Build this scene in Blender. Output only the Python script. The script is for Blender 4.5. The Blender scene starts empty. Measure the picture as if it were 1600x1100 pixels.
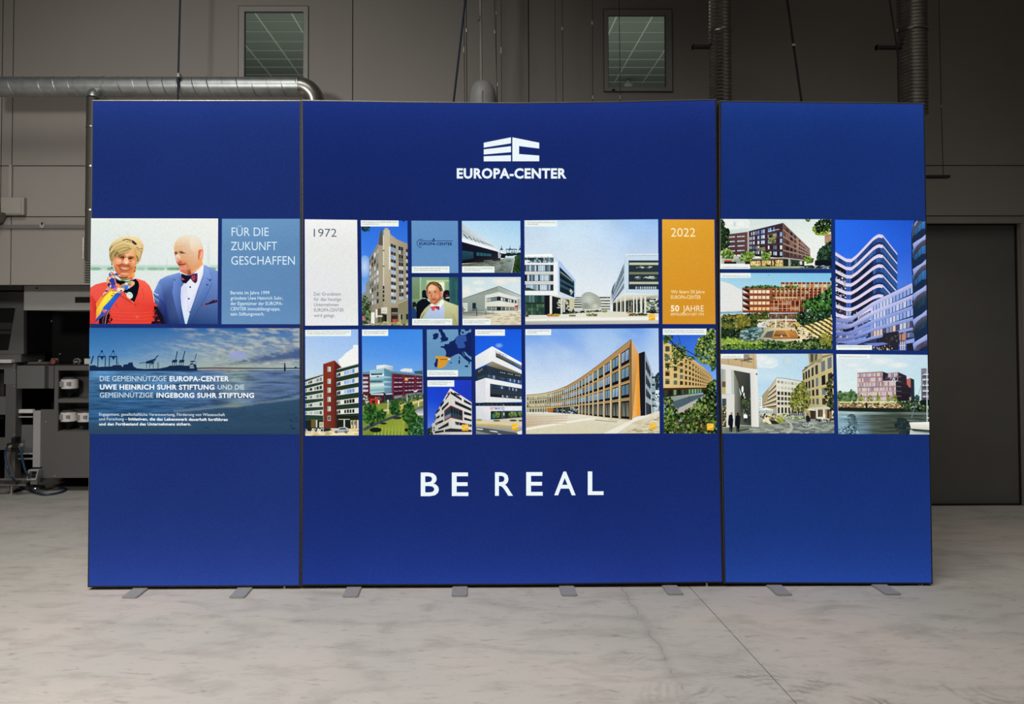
import bpy, bmesh, math, random
from mathutils import Vector, Matrix, noise as mnoise

scene = bpy.context.scene
COL = scene.collection

# ---------------------------------------------------------------- camera
F_PX = 1200.0
YAW, PITCH, ROLL = 0.00885, 0.02375, -0.00217
PX, PY = 755.8, 477.8
CAM = Vector((0, 0, 1.6))
_cy, _sy, _cp, _sp = math.cos(YAW), math.sin(YAW), math.cos(PITCH), math.sin(PITCH)
FW = Vector((_sy*_cp, _cy*_cp, _sp))
_R = Vector((_cy, -_sy, 0)); _U = _R.cross(FW)
RT = _R*math.cos(ROLL) + _U*math.sin(ROLL)
UP = _U*math.cos(ROLL) - _R*math.sin(ROLL)
cd = bpy.data.cameras.new('camera'); cam = bpy.data.objects.new('camera', cd); COL.objects.link(cam)
cd.sensor_width = 36.0; cd.lens = F_PX/1600*36
cd.shift_x = (800-PX)/1600; cd.shift_y = -(550-PY)/1600
cd.clip_start = 0.05; cd.clip_end = 100
m = Matrix.Identity(4)
for i in range(3):
    m[i][0] = RT[i]; m[i][1] = UP[i]; m[i][2] = -FW[i]; m[i][3] = CAM[i]
cam.matrix_world = m
scene.camera = cam

# ---------------------------------------------------------------- world, exposure, lights
w = bpy.data.worlds.new('world'); scene.world = w; w.use_nodes = True
w.node_tree.nodes['Background'].inputs[0].default_value = (0.9, 0.95, 1.0, 1)
w.node_tree.nodes['Background'].inputs[1].default_value = 0.03
scene.view_settings.view_transform = 'Standard'
scene.view_settings.look = 'None'
scene.view_settings.exposure = 0.0
scene.view_settings.gamma = 1.0
scene.view_settings.use_curve_mapping = False

def area(name, loc, target, sx, sy, power, col=(1, 0.955, 0.9), spread=180):
    d = bpy.data.lights.new(name, 'AREA'); d.shape = 'RECTANGLE'; d.size = sx; d.size_y = sy
    d.energy = power; d.color = col; d.spread = math.radians(spread)
    o = bpy.data.objects.new(name, d); COL.objects.link(o); o.location = loc
    o.rotation_euler = (Vector(target)-Vector(loc)).to_track_quat('-Z', 'Y').to_euler()
    return o
def spot(name, loc, target, power, angle, blend, radius=0.3, col=(1, 0.98, 0.95)):
    d = bpy.data.lights.new(name, 'SPOT'); d.energy = power; d.spot_size = math.radians(angle); d.spot_blend = blend
    d.shadow_soft_size = radius; d.color = col
    o = bpy.data.objects.new(name, d); COL.objects.link(o); o.location = loc
    o.rotation_euler = (Vector(target)-Vector(loc)).to_track_quat('-Z', 'Y').to_euler()
    return o
area('hall_lamp_front', (-1.9, 1.0, 6.9), (-1.5, 1.6, 0), 4.0, 3.0, 330, spread=120, col=(1, 0.98, 0.955))
spot('wall_fill_spot', (-3.0, 0.2, 3.5), (-2.2, 6.7, 2.2), 505, 68, 1.0)  # added spot, its cone shaped to brighten the lower left wall; no known fixture
area('left_floor_fill', (-3.6, 2.4, 5.6), (-2.9, 3.2, 0), 1.6, 1.6, 30, spread=85, col=(1, 0.98, 0.955))  # added fill light that lifts the floor at the left
area('hall_lamp_right', (3.4, 3.6, 6.9), (3.0, 4.4, 0), 2.0, 2.0, 26, spread=75)
area('office_lamp', (-0.2, 8.3, 3.4), (-0.2, 8.4, 5), 6.0, 2.0, 30, (0.93, 1, 0.93))

# ---------------------------------------------------------------- pixel -> place
def ray(x, y):
    return (FW + RT*((x-PX)/F_PX) - UP*((y-PY)/F_PX))
def at(x, y, Y):
    r = ray(x, y); return CAM + r*(Y/r.y)
def onz(x, y, z=0.0):
    r = ray(x, y); return CAM + r*((z-CAM.z)/r.z)
D = 4.690      # front plane of the light boxes
DW = 6.713     # front plane of the hall wall

# ---------------------------------------------------------------- materials
def srgb(h):
    if not isinstance(h, str): return tuple(h)
    o = []
    for i in (0, 2, 4):
        c = int(h[i:i+2], 16)/255
        o.append(c/12.92 if c <= 0.04045 else ((c+0.055)/1.055)**2.4)
    return tuple(o)
def mat(name, hexc, rough=0.6, metal=0.0, spec=0.5, noise=0.0, nscale=20, bump=0.0, brush=None, em=0):
    M = bpy.data.materials.new(name); M.use_nodes = True
    nt = M.node_tree; b = nt.nodes['Principled BSDF']
    c = srgb(hexc)
    b.inputs['Base Color'].default_value = (*c, 1)
    b.inputs['Roughness'].default_value = rough; b.inputs['Metallic'].default_value = metal
    b.inputs['Specular IOR Level'].default_value = spec
    if em:
        b.inputs['Emission Color'].default_value = (*c, 1); b.inputs['Emission Strength'].default_value = em
    if noise or bump:
        tc = nt.nodes.new('ShaderNodeTexCoord'); nz = nt.nodes.new('ShaderNodeTexNoise')
        nz.inputs['Scale'].default_value = nscale; nz.inputs['Detail'].default_value = 6
        src = tc.outputs['Object']
        if brush:
            mp = nt.nodes.new('ShaderNodeMapping'); mp.inputs['Scale'].default_value = brush
            nt.links.new(src, mp.inputs[0]); src = mp.outputs[0]
        nt.links.new(src, nz.inputs['Vector'])
        if noise:
            r = nt.nodes.new('ShaderNodeValToRGB')
            r.color_ramp.elements[0].position = 0.3; r.color_ramp.elements[1].position = 0.7
            r.color_ramp.elements[0].color = (*[v*(1-noise) for v in c], 1)
            r.color_ramp.elements[1].color = (*[min(1, v*(1+noise)) for v in c], 1)
            nt.links.new(nz.outputs['Fac'], r.inputs[0]); nt.links.new(r.outputs[0], b.inputs['Base Color'])
        if bump:
            bp = nt.nodes.new('ShaderNodeBump'); bp.inputs['Strength'].default_value = bump
            bp.inputs['Distance'].default_value = 0.01
            nt.links.new(nz.outputs['Fac'], bp.inputs['Height']); nt.links.new(bp.outputs[0], b.inputs['Normal'])
    return M
M = {}
M['wall'] = mat('painted_wall_panel', '8f8981', 0.75, noise=0.03, nscale=1.2)
M['joint'] = mat('dark_joint', '2b2926', 0.9, noise=0.05)
M['trunk'] = mat('grey_trunking', '6a6660', 0.6, noise=0.03)
M['trunk_light'] = mat('pale_trunking', '9a948b', 0.6, noise=0.03)
M['gate'] = mat('dark_gate', '62605a', 0.7, noise=0.06, nscale=3)
M['gate_frame'] = mat('gate_frame', '8a867f', 0.6, noise=0.03)
M['winframe'] = mat('window_frame_grey', '8f8b84', 0.5, noise=0.03)
M['galv'] = mat('galvanised_steel', 'a5a8a6', 0.42, 0.85, noise=0.15, nscale=14)
M['galv_dark'] = mat('dull_steel', '94918a', 0.3, 0.85, noise=0.15, nscale=14)
M['drop'] = mat('dark_pipe_paint', '3f3d36', 0.6, 0.2, noise=0.1)
M['hood'] = mat('grey_moulded_plastic', '8b8a86', 0.5, noise=0.05)
M['alu'] = mat('aluminium_profile', 'b9b4ae', 0.35, 0.6, noise=0.08, nscale=30)
M['shaded_rail'] = mat('aluminium_profile_shaded', '4e4a4a', 0.55, 0.0, noise=0.08, nscale=30)  # frame aluminium with shade put into its colour, for sides and bottom
M['bead'] = mat('glazing_bead', '3f3d39', 0.6, noise=0.05)
M['gasket'] = mat('black_gasket', '0a0d1c', 0.7, noise=0.05)
M['foot'] = mat('grey_foot_plate', '94928d', 0.45, 0.2, noise=0.05, nscale=30)
M['black'] = mat('black_plastic', '0b0b0b', 0.6, noise=0.1)
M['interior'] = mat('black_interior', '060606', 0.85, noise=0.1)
M['cable_blue'] = mat('navy_cable', '1c2436', 0.7, noise=0.1)
M['wire'] = mat('thin_wire', '3a3733', 0.6, 0.3, noise=0.1)
M['cable_black'] = mat('black_cable', '080808', 0.7, noise=0.1)
M['machine_light'] = mat('machine_panel_grey', 'a09f9c', 0.55, noise=0.03)
M['machine_mid'] = mat('machine_housing_grey', '676664', 0.55, noise=0.03)
M['machine_dark'] = mat('machine_cabinet_grey', '5c5a57', 0.55, noise=0.03)
M['label'] = mat('white_label', 'd9d4cf', 0.6, noise=0.03)
M['print_grey'] = mat('grey_print', '8a8784', 0.7, noise=0.05)
M['chrome'] = mat('chrome', 'c9c9c6', 0.15, 0.95, noise=0.03)
M['hose'] = mat('blue_hose', '22364e', 0.4, noise=0.1)
M['knob'] = mat('red_brown_knob', '7a4a3c', 0.4, noise=0.05)
M['beige'] = mat('beige_plate', '93805c', 0.6, noise=0.05)
M['funnel'] = mat('black_funnel', '0c0c0c', 0.35, noise=0.1)
M['clearplast'] = mat('smoky_plastic', '4a4845', 0.3, noise=0.15)
M['office_wall'] = mat('office_wall', '8d918a', 0.8, noise=0.03)
M['tile'] = mat('mineral_ceiling_tile', '8a8e86', 0.85, noise=0.05, nscale=40)
M['tbar'] = mat('white_tee_bar', 'd5d8d0', 0.6, noise=0.02)
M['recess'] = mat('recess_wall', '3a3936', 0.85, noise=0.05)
M['hall_ceiling'] = mat('hall_ceiling', '5a5955', 0.85, noise=0.05)
M['white_plastic'] = mat('white_plastic', 'cfcac4', 0.4, noise=0.03)
# glass
g = bpy.data.materials.new('window_glass'); g.use_nodes = True; nt = g.node_tree; nt.nodes.clear()
o_ = nt.nodes.new('ShaderNodeOutputMaterial'); mx = nt.nodes.new('ShaderNodeMixShader')
tr = nt.nodes.new('ShaderNodeBsdfTransparent'); gl = nt.nodes.new('ShaderNodeBsdfGlossy'); fr = nt.nodes.new('ShaderNodeFresnel')
gl.inputs['Roughness'].default_value = 0.02; tr.inputs[0].default_value = (0.93, 0.96, 0.94, 1); fr.inputs[0].default_value = 1.45
nt.links.new(fr.outputs[0], mx.inputs[0]); nt.links.new(tr.outputs[0], mx.inputs[1]); nt.links.new(gl.outputs[0], mx.inputs[2]); nt.links.new(mx.outputs[0], o_.inputs[0])
M['glass'] = g

# ---------------------------------------------------------------- object helpers
WLOC = {}
def link(name, data, wloc, parent=None):
    o = bpy.data.objects.new(name, data); COL.objects.link(o)
    wloc = Vector(wloc)
    if parent is not None:
        o.parent = parent; o.location = wloc - WLOC[parent.name]
    else:
        o.location = wloc
    WLOC[o.name] = wloc
    return o
def tag(o, label=None, cat=None, group=None, kind=None):
    if label: o['label'] = label
    if cat: o['category'] = cat
    if group: o['group'] = group
    if kind: o['kind'] = kind
    return o
def thing(name, loc, label, cat, group=None):
    return tag(link(name, None, loc), label, cat, group)
class MB:
    """collects world-space geometry and links it as one mesh object"""
    def __init__(s): s.v = []; s.f = []; s.smooth = False
    def add(s, vs, fs):
        n = len(s.v); s.v += [Vector(v) for v in vs]; s.f += [tuple(i+n for i in f) for f in fs]; return s
    def box(s, a, b, bev=0.0):
        x0, y0, z0 = a; x1, y1, z1 = b
        if x0 > x1: x0, x1 = x1, x0
        if y0 > y1: y0, y1 = y1, y0
        if z0 > z1: z0, z1 = z1, z0
        if bev <= 0:
            s.add([(x0,y0,z0),(x1,y0,z0),(x1,y1,z0),(x0,y1,z0),(x0,y0,z1),(x1,y0,z1),(x1,y1,z1),(x0,y1,z1)],
                  [(0,3,2,1),(4,5,6,7),(0,1,5,4),(1,2,6,5),(2,3,7,6),(3,0,4,7)])
        else:
            bm = bmesh.new(); bmesh.ops.create_cube(bm, size=1)
            for v in bm.verts:
                v.co = Vector(((x0+x1)/2+v.co.x*(x1-x0), (y0+y1)/2+v.co.y*(y1-y0), (z0+z1)/2+v.co.z*(z1-z0)))
            bmesh.ops.bevel(bm, geom=bm.edges[:], offset=bev, segments=2, affect='EDGES', profile=0.5)
            s.addbm(bm)
        return s
    def addbm(s, bm):
        bm.verts.index_update()
        s.add([v.co.copy() for v in bm.verts], [tuple(v.index for v in f.verts) for f in bm.faces]); bm.free(); return s
    def prism(s, pts, y0, y1):
        """outline in x,z extruded from y0 to y1"""
        n = len(pts)
        s.add([(p[0], y0, p[1]) for p in pts]+[(p[0], y1, p[1]) for p in pts],
              [tuple(range(n)), tuple(range(2*n-1, n-1, -1))]+[(i, i+n, (i+1) % n+n, (i+1) % n) for i in range(n)])
        return s
    def slab(s, pts, z0, z1):
        n = len(pts)
        s.add([(p[0], p[1], z0) for p in pts]+[(p[0], p[1], z1) for p in pts],
              [tuple(range(n-1, -1, -1)), tuple(range(n, 2*n))]+[(i, (i+1) % n, (i+1) % n+n, i+n) for i in range(n)])
        return s
    def tube(s, pts, r, seg=10, cap=True):
        pts = [Vector(p) for p in pts]; n = len(pts)
        rr = r if isinstance(r, (list, tuple)) else [r]*n
        up = None; base = len(s.v)
        for i, p in enumerate(pts):
            t = (pts[min(i+1, n-1)]-pts[max(i-1, 0)])
            t = t.normalized() if t.length > 1e-9 else Vector((0, 0, 1))
            if up is None:
                up = Vector((0, 1, 0)) if abs(t.y) < 0.9 else Vector((1, 0, 0))
            a = (up - t*up.dot(t)).normalized(); b = t.cross(a); up = a
            for k in range(seg):
                an = 2*math.pi*k/seg
                s.v.append(p + a*math.cos(an)*rr[i] + b*math.sin(an)*rr[i])
        for i in range(n-1):
            for k in range(seg):
                a0 = base+i*seg+k; a1 = base+i*seg+(k+1) % seg
                s.f.append((a0, a1, a1+seg, a0+seg))
        if cap:
            s.f.append(tuple(base+k for k in range(seg-1, -1, -1)))
            s.f.append(tuple(base+(n-1)*seg+k for k in range(seg)))
        s.smooth = True
        return s
    def build(s, name, m, parent=None, loc=None, smooth=None):
        if loc is None:
            lo = Vector([min(v[i] for v in s.v) for i in range(3)]); hi = Vector([max(v[i] for v in s.v) for i in range(3)])
            loc = Vector(((lo.x+hi.x)/2, (lo.y+hi.y)/2, lo.z))
        loc = Vector(loc)
        me = bpy.data.meshes.new(name); me.from_pydata([v-loc for v in s.v], [], s.f); me.update()
        bm = bmesh.new(); bm.from_mesh(me); bmesh.ops.recalc_face_normals(bm, faces=bm.faces[:]); bm.to_mesh(me); bm.free()
        if m is not None: me.materials.append(m)
        if (s.smooth if smooth is None else smooth):
            for p in me.polygons: p.use_smooth = len(p.vertices) == 4
            me.set_sharp_from_angle(angle=math.radians(50))
        return link(name, me, loc, parent)
def pbox(x0, y0, x1, y1, Y, depth, bev=0.0, mb=None):
    """box whose front face fills the given rectangle of the photo at distance Y"""
    a = at(x0, y0, Y); b = at(x1, y1, Y); c = at(x0, y1, Y); d = at(x1, y0, Y)
    mb = mb or MB()
    return mb.box(((a.x+c.x)/2, Y, (b.z+c.z)/2), ((b.x+d.x)/2, Y+depth, (a.z+d.z)/2), bev)
def lathe(mb, c, prof, seg=20, axis='z'):
    """prof: list of (r, h) around the vertical axis through c"""
    base = len(mb.v); n = len(prof)
    for r, h in prof:
        for k in range(seg):
            an = 2*math.pi*k/seg
            if axis == 'z': mb.v.append(Vector((c[0]+r*math.cos(an), c[1]+r*math.sin(an), c[2]+h)))
            else: mb.v.append(Vector((c[0]+r*math.cos(an), c[1]+h, c[2]+r*math.sin(an))))
    for i in range(n-1):
        for k in range(seg):
            a0 = base+i*seg+k; a1 = base+i*seg+(k+1) % seg
            mb.f.append((a0, a1, a1+seg, a0+seg))
    mb.f.append(tuple(base+k for k in range(seg))); mb.f.append(tuple(base+(n-1)*seg+k for k in range(seg)))
    mb.smooth = True
    return mb
def cells(x0, x1, z0, z1, holes):
    """rectangle minus rectangular holes, as a list of rectangles"""
    xs = sorted({x0, x1, *[min(max(h[i], x0), x1) for h in holes for i in (0, 1)]})
    out = []
    for a, b in zip(xs, xs[1:]):
        if b-a < 1e-6: continue
        mid = (a+b)/2; cuts = sorted([(h[2], h[3]) for h in holes if h[0] < mid < h[1]])
        z = z0
        for c, d in cuts:
            c = min(max(c, z0), z1); d = min(d, z1)
            if c > z: out.append((a, b, z, c))
            if d > z: z = d
        if z < z1: out.append((a, b, z, z1))
    return out
# ================================================================ SETTING
def wx(x, y=300): return at(x, y, DW).x
def wz(y, x=300): return at(x, y, DW).z
# ---- floor: two slabs with a cut joint between them
fm = bpy.data.materials.new('polished_concrete'); fm.use_nodes = True; nt = fm.node_tree; N = nt.nodes; L = nt.links
b = N['Principled BSDF']; tc = N.new('ShaderNodeNewGeometry'); pos = tc.outputs['Position']
def nd(t, **k):
    n = N.new(t)
    for a, v in k.items(): n.inputs[a].default_value = v
    return n
def math_(op, a, b_=None, c=None):
    n = N.new('ShaderNodeMath'); n.operation = op
    for i, v in enumerate((a, b_, c)):
        if v is None: continue
        if isinstance(v, (int, float)): n.inputs[i].default_value = v
        else: L.new(v, n.inputs[i])
    return n.outputs[0]
def noise_(scale, detail=6, rough=0.6, dist=0.0, mapping=None):
    n = nd('ShaderNodeTexNoise', Scale=scale, Detail=detail, Roughness=rough, Distortion=dist)
    if mapping:
        mp = N.new('ShaderNodeMapping'); mp.inputs['Scale'].default_value = mapping; L.new(pos, mp.inputs[0]); L.new(mp.outputs[0], n.inputs['Vector'])
    else: L.new(pos, n.inputs['Vector'])
    return n.outputs['Fac']
def ramp(fac, stops):
    r = N.new('ShaderNodeValToRGB'); cr = r.color_ramp
    while len(cr.elements) < len(stops): cr.elements.new(0.5)
    for e, (p, c) in zip(cr.elements, stops):
        e.position = p; e.color = (*srgb(c), 1)
    L.new(fac, r.inputs[0]); return r.outputs[0]
def mixc(fac, a, b_, mode='MIX'):
    n = N.new('ShaderNodeMix'); n.data_type = 'RGBA'; n.blend_type = mode
    if isinstance(fac, (int, float)): n.inputs[0].default_value = fac
    else: L.new(fac, n.inputs[0])
    for i, v in ((6, a), (7, b_)):
        if isinstance(v, str): n.inputs[i].default_value = (*srgb(v), 1)
        else: L.new(v, n.inputs[i])
    return n.outputs[2]
big = ramp(noise_(0.8, 4, 0.55, 0.3), [(0.35, '9f9c95'), (0.52, 'a8a39c'), (0.70, 'b1a79f')])
mid = ramp(noise_(3.6, 9, 0.66, 0.35, (0.8, 1.7, 1)), [(0.32, 'b4b2ac'), (0.52, 'ffffff'), (0.70, 'ffffff')])
c1 = mixc(0.42, big, mid, 'MULTIPLY')
dark = ramp(noise_(11, 9, 0.72, 0.5, (0.7, 2.4, 1)), [(0.33, '94928b'), (0.43, 'ffffff')])
c2 = mixc(0.45, c1, dark, 'MULTIPLY')
lite = ramp(noise_(7, 9, 0.72, 0.5, (0.7, 2.2, 1)), [(0.56, '000000'), (0.72, '2e2b27')])
c3 = mixc(0.55, c2, lite, 'ADD')
speck = ramp(noise_(60, 3, 0.6), [(0.24, '75736c'), (0.30, 'ffffff')])
c3 = mixc(0.6, c3, speck, 'MULTIPLY')
# old crack: a wandering stained line
ca, cb = onz(973, 918), onz(1080, 1100)
sep = N.new('ShaderNodeSeparateXYZ'); L.new(pos, sep.inputs[0])
slope = (cb.x-ca.x)/(cb.y-ca.y)
lx = math_('MULTIPLY_ADD', sep.outputs[1], slope, ca.x-slope*ca.y)
wob = math_('MULTIPLY', math_('SUBTRACT', noise_(5, 4, 0.6), 0.5), 0.10)
dist = math_('ABSOLUTE', math_('SUBTRACT', math_('ADD', sep.outputs[0], wob), lx))
crk = math_('MULTIPLY', math_('LESS_THAN', dist, 0.005), math_('GREATER_THAN', noise_(3.2, 3), 0.47))
soft = N.new('ShaderNodeMapRange'); L.new(dist, soft.inputs[0])
for i, v in enumerate((0.0, 0.05, 0.34, 0.0)): soft.inputs[i+1].default_value = v
c4 = mixc(math_('MULTIPLY', soft.outputs[0], math_('MULTIPLY', noise_(2.2, 3), 1.2)), c3, '6e6b65')
c4 = mixc(math_('MULTIPLY', crk, 0.22), c4, '57544f')
# trowel swirls
def swirl(col, cx, cy, r0, r1, freq, amt, hl=None):
    v = N.new('ShaderNodeVectorMath'); v.operation = 'DISTANCE'; L.new(pos, v.inputs[0]); v.inputs[1].default_value = (cx, cy, 0)
    d = math_('ADD', v.outputs['Value'], math_('MULTIPLY', noise_(2.5, 6, 0.7), 0.20))
    s_ = math_('MULTIPLY_ADD', math_('SINE', math_('MULTIPLY', d, freq)), 0.5, 0.5)
    mk = math_('MULTIPLY', math_('GREATER_THAN', d, r0), math_('LESS_THAN', d, r1))
    nz = ramp(noise_(3.0, 3), [(0.48, '000000'), (0.62, 'ffffff')])
    return mixc(math_('MULTIPLY', math_('MULTIPLY', mk, s_), math_('MULTIPLY', nz, amt)), col, '77736c')
s1 = onz(1270, 1150); s2 = onz(1560, 1075); s3 = onz(1130, 1090); s4 = onz(1330, 1075)
c5 = swirl(c4, s1.x, s1.y, 0.28, 0.62, 150, 0.75)
c5 = swirl(c5, s2.x, s2.y, 0.10, 0.36, 120, 0.55)
c5 = swirl(c5, s3.x, s3.y, 0.30, 0.60, 170, 0.30)
c5 = swirl(c5, s4.x, s4.y, 0.06, 0.24, 110, 0.34)
L.new(c5, b.inputs['Base Color'])
rg = N.new('ShaderNodeMapRange'); L.new(noise_(3, 5), rg.inputs[0]); rg.inputs[3].default_value = 0.52; rg.inputs[4].default_value = 0.72
L.new(rg.outputs[0], b.inputs['Roughness']); b.inputs['Specular IOR Level'].default_value = 0.35
bp = N.new('ShaderNodeBump'); bp.inputs['Strength'].default_value = 0.12; bp.inputs['Distance'].default_value = 0.01
L.new(noise_(30, 6), bp.inputs['Height']); L.new(bp.outputs[0], b.inputs['Normal'])

j0, j1 = onz(1078, 918), onz(1245, 1100)
sl = (j1.x-j0.x)/(j1.y-j0.y)
def jx(y): return j0.x + sl*(y-j0.y)
X0, X1, Y0, Y1 = -7.5, 7.5, -3.0, 9.4
g_ = 0.0025
fl = MB().box((X0, Y0, -0.25), (X1, Y1, -0.05)).build('floor', M['joint']); tag(fl, 'polished pale concrete floor of the hall', kind='structure')
MB().slab([(X0, Y0), (jx(Y0)-g_, Y0), (jx(Y1)-g_, Y1), (X0, Y1)], -0.05, 0).build('concrete_slab', fm, fl)
MB().slab([(jx(Y0)+g_, Y0), (X1, Y0), (X1, Y1), (jx(Y1)+g_, Y1)], -0.05, 0).build('concrete_slab', fm, fl)

# ---- rear wall with a machine recess, a gate and two office windows
ZT = 7.3
w1 = (wx(382, 70), wx(474.5, 70), wz(128, 430), wz(18.5, 430))
w2 = (wx(950, 80), wx(1040, 80), wz(136.8, 1000), wz(24, 1000))
rec = (wx(-60, 600), wx(330, 600), -1.0, wz(445, 60))
gate = (wx(1172, 600), wx(1597, 600), -1.0, wz(349, 1520))
mb = MB()
grow = lambda h: (h[0]-0.14, h[1]+0.14, h[2]-0.1, h[3]+0.2)
for c in cells(X0, X1, 0.0, ZT, [grow(w1), grow(w2), rec, gate]): mb.box((c[0], DW+0.03, c[2]), (c[1], DW+0.16, c[3]))
wall = mb.build('wall_back', M['joint'], loc=(0, DW, 0)); tag(wall, 'grey panelled rear wall of the hall', kind='structure')
XR = X1
zj1, zj2 = wz(259, 300), wz(338.5, 300)
xj = [X0, wx(3, 150), wx(20, 150), wx(551, 80), wx(826, 80), XR]
gp = 0.004
def panel(x0, x1, z0, z1):
    mb = MB(); hit = False
    for c in cells(x0+gp, x1-gp, z0+gp, z1-gp, [h for h in (w1, w2, rec, gate)]):
        mb.box((c[0], DW, c[2]), (c[1], DW+0.03, c[3])); hit = True
    if hit: mb.build('wall_panel', M['wall'], wall)
for a, b_ in zip(xj, xj[1:]): panel(a, b_, zj1, ZT)
for a, b_ in ((X0, xj[1]), (xj[1], xj[2]), (xj[2], wx(826, 80)), (wx(826, 80), XR)): panel(a, b_, zj2, zj1)
for a, b_ in ((X0, wx(17, 400)), (wx(17, 400), wx(826, 400)), (wx(826, 400), XR)): panel(a, b_, 0, zj2)

# ---- machine recess behind the wall
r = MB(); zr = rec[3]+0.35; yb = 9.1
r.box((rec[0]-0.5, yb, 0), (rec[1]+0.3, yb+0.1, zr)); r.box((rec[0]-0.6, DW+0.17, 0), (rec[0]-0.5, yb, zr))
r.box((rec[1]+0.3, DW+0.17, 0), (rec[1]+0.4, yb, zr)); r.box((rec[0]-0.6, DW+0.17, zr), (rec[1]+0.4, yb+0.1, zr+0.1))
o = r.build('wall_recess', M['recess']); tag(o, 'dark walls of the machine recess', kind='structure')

# ---- large dark gate on the right
gz = wz(349, 1520)
o = link('door_1', None, ((gate[0]+gate[1])/2, DW, 0)); tag(o, 'large dark grey gate closing the right side of the hall wall', kind='structure')
MB().box((gate[0], DW+0.05, 0.012), (gate[1]-0.01, DW+0.11, gz-0.012)).build('gate_leaf', M['gate'], o)
ft = wz(341.5, 1520)
MB().box((gate[0]-0.05, DW-0.02, gz), (gate[1]+0.03, DW, ft)).build('lintel', M['gate_frame'], o)
MB().box((gate[1]+0.002, DW-0.02, 0.0), (gate[1]+0.03, DW, gz-0.002)).build('jamb', M['gate_frame'], o)
MB().box((gate[0], DW+0.02, 0.0), (gate[1]-0.01, DW+0.049, 0.011)).build('bottom_seal', M['black'], o)

# ---- windows into the office
def window(n, w, lab, outer):
    ox0, ox1, oz0, oz1 = outer
    e = link('window_%d' % n, None, ((w[0]+w[1])/2, DW, w[2])); tag(e, lab, kind='structure')
    mb = MB()
    for c in cells(ox0, ox1, oz0, oz1, [w]): mb.box((c[0], DW-0.012, c[2]), (c[1], DW-0.0005, c[3]))
    mb.build('window_frame', M['winframe'], e)
    mb = MB(); q = 0.004
    for c in cells(ox0-q, ox1+q, oz0-q, oz1+q, [outer]): mb.box((c[0], DW-0.014, c[2]), (c[1], DW-0.0005, c[3]))
    mb.build('shadow_gap_strip', M['bead'], e)  # dark strip drawn in place of the shadow gap round the frame
    mb = MB(); t = 0.0045
    for c in cells(w[0], w[1], w[2], w[3], [(w[0]+t, w[1]-t, w[2]+t, w[3]-t)]): mb.box((c[0], DW-0.004, c[2]), (c[1], DW+0.022, c[3]))
    mb.build('glazing_bead', M['bead'], e)
    MB().box((w[0]+t, DW+0.012, w[2]+t), (w[1]-t, DW+0.018, w[3]-t)).build('pane', M['glass'], e)
    MB().box((w[0]+0.03, DW-0.03, w[2]-0.03), (w[0]+0.055, DW-0.013, w[2]-0.022)).build('handle', M['black'], e)
window(1, w1, 'office window above the spiral duct, left of centre', (wx(373.5, 60), wx(481.5, 60), wz(135, 430), wz(10.5, 430)))
window(2, w2, 'office window above the middle of the light wall', (wx(943.5, 80), wx(1049.5, 80), wz(143, 1000), wz(15.5, 1000)))

# ---- office behind the windows: suspended ceiling of tiles on tee bars
ZC = 4.9; ya, yf = DW+0.16, 10.45
r = MB(); r.box((-3.6, yf, 3.2), (3.0, yf+0.1, 5.1)); r.box((-3.7, ya, 3.2), (-3.6, yf, 5.1)); r.box((3.0, ya, 3.2), (3.1, yf, 5.1)); r.box((-3.6, ya, 3.1), (3.0, yf, 3.2))
o = r.build('wall_office', M['office_wall']); tag(o, 'walls of the office behind the windows', kind='structure')
oc = MB().box((-3.6, ya, ZC+0.03), (3.0, yf, ZC+0.1)).build('ceiling_office', M['office_wall']); tag(oc, 'suspended office ceiling', kind='structure')
dx, dy = 0.385, 0.30
tile_me = None; nx_ = int(6.4/dx); ny_ = int((yf-ya-0.1)/dy)
for i in range(nx_):
    for j in range(ny_):
        cx, cy = -3.5+dx*(i+.5), yf-0.05-dy*(j+.5)
        if cy < 7.3: continue
        if not (-2.95 < cx < -1.2 or 0.8 < cx < 2.6): continue
        if tile_me is None:
            t = MB().box((cx-dx/2+.006, cy-dy/2+.006, ZC+0.004), (cx+dx/2-.006, cy+dy/2-.006, ZC+0.02)).build('ceiling_tile', M['tile'], oc)
            tile_me = t.data
        else: link('ceiling_tile', tile_me, (cx, cy, ZC+0.004), oc)
for i in range(nx_+1):
    x = -3.5+dx*i
    MB().box((x-.007, 7.0, ZC-0.004), (x+.007, yf-0.01, ZC+0.012)).build('tee_bar', M['tbar'], oc)
for j in range(ny_+1):
    y = yf-0.05-dy*j
    MB().box((-3.5, y-.005, ZC-0.003), (2.9, y+.005, ZC+0.011)).build('cross_bar', M['tbar'], oc)
p = at(981.5, 127, 10.2)
t = thing('pendant_lamp', (p.x, p.y, p.z), 'small conical lamp hanging inside the office behind the right window', 'lamp')
mb = lathe(MB(), (p.x, p.y, p.z-0.055), [(0.058, 0), (0.056, 0.01), (0.02, 0.055), (0.012, 0.07)]); mb.build('lamp_shade', M['tbar'], t)
MB().tube([(p.x, p.y, p.z+0.015), (p.x, p.y, ZC-0.005)], 0.003, 6).build('cord', M['wire'], t)

# ---- hall ceiling and side walls (outside the frame, carry the hanging things)
o = MB().box((X0, Y0, ZT), (X1, DW+0.16, ZT+0.1)).build('ceiling', M['hall_ceiling']); tag(o, 'dark hall ceiling', kind='structure')
o = MB().box((X0-0.1, Y0, 0), (X0, Y1, ZT)).build('wall_left', M['wall']); tag(o, 'left hall wall', kind='structure')
o = MB().box((X1, Y0, 0), (X1+0.1, Y1, ZT)).build('wall_right', M['wall']); tag(o, 'right hall wall', kind='structure')
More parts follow.
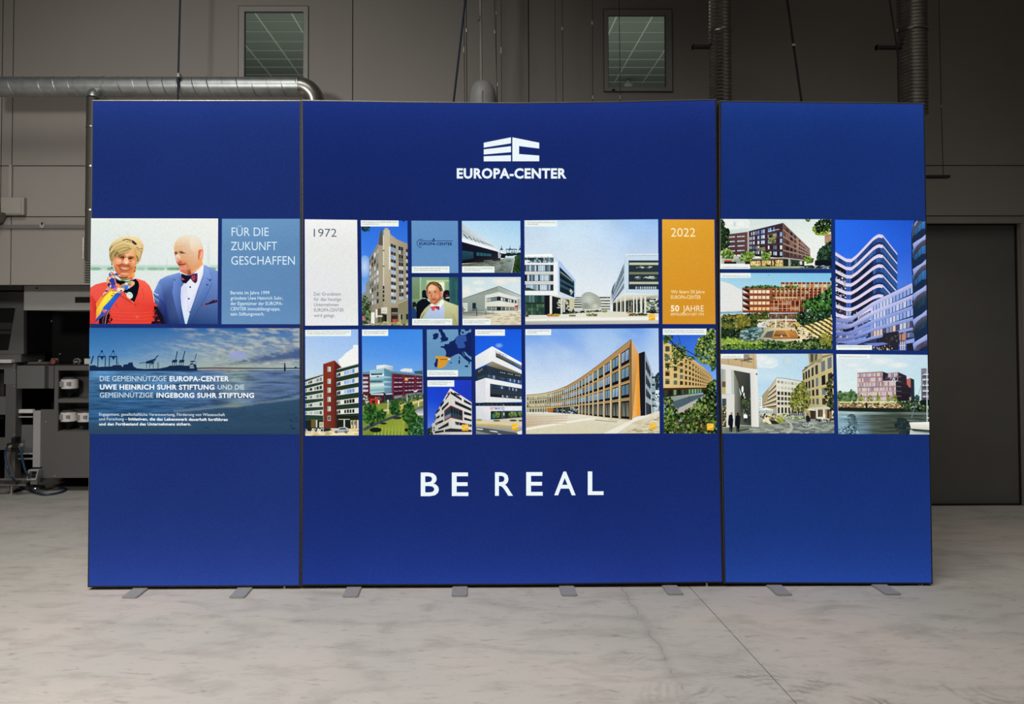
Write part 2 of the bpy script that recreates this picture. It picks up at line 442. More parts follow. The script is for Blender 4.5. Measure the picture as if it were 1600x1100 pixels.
# ================================================================ WALL FITTINGS
def junction():
    a, b_ = at(6, 337, DW), at(42.5, 309.5, DW)
    t = thing('junction_box', ((a.x+b_.x)/2, DW, a.z), 'pale square junction box at the left edge of the rear wall, under a vertical conduit', 'junction box')
    MB().box((a.x, DW-0.05, a.z), (b_.x, DW-0.001, b_.z), 0.006).build('box_body', M['trunk_light'], t)
    MB().box((a.x+0.012, DW-0.056, a.z+0.012), (b_.x-0.02, DW-0.05, b_.z-0.012), 0.002).build('cover', M['trunk_light'], t)
    c = wx(18.6, 280)
    MB().box((c-0.012, DW-0.025, b_.z), (c+0.012, DW-0.001, wz(258, 20))).build('conduit', M['trunk_light'], t)
junction()
a, b_ = at(-40, 357.5, DW), at(150, 351.5, DW)
t = thing('cable_trunking', ((a.x+b_.x)/2, DW, a.z), 'thin dark horizontal trunking on the rear wall left of the light wall', 'trunking')
MB().box((a.x, DW-0.02, a.z), (b_.x, DW-0.001, b_.z)).build('rail', M['trunk'], t)
c = at(68.5, 353, DW)
mb = lathe(MB(), (c.x, DW-0.028, c.z), [(0.022, 0), (0.022, 0.008), (0.014, 0.008)], 14, 'y'); mb.build('clip', M['trunk_light'], t)
MB().box((c.x-0.006, DW-0.034, c.z+0.006), (c.x+0.006, DW-0.02, c.z+0.026)).build('clip_screw', M['black'], t)
# dark sloping hood at the very edge
t = thing('extraction_hood', (at(0, 355, DW-0.2).x, DW-0.1, at(0, 355, DW).z), 'dark sloping hood cut off by the left edge, under the junction box', 'hood')
A = [at(-25, 334, DW), at(15, 334.5, DW), at(4, 352, DW), at(-25, 352, DW)]
MB().prism([(q.x, q.z) for q in A], DW-0.12, DW-0.021).build('hood_body', M['galv_dark'], t)
A = [at(-25, 316, DW), at(5, 316, DW), at(6, 334, DW), at(-25, 334, DW)]
MB().prism([(q.x, q.z) for q in A], DW-0.13, DW-0.06).build('hood_neck', M['trunk'], t)

# ================================================================ DUCTS
def spiral(mb, p0, p1, r, pitch, tr=0.0045, seg=14, phase=0.0):
    p0 = Vector(p0); p1 = Vector(p1); ax = (p1-p0); ln = ax.length; ax.normalize()
    u = Vector((0, 0, 1)) if abs(ax.z) < 0.9 else Vector((0, 1, 0)); u = (u-ax*u.dot(ax)).normalized(); v = ax.cross(u)
    n = int(ln/pitch*seg); pts = []
    for i in range(n+1):
        d = i/seg*pitch; an = 2*math.pi*i/seg+phase
        pts.append(p0+ax*d+(u*math.cos(an)+v*math.sin(an))*r)
    mb.tube(pts, tr, 5, cap=False); return mb
YD = 6.25
def duct_main():
    c0 = at(-30, 135, YD); c1 = at(466, 136.5, YD); zc = (c0.z+c1.z)/2
    r = 0.5*(at(200, 119.5, YD).z-at(200, 150, YD).z)
    t = thing('ventilation_duct', ((c0.x+c1.x)/2, YD, zc-r), 'horizontal galvanised spiral duct running along the rear wall at upper left, ending in an elbow', 'duct')
    L0 = (c0.x, YD, zc)
    def X(px): return at(px, 135, YD).x
    MB().tube([(c0.x, YD, zc), (X(125), YD, zc)], r, 28).build('pipe', M['galv'], t)
    MB().tube([(X(125), YD, zc), (X(163), YD, zc)], r*1.015, 28).build('sleeve', M['galv'], t)
    MB().tube([(X(163), YD, zc), (X(466), YD, zc)], r, 28).build('pipe', M['galv'], t)
    m1 = MB(); spiral(m1, (X(-30), YD, zc), (X(124), YD, zc), r, X(123)-X(100)); m1.build('spiral_seam', M['galv'], t)
    m1 = MB(); spiral(m1, (X(166), YD, zc), (X(466), YD, zc), r, X(123)-X(100), phase=1.0); m1.build('spiral_seam', M['galv'], t)
    for px in (125, 163, 467, 279):
        MB().tube([(X(px)-0.006, YD, zc), (X(px)+0.006, YD, zc)], r*1.05, 28).build('collar', M['galv'], t)
    # segmented elbow turning down and slightly back
    e = MB(); pts = []; R = r*1.55
    for k in range(9):
        an = math.radians(11.25*k)
        pts.append((X(467)+R*math.sin(an), YD+0.02*k/8, zc-R*(1-math.cos(an))))
    pts.append((pts[-1][0]+0.005, YD+0.02, pts[-1][2]-0.5))
    e.tube(pts, r*1.02, 28); e.build('elbow', M['galv_dark'], t)
    m1 = MB(); pe = pts[8]
    for k in range(5):
        m1.tube([(pe[0], YD+0.02, pe[2]-0.012-0.07*k), (pe[0], YD+0.02, pe[2]-0.024-0.07*k)], r*1.06, 24)
    m1.build('elbow_rib', M['galv'], t)
    # suspension clamp block
    m1 = pbox(275, 116, 282, 121, YD-r*0.2, 0.03); m1.build('clamp', M['alu'], t)
    return zc, r, t
zc, rD, DUCT = duct_main()
YV = 6.16
def drop():
    a, b_ = at(143.5, 150, YV), at(141.5, 442, YV); r = 0.5*(at(152.5, 200, YV).x-at(134, 200, YV).x)
    ba = at(135.2, 200, YV).x+r
    t = DUCT
    pts = [(ba, YV+0.12, a.z+0.02+r*0.9)]
    for k in range(7):
        an = math.radians(15*k); pts.append((ba, YV+0.10-0.10*math.sin(an), a.z+r*0.9-0.06*(1-math.cos(an))))
    pts[0] = (ba, YV+0.16, a.z+r*0.9)
    MB().tube(pts, r, 20).build('bend', M['galv'], t)
    MB().tube([(ba, YV, pts[-1][2]), (ba, YV, at(141, 408, YV).z)], r, 20).build('drop_pipe', M['drop'], t)
    m1 = MB(); prof = []; z0 = b_.z; z1 = at(141, 408, YV).z; n = 9
    for k in range(n*4+1):
        prof.append((r*0.95+0.008*math.sin(2*math.pi*k/4), (z1-z0)*k/(n*4)))
    lathe(m1, (ba, YV, z0), prof, 20); m1.build('flexible_end', M['trunk'], t)
    for y in (200, 262, 330):
        q = at(140, y, YV); MB().tube([(ba, YV, q.z), (ba, YV, q.z+0.012)], r*1.06, 20).build('collar', M['galv_dark'], t)
    MB().tube([(ba-r-0.005, YV-0.02, at(137, 372, YV).z), (ba-r-0.005, YV-0.02, at(137, 405, YV).z)], 0.008, 8).build('fastener', M['alu'], t)
drop()
def flex(name, x0t, x0b, wpx, Y, label, arm, ybot=175, extra=None, clampy=53):
    ct = at(x0t, -12, Y); cb_ = at(x0b, ybot, Y); r = at(x0t+wpx/2, 60, Y).x-at(x0t, 60, Y).x
    t = thing(name, (cb_.x, Y, cb_.z), label, 'duct', 'flexible ducts hanging behind the light wall')
    mb = MB(); n = int((ct.z-cb_.z)/0.028); pts = []; rr = []
    for k in range(n*4+1):
        f = k/(n*4); pts.append(cb_.lerp(ct, f)); rr.append(r-0.006+0.006*math.sin(k*math.pi/2))
    mb.tube(pts, rr, 24); mb.build('flexible_hose', M['galv_dark'], t)
    q = at(x0t+(x0b-x0t)*0.3, clampy, Y)
    MB().tube([(q.x, Y, q.z), (q.x, Y, q.z+0.014)], r*1.05, 24).build('hose_clamp', M['galv_dark'], t)
    if arm:
        ax0, ax1, ay = arm
        a, b_ = at(ax0, ay-2.5, Y), at(ax1, ay+2, Y)
        MB().box((a.x, Y-0.02, b_.z), (b_.x+0.02, Y+0.02, a.z)).build('bracket_arm', M['black'], t)
        MB().box((a.x, Y-0.022, b_.z-0.008), (a.x+0.012, Y+0.022, a.z+0.006)).build('bracket_tip', M['black'], t)
    return t, r
flex('flexible_duct', 1124.5, 1126, 35, 6.0, 'ribbed flexible metal duct hanging behind the seam of the middle and right light boxes', (1082, 1107, 73.5))
t, r = flex('flexible_duct', 1425, 1427.5, 42, 6.0, 'ribbed flexible metal duct hanging above the right end of the light wall', (1369, 1405, 74.5), 180, clampy=51)
a, b_ = at(1440, 170, 6.0), at(1441, 276, 6.0)
MB().tube([(a.x, 6.05, a.z+0.1), (b_.x, 6.05, b_.z)], 0.045, 16).build('lower_pipe', M['galv_dark'], t)
pbox(1444, 273.5, 1485, 277.5, 5.98, 0.05).build('bracket_arm', M['black'], t)

# ================================================================ HANGING RODS, CABLES, WIRES
ZTOP = 7.3
def hang(name, pts, r, Y, mat_, label, cat='cable', nodes=(), group=None):
    """points are photo pixels at distance Y; carried on straight up to the ceiling"""
    P = [at(x, y, Y) for x, y in pts]
    d = (P[0]-P[1]).normalized(); top = P[0]+d*((ZTOP-P[0].z)/d.z)
    o = thing(name, (P[-1].x, Y, P[-1].z), label, cat, group) if nodes else None
    mb = MB().tube([top]+P, r, 6)
    if nodes:
        mb.build('wire' if r < 0.006 else 'rope', mat_, o)
        for x, y, h in nodes:
            q = at(x, y, Y); MB().tube([(q.x, Y, q.z-h/2), (q.x, Y, q.z+h/2)], r*2.4, 8).build('connector', M['alu'], o)
    else:
        o = mb.build(name, mat_); tag(o, label, cat, group)
    return o
hang('hanging_cable', [(281.5, 0), (278.6, 116), (278, 160)], 0.0075, YD-rD-0.02, M['cable_blue'], 'dark blue rope holding up the horizontal spiral duct', nodes=[(279, 118, 0.03)])
hang('hanging_cable', [(727, 0), (708, 165)], 0.0092, 5.75, M['cable_blue'], 'thick dark blue cable slanting down left of the grey dome')
hang('hanging_wire', [(725.0, 0), (725.3, 70), (726, 165)], 0.003, 6.05, M['wire'], 'thin wire close left of the grey dome, nearest the slanting blue cable', 'wire', nodes=[(724.8, 78, 0.04)])
hang('hanging_wire', [(728.5, 0), (729.5, 165)], 0.004, 6.05, M['wire'], 'second thin wire between the slanting blue cable and the grey dome', 'wire', nodes=[(729, 48, 0.03)])
hang('hanging_wire', [(772.5, 0), (777.5, 165)], 0.003, 6.1, M['wire'], 'thin wire just right of the grey dome, touching its edge', 'wire', nodes=[(773, 50, 0.03), (777.7, 132, 0.03)])
hang('hanging_wire', [(775, 0), (776.5, 165)], 0.002, 6.14, M['wire'], 'faint wire twinned with the one at the right edge of the grey dome', 'wire', nodes=[(775.3, 20, 0.02)])
hang('hanging_wire', [(783, 0), (783.8, 165)], 0.0025, 6.1, M['wire'], 'thin wire with a dark connector, second right of the grey dome', 'wire', nodes=[(783, 79, 0.05)])
hang('hanging_wire', [(867, 0), (868.5, 165)], 0.0022, 6.3, M['wire'], 'thin wire right of the wall joint above the logo', 'wire')
hang('hanging_wire', [(878.7, 0), (879.7, 165)], 0.0028, 6.2, M['wire'], 'thin wire with a pale connector above the end of the logo lettering', 'wire', nodes=[(878.7, 45, 0.025)])
hang('hanging_wire', [(925.6, 0), (926.3, 165)], 0.0028, 6.2, M['wire'], 'thin wire hanging just left of the right office window', 'wire', nodes=[(925.3, 36, 0.03), (926.3, 152, 0.03)])
hang('hanging_wire', [(967.2, 0), (969.3, 165)], 0.0028, 6.2, M['wire'], 'thin wire hanging in front of the right office window', 'wire', nodes=[(967.2, 36, 0.03), (969.2, 152, 0.03)])
hang('hanging_cable', [(1229.5, -4), (1240, 72), (1253.3, 165)], 0.0085, 6.0, M['cable_black'], 'thick black cable slanting down above the right light box', nodes=[(1240, 71, 0.015)])
hang('hanging_cable', [(1389.5, -4), (1400.5, 68), (1403, 90), (1404, 165)], 0.006, 5.9, M['cable_black'], 'black cable bending down beside the right flexible duct')
hang('hanging_wire', [(1401, -2), (1403, 70)], 0.003, 5.95, M['wire'], 'thin wire beside the right flexible duct', 'wire', nodes=[(1402, 48, 0.02)])
hang('hanging_wire', [(1467, -2), (1470.5, 165), (1474, 276)], 0.003, 6.4, M['wire'], 'long thin wire on the dark wall right of the light wall', 'wire', nodes=[(1470.5, 166, 0.02)])
# grey dome on a rod
YH = 6.0
c = at(753.5, 158, YH); rH = 0.5*(at(776, 150, YH).x-at(731.5, 150, YH).x); top = at(753, 126, YH)
t = thing('hanging_hood', (c.x, YH, c.z-0.35), 'smooth grey dome-topped hood hanging from a rod above the middle light box', 'hood')
prof = [(rH, -0.35), (rH*1.0, 0.0)]
hh = top.z-c.z
for k in range(1, 9):
    an = math.radians(k*11.0); prof.append((rH*math.cos(an)**0.8, hh*math.sin(an)))
mb = lathe(MB(), (c.x, YH, c.z), prof, 28); mb.build('dome', M['hood'], t)
MB().box((c.x-0.004, YH-rH-0.003, c.z-0.3), (c.x+0.004, YH-rH+0.02, c.z+hh*0.3)).build('seam', M['trunk'], t)
MB().tube([at(748.7, -200, YH), at(752, 127, YH)], 0.011, 10).build('rod', M['hood'], t)
MB().tube([at(748.6, 25, YH), at(748.8, 32, YH)], 0.014, 10).build('rod_joint', M['trunk'], t)

# ================================================================ PRINTING MACHINE IN THE RECESS
YM = 7.36
t = thing('printing_machine', (at(90, 745, YM).x, YM, 0), 'large grey industrial machine in the dark recess at the left', 'machine')
# main body core (dark interior box)
a, b_ = at(38, 750, YM), at(215, 446, YM)
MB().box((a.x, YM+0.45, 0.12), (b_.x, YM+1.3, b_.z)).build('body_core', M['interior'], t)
zb_ = at(90, 747, YM).z
YC = 6.93
cov = pbox(37.5, 446, 215, 484.5, YC, 0.85).build('top_cover', M['machine_light'], t)
pbox(117.2, 464, 150, 473, YC-0.004, 0.02).build('cover_slot', M['interior'], cov)
pbox(55.5, 449.2, 58.5, 451.2, YC-0.004, 0.01).build('cover_pin', M['black'], cov)
pbox(38, 569, 215, 571.5, YM+0.02, 0.45).build('bed', M['black'], t)
mb = MB()
hx = [at(x, 600, YM).x for x in (85, 91, 120, 215)]
n1 = [at(0, y, YM).z for y in (571.5, 579, 624, 629.5, 674.5, 747)]
holes = [(hx[1], at(200, 600, YM).x, n1[2], n1[1]), (hx[1], at(200, 600, YM).x, n1[4], n1[3])]
for c in cells(at(63, 700, YM).x, hx[3], n1[5], n1[0], holes+[(at(63, 700, YM).x-1, at(85, 600, YM).x, at(0, 640, YM).z, 9)]):
    mb.box((c[0], YM, c[2]), (c[1], YM+0.02, c[3]))
mb.box((hx[0], YM+0.24, n1[5]), (hx[3], YM+0.26, n1[0]))
for z in (n1[2], n1[3], n1[4], n1[1]): mb.box((hx[1], YM+0.02, z-0.004), (hx[3], YM+0.24, z+0.004))
mb.box((hx[0], YM+0.02, n1[5]), (hx[0]+0.01, YM+0.24, n1[0]))
mb.build('cabinet', M['machine_dark'], t)
for x, y in ((72.5, 659), (86, 743.5)):
    q = at(x, y, YM); lathe(MB(), (q.x, YM-0.006, q.z), [(0.008, 0), (0.008, 0.005)], 10, 'y').build('screw', M['alu'], t)
for x, y in ((40.8, 501.5), (55.2, 556)):
    q = at(x, y, YM); lathe(MB(), (q.x, YM+0.43, q.z), [(0.009, 0), (0.009, 0.02)], 10, 'y').build('screw', M['alu'], t)
# bed fittings: plate, knob, dial, white label
pbox(80, 560, 90, 570, YM+0.05, 0.02).build('beige_plate', M['beige'], t)
q = at(82, 565.5, YM); lathe(MB(), (q.x, YM+0.0, q.z), [(0.01, -0.004), (0.024, 0.0), (0.03, 0.02), (0.024, 0.048)], 16, 'y').build('control_knob', M['knob'], t)
q = at(116.3, 565.5, YM); d = lathe(MB(), (q.x, YM+0.04, q.z), [(0.032, 0), (0.032, 0.03)], 20, 'y').build('dial', M['machine_light'], t)
lathe(MB(), (q.x, YM+0.036, q.z), [(0.026, 0), (0.026, 0.004)], 20, 'y').build('dial_face', M['black'], d)
MB().box((q.x-0.015, YM+0.031, q.z-0.006), (q.x+0.015, YM+0.036, q.z+0.006)).build('dial_mark', M['machine_light'], d)
pbox(131.8, 560.3, 142, 570.7, YM+0.03, 0.02).build('instruction_label', M['label'], t)
mb = MB(); A = [at(x, y, YM+0.1) for x, y in ((26, 569), (36, 566), (58, 565), (75, 566), (80, 569))]
mb.prism([(p.x, p.z) for p in A], YM+0.08, YM+0.2); mb.build('carriage', M['trunk'], t)
q = at(62, 564, YM+0.07); lathe(MB(), (q.x, q.y, q.z), [(0.014, 0), (0.014, 0.03)], 12, 'y').build('roller', M['alu'], t)
# left housing with slanted viewing window
YL = YM-0.04
def P2(pts, Y): return [(at(x, y, Y).x, at(x, y, Y).z) for x, y in pts]
h = MB()
h.prism(P2([(-60, 446), (37, 446), (37, 453.5), (-60, 453.5)], YL), YL-0.03, YL+0.6)
MB().prism(P2([(-60, 458), (36.5, 458), (36.5, 552), (-60, 552)], YL), YL+0.07, YL+0.9).build('inner_case', M['interior'], t)
def ring(outer, inner, y0, y1, mb):
    n = len(outer)
    vs = [(p[0], y0, p[1]) for p in outer]+[(p[0], y0, p[1]) for p in inner]+[(p[0], y1, p[1]) for p in outer]+[(p[0], y1, p[1]) for p in inner]
    fs = []
    for i in range(n):
        j = (i+1) % n
        fs += [(i, j, n+j, n+i), (2*n+i, 3*n+i, 3*n+j, 2*n+j), (i, 2*n+i, 2*n+j, j), (n+i, n+j, 3*n+j, 3*n+i)]
    mb.add(vs, fs); return mb
ring(P2([(-60, 456), (37, 456), (37, 553), (-60, 553)], YL), P2([(-50, 481.5), (24, 481.5), (13, 547.5), (-50, 547.5)], YL), YL, YL+0.05, h)
hs = h.build('housing', M['machine_mid'], t)
MB().prism(P2([(-50, 481.5), (24, 481.5), (13, 547.5), (-50, 547.5)], YL), YL+0.035, YL+0.045).build('viewing_window', M['interior'], hs)
pbox(-50, 504, 19.5, 515, YL+0.03, 0.004).build('inner_rail', M['recess'], hs)
pbox(-50, 517, 17.5, 522, YL+0.03, 0.004).build('inner_rail', M['recess'], hs)
for x, y in ((20, 447.5), (22.8, 479), (22.5, 514), (22.5, 549)):
    q = at(x, y, YL); lathe(MB(), (q.x, YL-0.006-(0.03 if y < 460 else 0), q.z), [(0.005, 0), (0.005, 0.005)], 8, 'y').build('screw', M['alu'], hs)
pbox(-60, 553.5, 33, 566, YL, 0.4).build('lower_beam', M['machine_mid'], t)
pbox(-30, 562, 17.5, 567.5, YL-0.05, 0.1, 0.005).build('tray', M['label'], t)
pbox(-60, 568, 24, 577, YL, 0.3).build('cross_beam', M['machine_mid'], t)
# frame legs and panels beneath
pbox(-60, 578, 6, 655, YL+0.15, 0.02).build('side_panel', M['recess'], t)
pbox(6.5, 577, 25, 600, YL, 0.08).build('post_head', M['machine_mid'], t)
pbox(8, 600, 24, 758, YL, 0.1).build('post', M['machine_dark'], t)
pbox(-60, 620, 12, 648, YL+0.02, 0.03).build('shelf_panel', M['machine_mid'], t)
pbox(-60, 684, 22, 703, YL-0.02, 0.03).build('side_beam', M['machine_dark'], t)
for x, y in ((22.5, 579.5), (22.5, 603.5), (22.7, 679.5)):
    q = at(x, y, YL); lathe(MB(), (q.x, YL-0.006, q.z), [(0.008, 0), (0.008, 0.006)], 8, 'y').build('bolt', M['alu'], t)
bx = pbox(26.5, 571.5, 69.5, 607, YL-0.03, 0.25).build('control_box', M['machine_mid'], t)
pbox(69.8, 571.5, 84, 607, YM, 0.2).build('side_flap', M['machine_dark'], t)
for x, y in ((73.5, 574.5), (73.5, 604)):
    q = at(x, y, YM); lathe(MB(), (q.x, YM-0.006, q.z), [(0.008, 0), (0.008, 0.006)], 8, 'y').build('screw', M['alu'], t)
pbox(51.5, 642, 63, 730, YL, 0.06).build('rear_post', M['machine_light'], t)
pbox(24.5, 664, 51, 710, YL+0.1, 0.02).build('plate', M['machine_mid'], t)
for y in (651.5, 709, 717): pbox(24.5, y-1, 51, y+1, YL+0.05, 0.02).build('rail', M['machine_light'], t)
pbox(24.5, 640, 51, 646, YL+0.05, 0.05, 0.008).build('material_roll', M['label'], t)
# base bars, foot
pbox(-60, 748, 48, 750.5, YL-0.05, 0.02).build('base_bar', M['machine_mid'], t)
pbox(-60, 757, 40, 759.5, YL-0.05, 0.02).build('base_bar', M['machine_mid'], t)
mb = MB(); ring(P2([(48, 733), (64, 733), (60, 749), (45, 749)], YL-0.04), P2([(50, 735), (62, 735), (58.5, 747), (47.5, 747)], YL-0.04), YL-0.08, YL-0.03, mb); mb.build('foot_bracket', M['machine_light'], t)
pbox(47.5, 748, 58, 757, YL-0.07, 0.05).build('foot_stem', M['machine_mid'], t)
fy = onz(57, 766).y
q = at(57, 764, fy); lathe(MB(), (q.x, fy, 0.0), [(0.075, 0), (0.078, 0.012), (0.07, 0.035), (0.03, 0.045)], 24).build('levelling_foot', M['chrome'], t)
q = at(15, 766, YL); lathe(MB(), (q.x, YL+0.03, 0.0), [(0.03, 0), (0.03, 0.015), (0.014, 0.02), (0.014, 0.09)], 14).build('levelling_foot', M['chrome'], t)
MB().box((at(38, 700, YM).x, YM+0.1, 0.0), (at(44, 700, YM).x, YM+0.16, 0.14)).build('leg', M['interior'], t)
MB().box((at(190, 700, YM).x, YM+0.1, 0.0), (at(196, 700, YM).x, YM+0.16, 0.14)).build('leg', M['interior'], t)
# ink canisters in the niches
def canister(x0, x1, y0, y1, yfun, lab):
    Yc = YM+0.10; a, b_ = at(x0, y1, Yc), at(x1, y0, Yc); cx = (a.x+b_.x)/2; r = (b_.x-a.x)/2
    zt = b_.z; zl = a.z; zf = at(x0, yfun, Yc).z
    e = thing('ink_canister', (cx, Yc, zf), lab, 'canister', 'ink canisters in the machine niches')
    lathe(MB(), (cx, Yc, zl), [(r, -0.005), (r, 0.0), (r, zt-zl), (r*0.7, zt-zl+0.02)], 20).build('bottle', M['clearplast'], e)
    sl_ = lathe(MB(), (cx, Yc, zl), [(r*1.02, 0.0), (r*1.02, zt-zl)], 20).build('bottle_label', M['label'], e)
    MB().box((cx-r*0.75, Yc-r*1.03, zl+0.02), (cx-r*0.25, Yc-r*0.7, zt-0.02)).build('label_print', M['print_grey'], sl_)
    MB().box((cx+r*0.15, Yc-r*1.03, zl+0.03), (cx+r*0.6, Yc-r*0.7, zt-0.025)).build('label_print', M['print_grey'], sl_)
    lathe(MB(), (cx, Yc, zf), [(r*0.25, 0), (r*0.25, (zl-zf)*0.35), (r*0.85, (zl-zf)*0.9), (r*0.95, zl-zf-0.006)], 20).build('funnel', M['funnel'], e)
canister(96.5, 121.5, 592, 606.5, 624, 'ink canister with white label in the upper niche of the machine')
canister(95.5, 119.5, 643.5, 657.5, 674.3, 'ink canister with white label in the lower niche, left one')
canister(122, 146, 644, 658, 674.3, 'ink canister in the lower niche, half hidden by the light box')
# hoses
def hose(name, pts, r, lab):
    P = [Vector(p) for p in pts]; out = []
    for i in range(len(P)-1):
        p0 = P[max(i-1, 0)]; p1 = P[i]; p2 = P[i+1]; p3 = P[min(i+2, len(P)-1)]
        for k in range(6):
            s = k/6; out.append(0.5*((2*p1)+(p2-p0)*s+(2*p0-5*p1+4*p2-p3)*s*s+(3*p1-p0-3*p2+p3)*s**3))
    out.append(P[-1]); o = MB().tube(out, r, 8).build(name, M['hose']); tag(o, lab, 'hose'); return o
Yh = YL-0.12
pts = [at(17, 697, Yh), at(11, 699, Yh), at(8, 712, Yh), at(12, 732, Yh-0.02), at(21, 749, Yh-0.05)]
for x, y in ((36, 763), (52, 769), (66, 772.5), (80, 772), (95, 769), (102, 765.5), (100, 762.5), (92, 762)): pts.append(onz(x, y, 0.012))
hose('air_hose', pts, 0.010, 'dark blue hose looping from the machine down onto the floor')
pts = [at(29, 697, Yh), at(33, 705, Yh), at(36, 722, Yh), at(40, 736, Yh), at(46, 745, Yh+0.03)]
hose('air_hose', pts, 0.011, 'short dark blue hose running down to the foot bracket of the machine')
v = thing('hose_valve', at(20, 705, Yh-0.01), 'black valve with brass tip where the blue hoses leave the machine', 'valve')
pbox(17.5, 684, 23.5, 702, YL-0.10, 0.085).build('valve_body', M['black'], v)
pbox(10, 693, 31, 701, YL-0.12, 0.06, 0.005).build('manifold', M['black'], v)
q = at(17, 697.5, Yh); lathe(MB(), (q.x, YL-0.14, q.z), [(0.013, 0), (0.015, 0.02)], 12, 'y').build('brass_tip', M['beige'], v)
q = at(33, 696, Yh); lathe(MB(), (q.x, YL-0.13, q.z), [(0.012, 0), (0.022, 0.01), (0.022, 0.03)], 14, 'y').build('gauge', M['trunk'], v)
# ================================================================ LIGHT BOXES
def fabric_material(ink):
    """backlit blue print: lamps run along the top and bottom rails inside the box, so the cloth glows more there"""
    Mx = bpy.data.materials.new('backlit_blue_print'); Mx.use_nodes = True; nt = Mx.node_tree; nt.nodes.clear()
    N = nt.nodes; L = nt.links
    def mth(op, a, b_=None, c=None):
        n = N.new('ShaderNodeMath'); n.operation = op
        for i, v in enumerate((a, b_, c)):
            if v is None: continue
            if isinstance(v, (int, float)): n.inputs[i].default_value = v
            else: L.new(v, n.inputs[i])
        return n.outputs[0]
    ge = N.new('ShaderNodeNewGeometry'); sp = N.new('ShaderNodeSeparateXYZ'); L.new(ge.outputs['Position'], sp.inputs[0])
    z = sp.outputs[2]
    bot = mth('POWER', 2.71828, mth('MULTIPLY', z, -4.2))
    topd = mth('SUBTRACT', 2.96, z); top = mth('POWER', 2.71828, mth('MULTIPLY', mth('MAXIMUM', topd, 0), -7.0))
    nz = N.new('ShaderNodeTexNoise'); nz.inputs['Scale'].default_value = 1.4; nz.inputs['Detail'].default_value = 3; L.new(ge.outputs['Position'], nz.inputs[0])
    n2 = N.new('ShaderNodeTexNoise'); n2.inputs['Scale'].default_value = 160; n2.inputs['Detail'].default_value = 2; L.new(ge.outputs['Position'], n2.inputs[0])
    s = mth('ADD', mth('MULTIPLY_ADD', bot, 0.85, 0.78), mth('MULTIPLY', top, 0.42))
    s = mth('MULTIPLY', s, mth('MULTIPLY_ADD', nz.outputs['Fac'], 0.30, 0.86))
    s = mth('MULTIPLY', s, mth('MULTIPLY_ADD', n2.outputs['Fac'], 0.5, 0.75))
    e = N.new('ShaderNodeEmission'); e.inputs[0].default_value = (*srgb(ink), 1); L.new(s, e.inputs[1])
    o = N.new('ShaderNodeOutputMaterial'); L.new(e.outputs[0], o.inputs[0]); return Mx
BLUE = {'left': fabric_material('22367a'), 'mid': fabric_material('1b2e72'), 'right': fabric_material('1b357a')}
pm = bpy.data.materials.new('backlit_colour_print'); pm.use_nodes = True; nt = pm.node_tree; nt.nodes.clear()
e = nt.nodes.new('ShaderNodeEmission'); at_ = nt.nodes.new('ShaderNodeAttribute'); at_.attribute_name = 'ink'
o_ = nt.nodes.new('ShaderNodeOutputMaterial'); nt.links.new(at_.outputs['Color'], e.inputs[0]); nt.links.new(e.outputs[0], o_.inputs[0])
# weave of the cloth: fine brightness grain
ge_ = nt.nodes.new('ShaderNodeNewGeometry'); wn = nt.nodes.new('ShaderNodeTexNoise'); wn.inputs['Scale'].default_value = 120; wn.inputs['Detail'].default_value = 3
wm = nt.nodes.new('ShaderNodeMath'); wm.operation = 'MULTIPLY_ADD'; wm.inputs[1].default_value = 0.26; wm.inputs[2].default_value = 0.86
nt.links.new(ge_.outputs['Position'], wn.inputs[0]); nt.links.new(wn.outputs['Fac'], wm.inputs[0]); nt.links.new(wm.outputs[0], e.inputs[1])
M['print'] = pm

def inset(pts, d):
    """inset a convex x,z outline by d"""
    n = len(pts); c = (sum(p[0] for p in pts)/n, sum(p[1] for p in pts)/n); out = []
    for i in range(n):
        p = Vector(pts[i]); a = (p-Vector(pts[i-1])).normalized(); b2 = (Vector(pts[(i+1) % n])-p).normalized()
        na = Vector((-a.y, a.x)); nb = Vector((-b2.y, b2.x))
        if na.dot(Vector(c)-p) < 0: na = -na
        if nb.dot(Vector(c)-p) < 0: nb = -nb
        k = (na+nb); k = k/max(k.dot(na), 0.2)
        out.append(tuple(p+k*d))
    return out
# outlines clockwise from top left, photo pixels
OUT = {
 'left':  [(143.6, 156.2), (470.2, 156.6), (470.8, 345), (470.6, 680), (469.2, 916.2), (136.6, 917.8)],
 'mid':   [(471.2, 156.0), (640, 158.6), (800, 160.2), (960, 158.4), (1119.6, 154.6), (1121.2, 345), (1122.8, 550), (1125.2, 680), (1130, 910.8), (800, 914.3), (470.4, 915.2), (471.8, 680), (472, 345)],
 'right': [(1124.8, 157.2), (1283, 159.0), (1444.8, 160.6), (1457.8, 912.6), (1131.6, 911.9), (1127.4, 680), (1124.8, 550), (1124.0, 345)],
}
LAB = {'left': 'left light box of the display wall, with the couple photo and harbour picture',
       'mid': 'wide middle light box of the display wall, with the white logo and BE REAL lettering',
       'right': 'right light box of the display wall, filled with building photos'}
BOX = {}; FAB = {}
def nside(k):
    return {'left': (1, 3, 1, 1), 'mid': (4, 4, 2, 3), 'right': (2, 1, 1, 4)}[k]
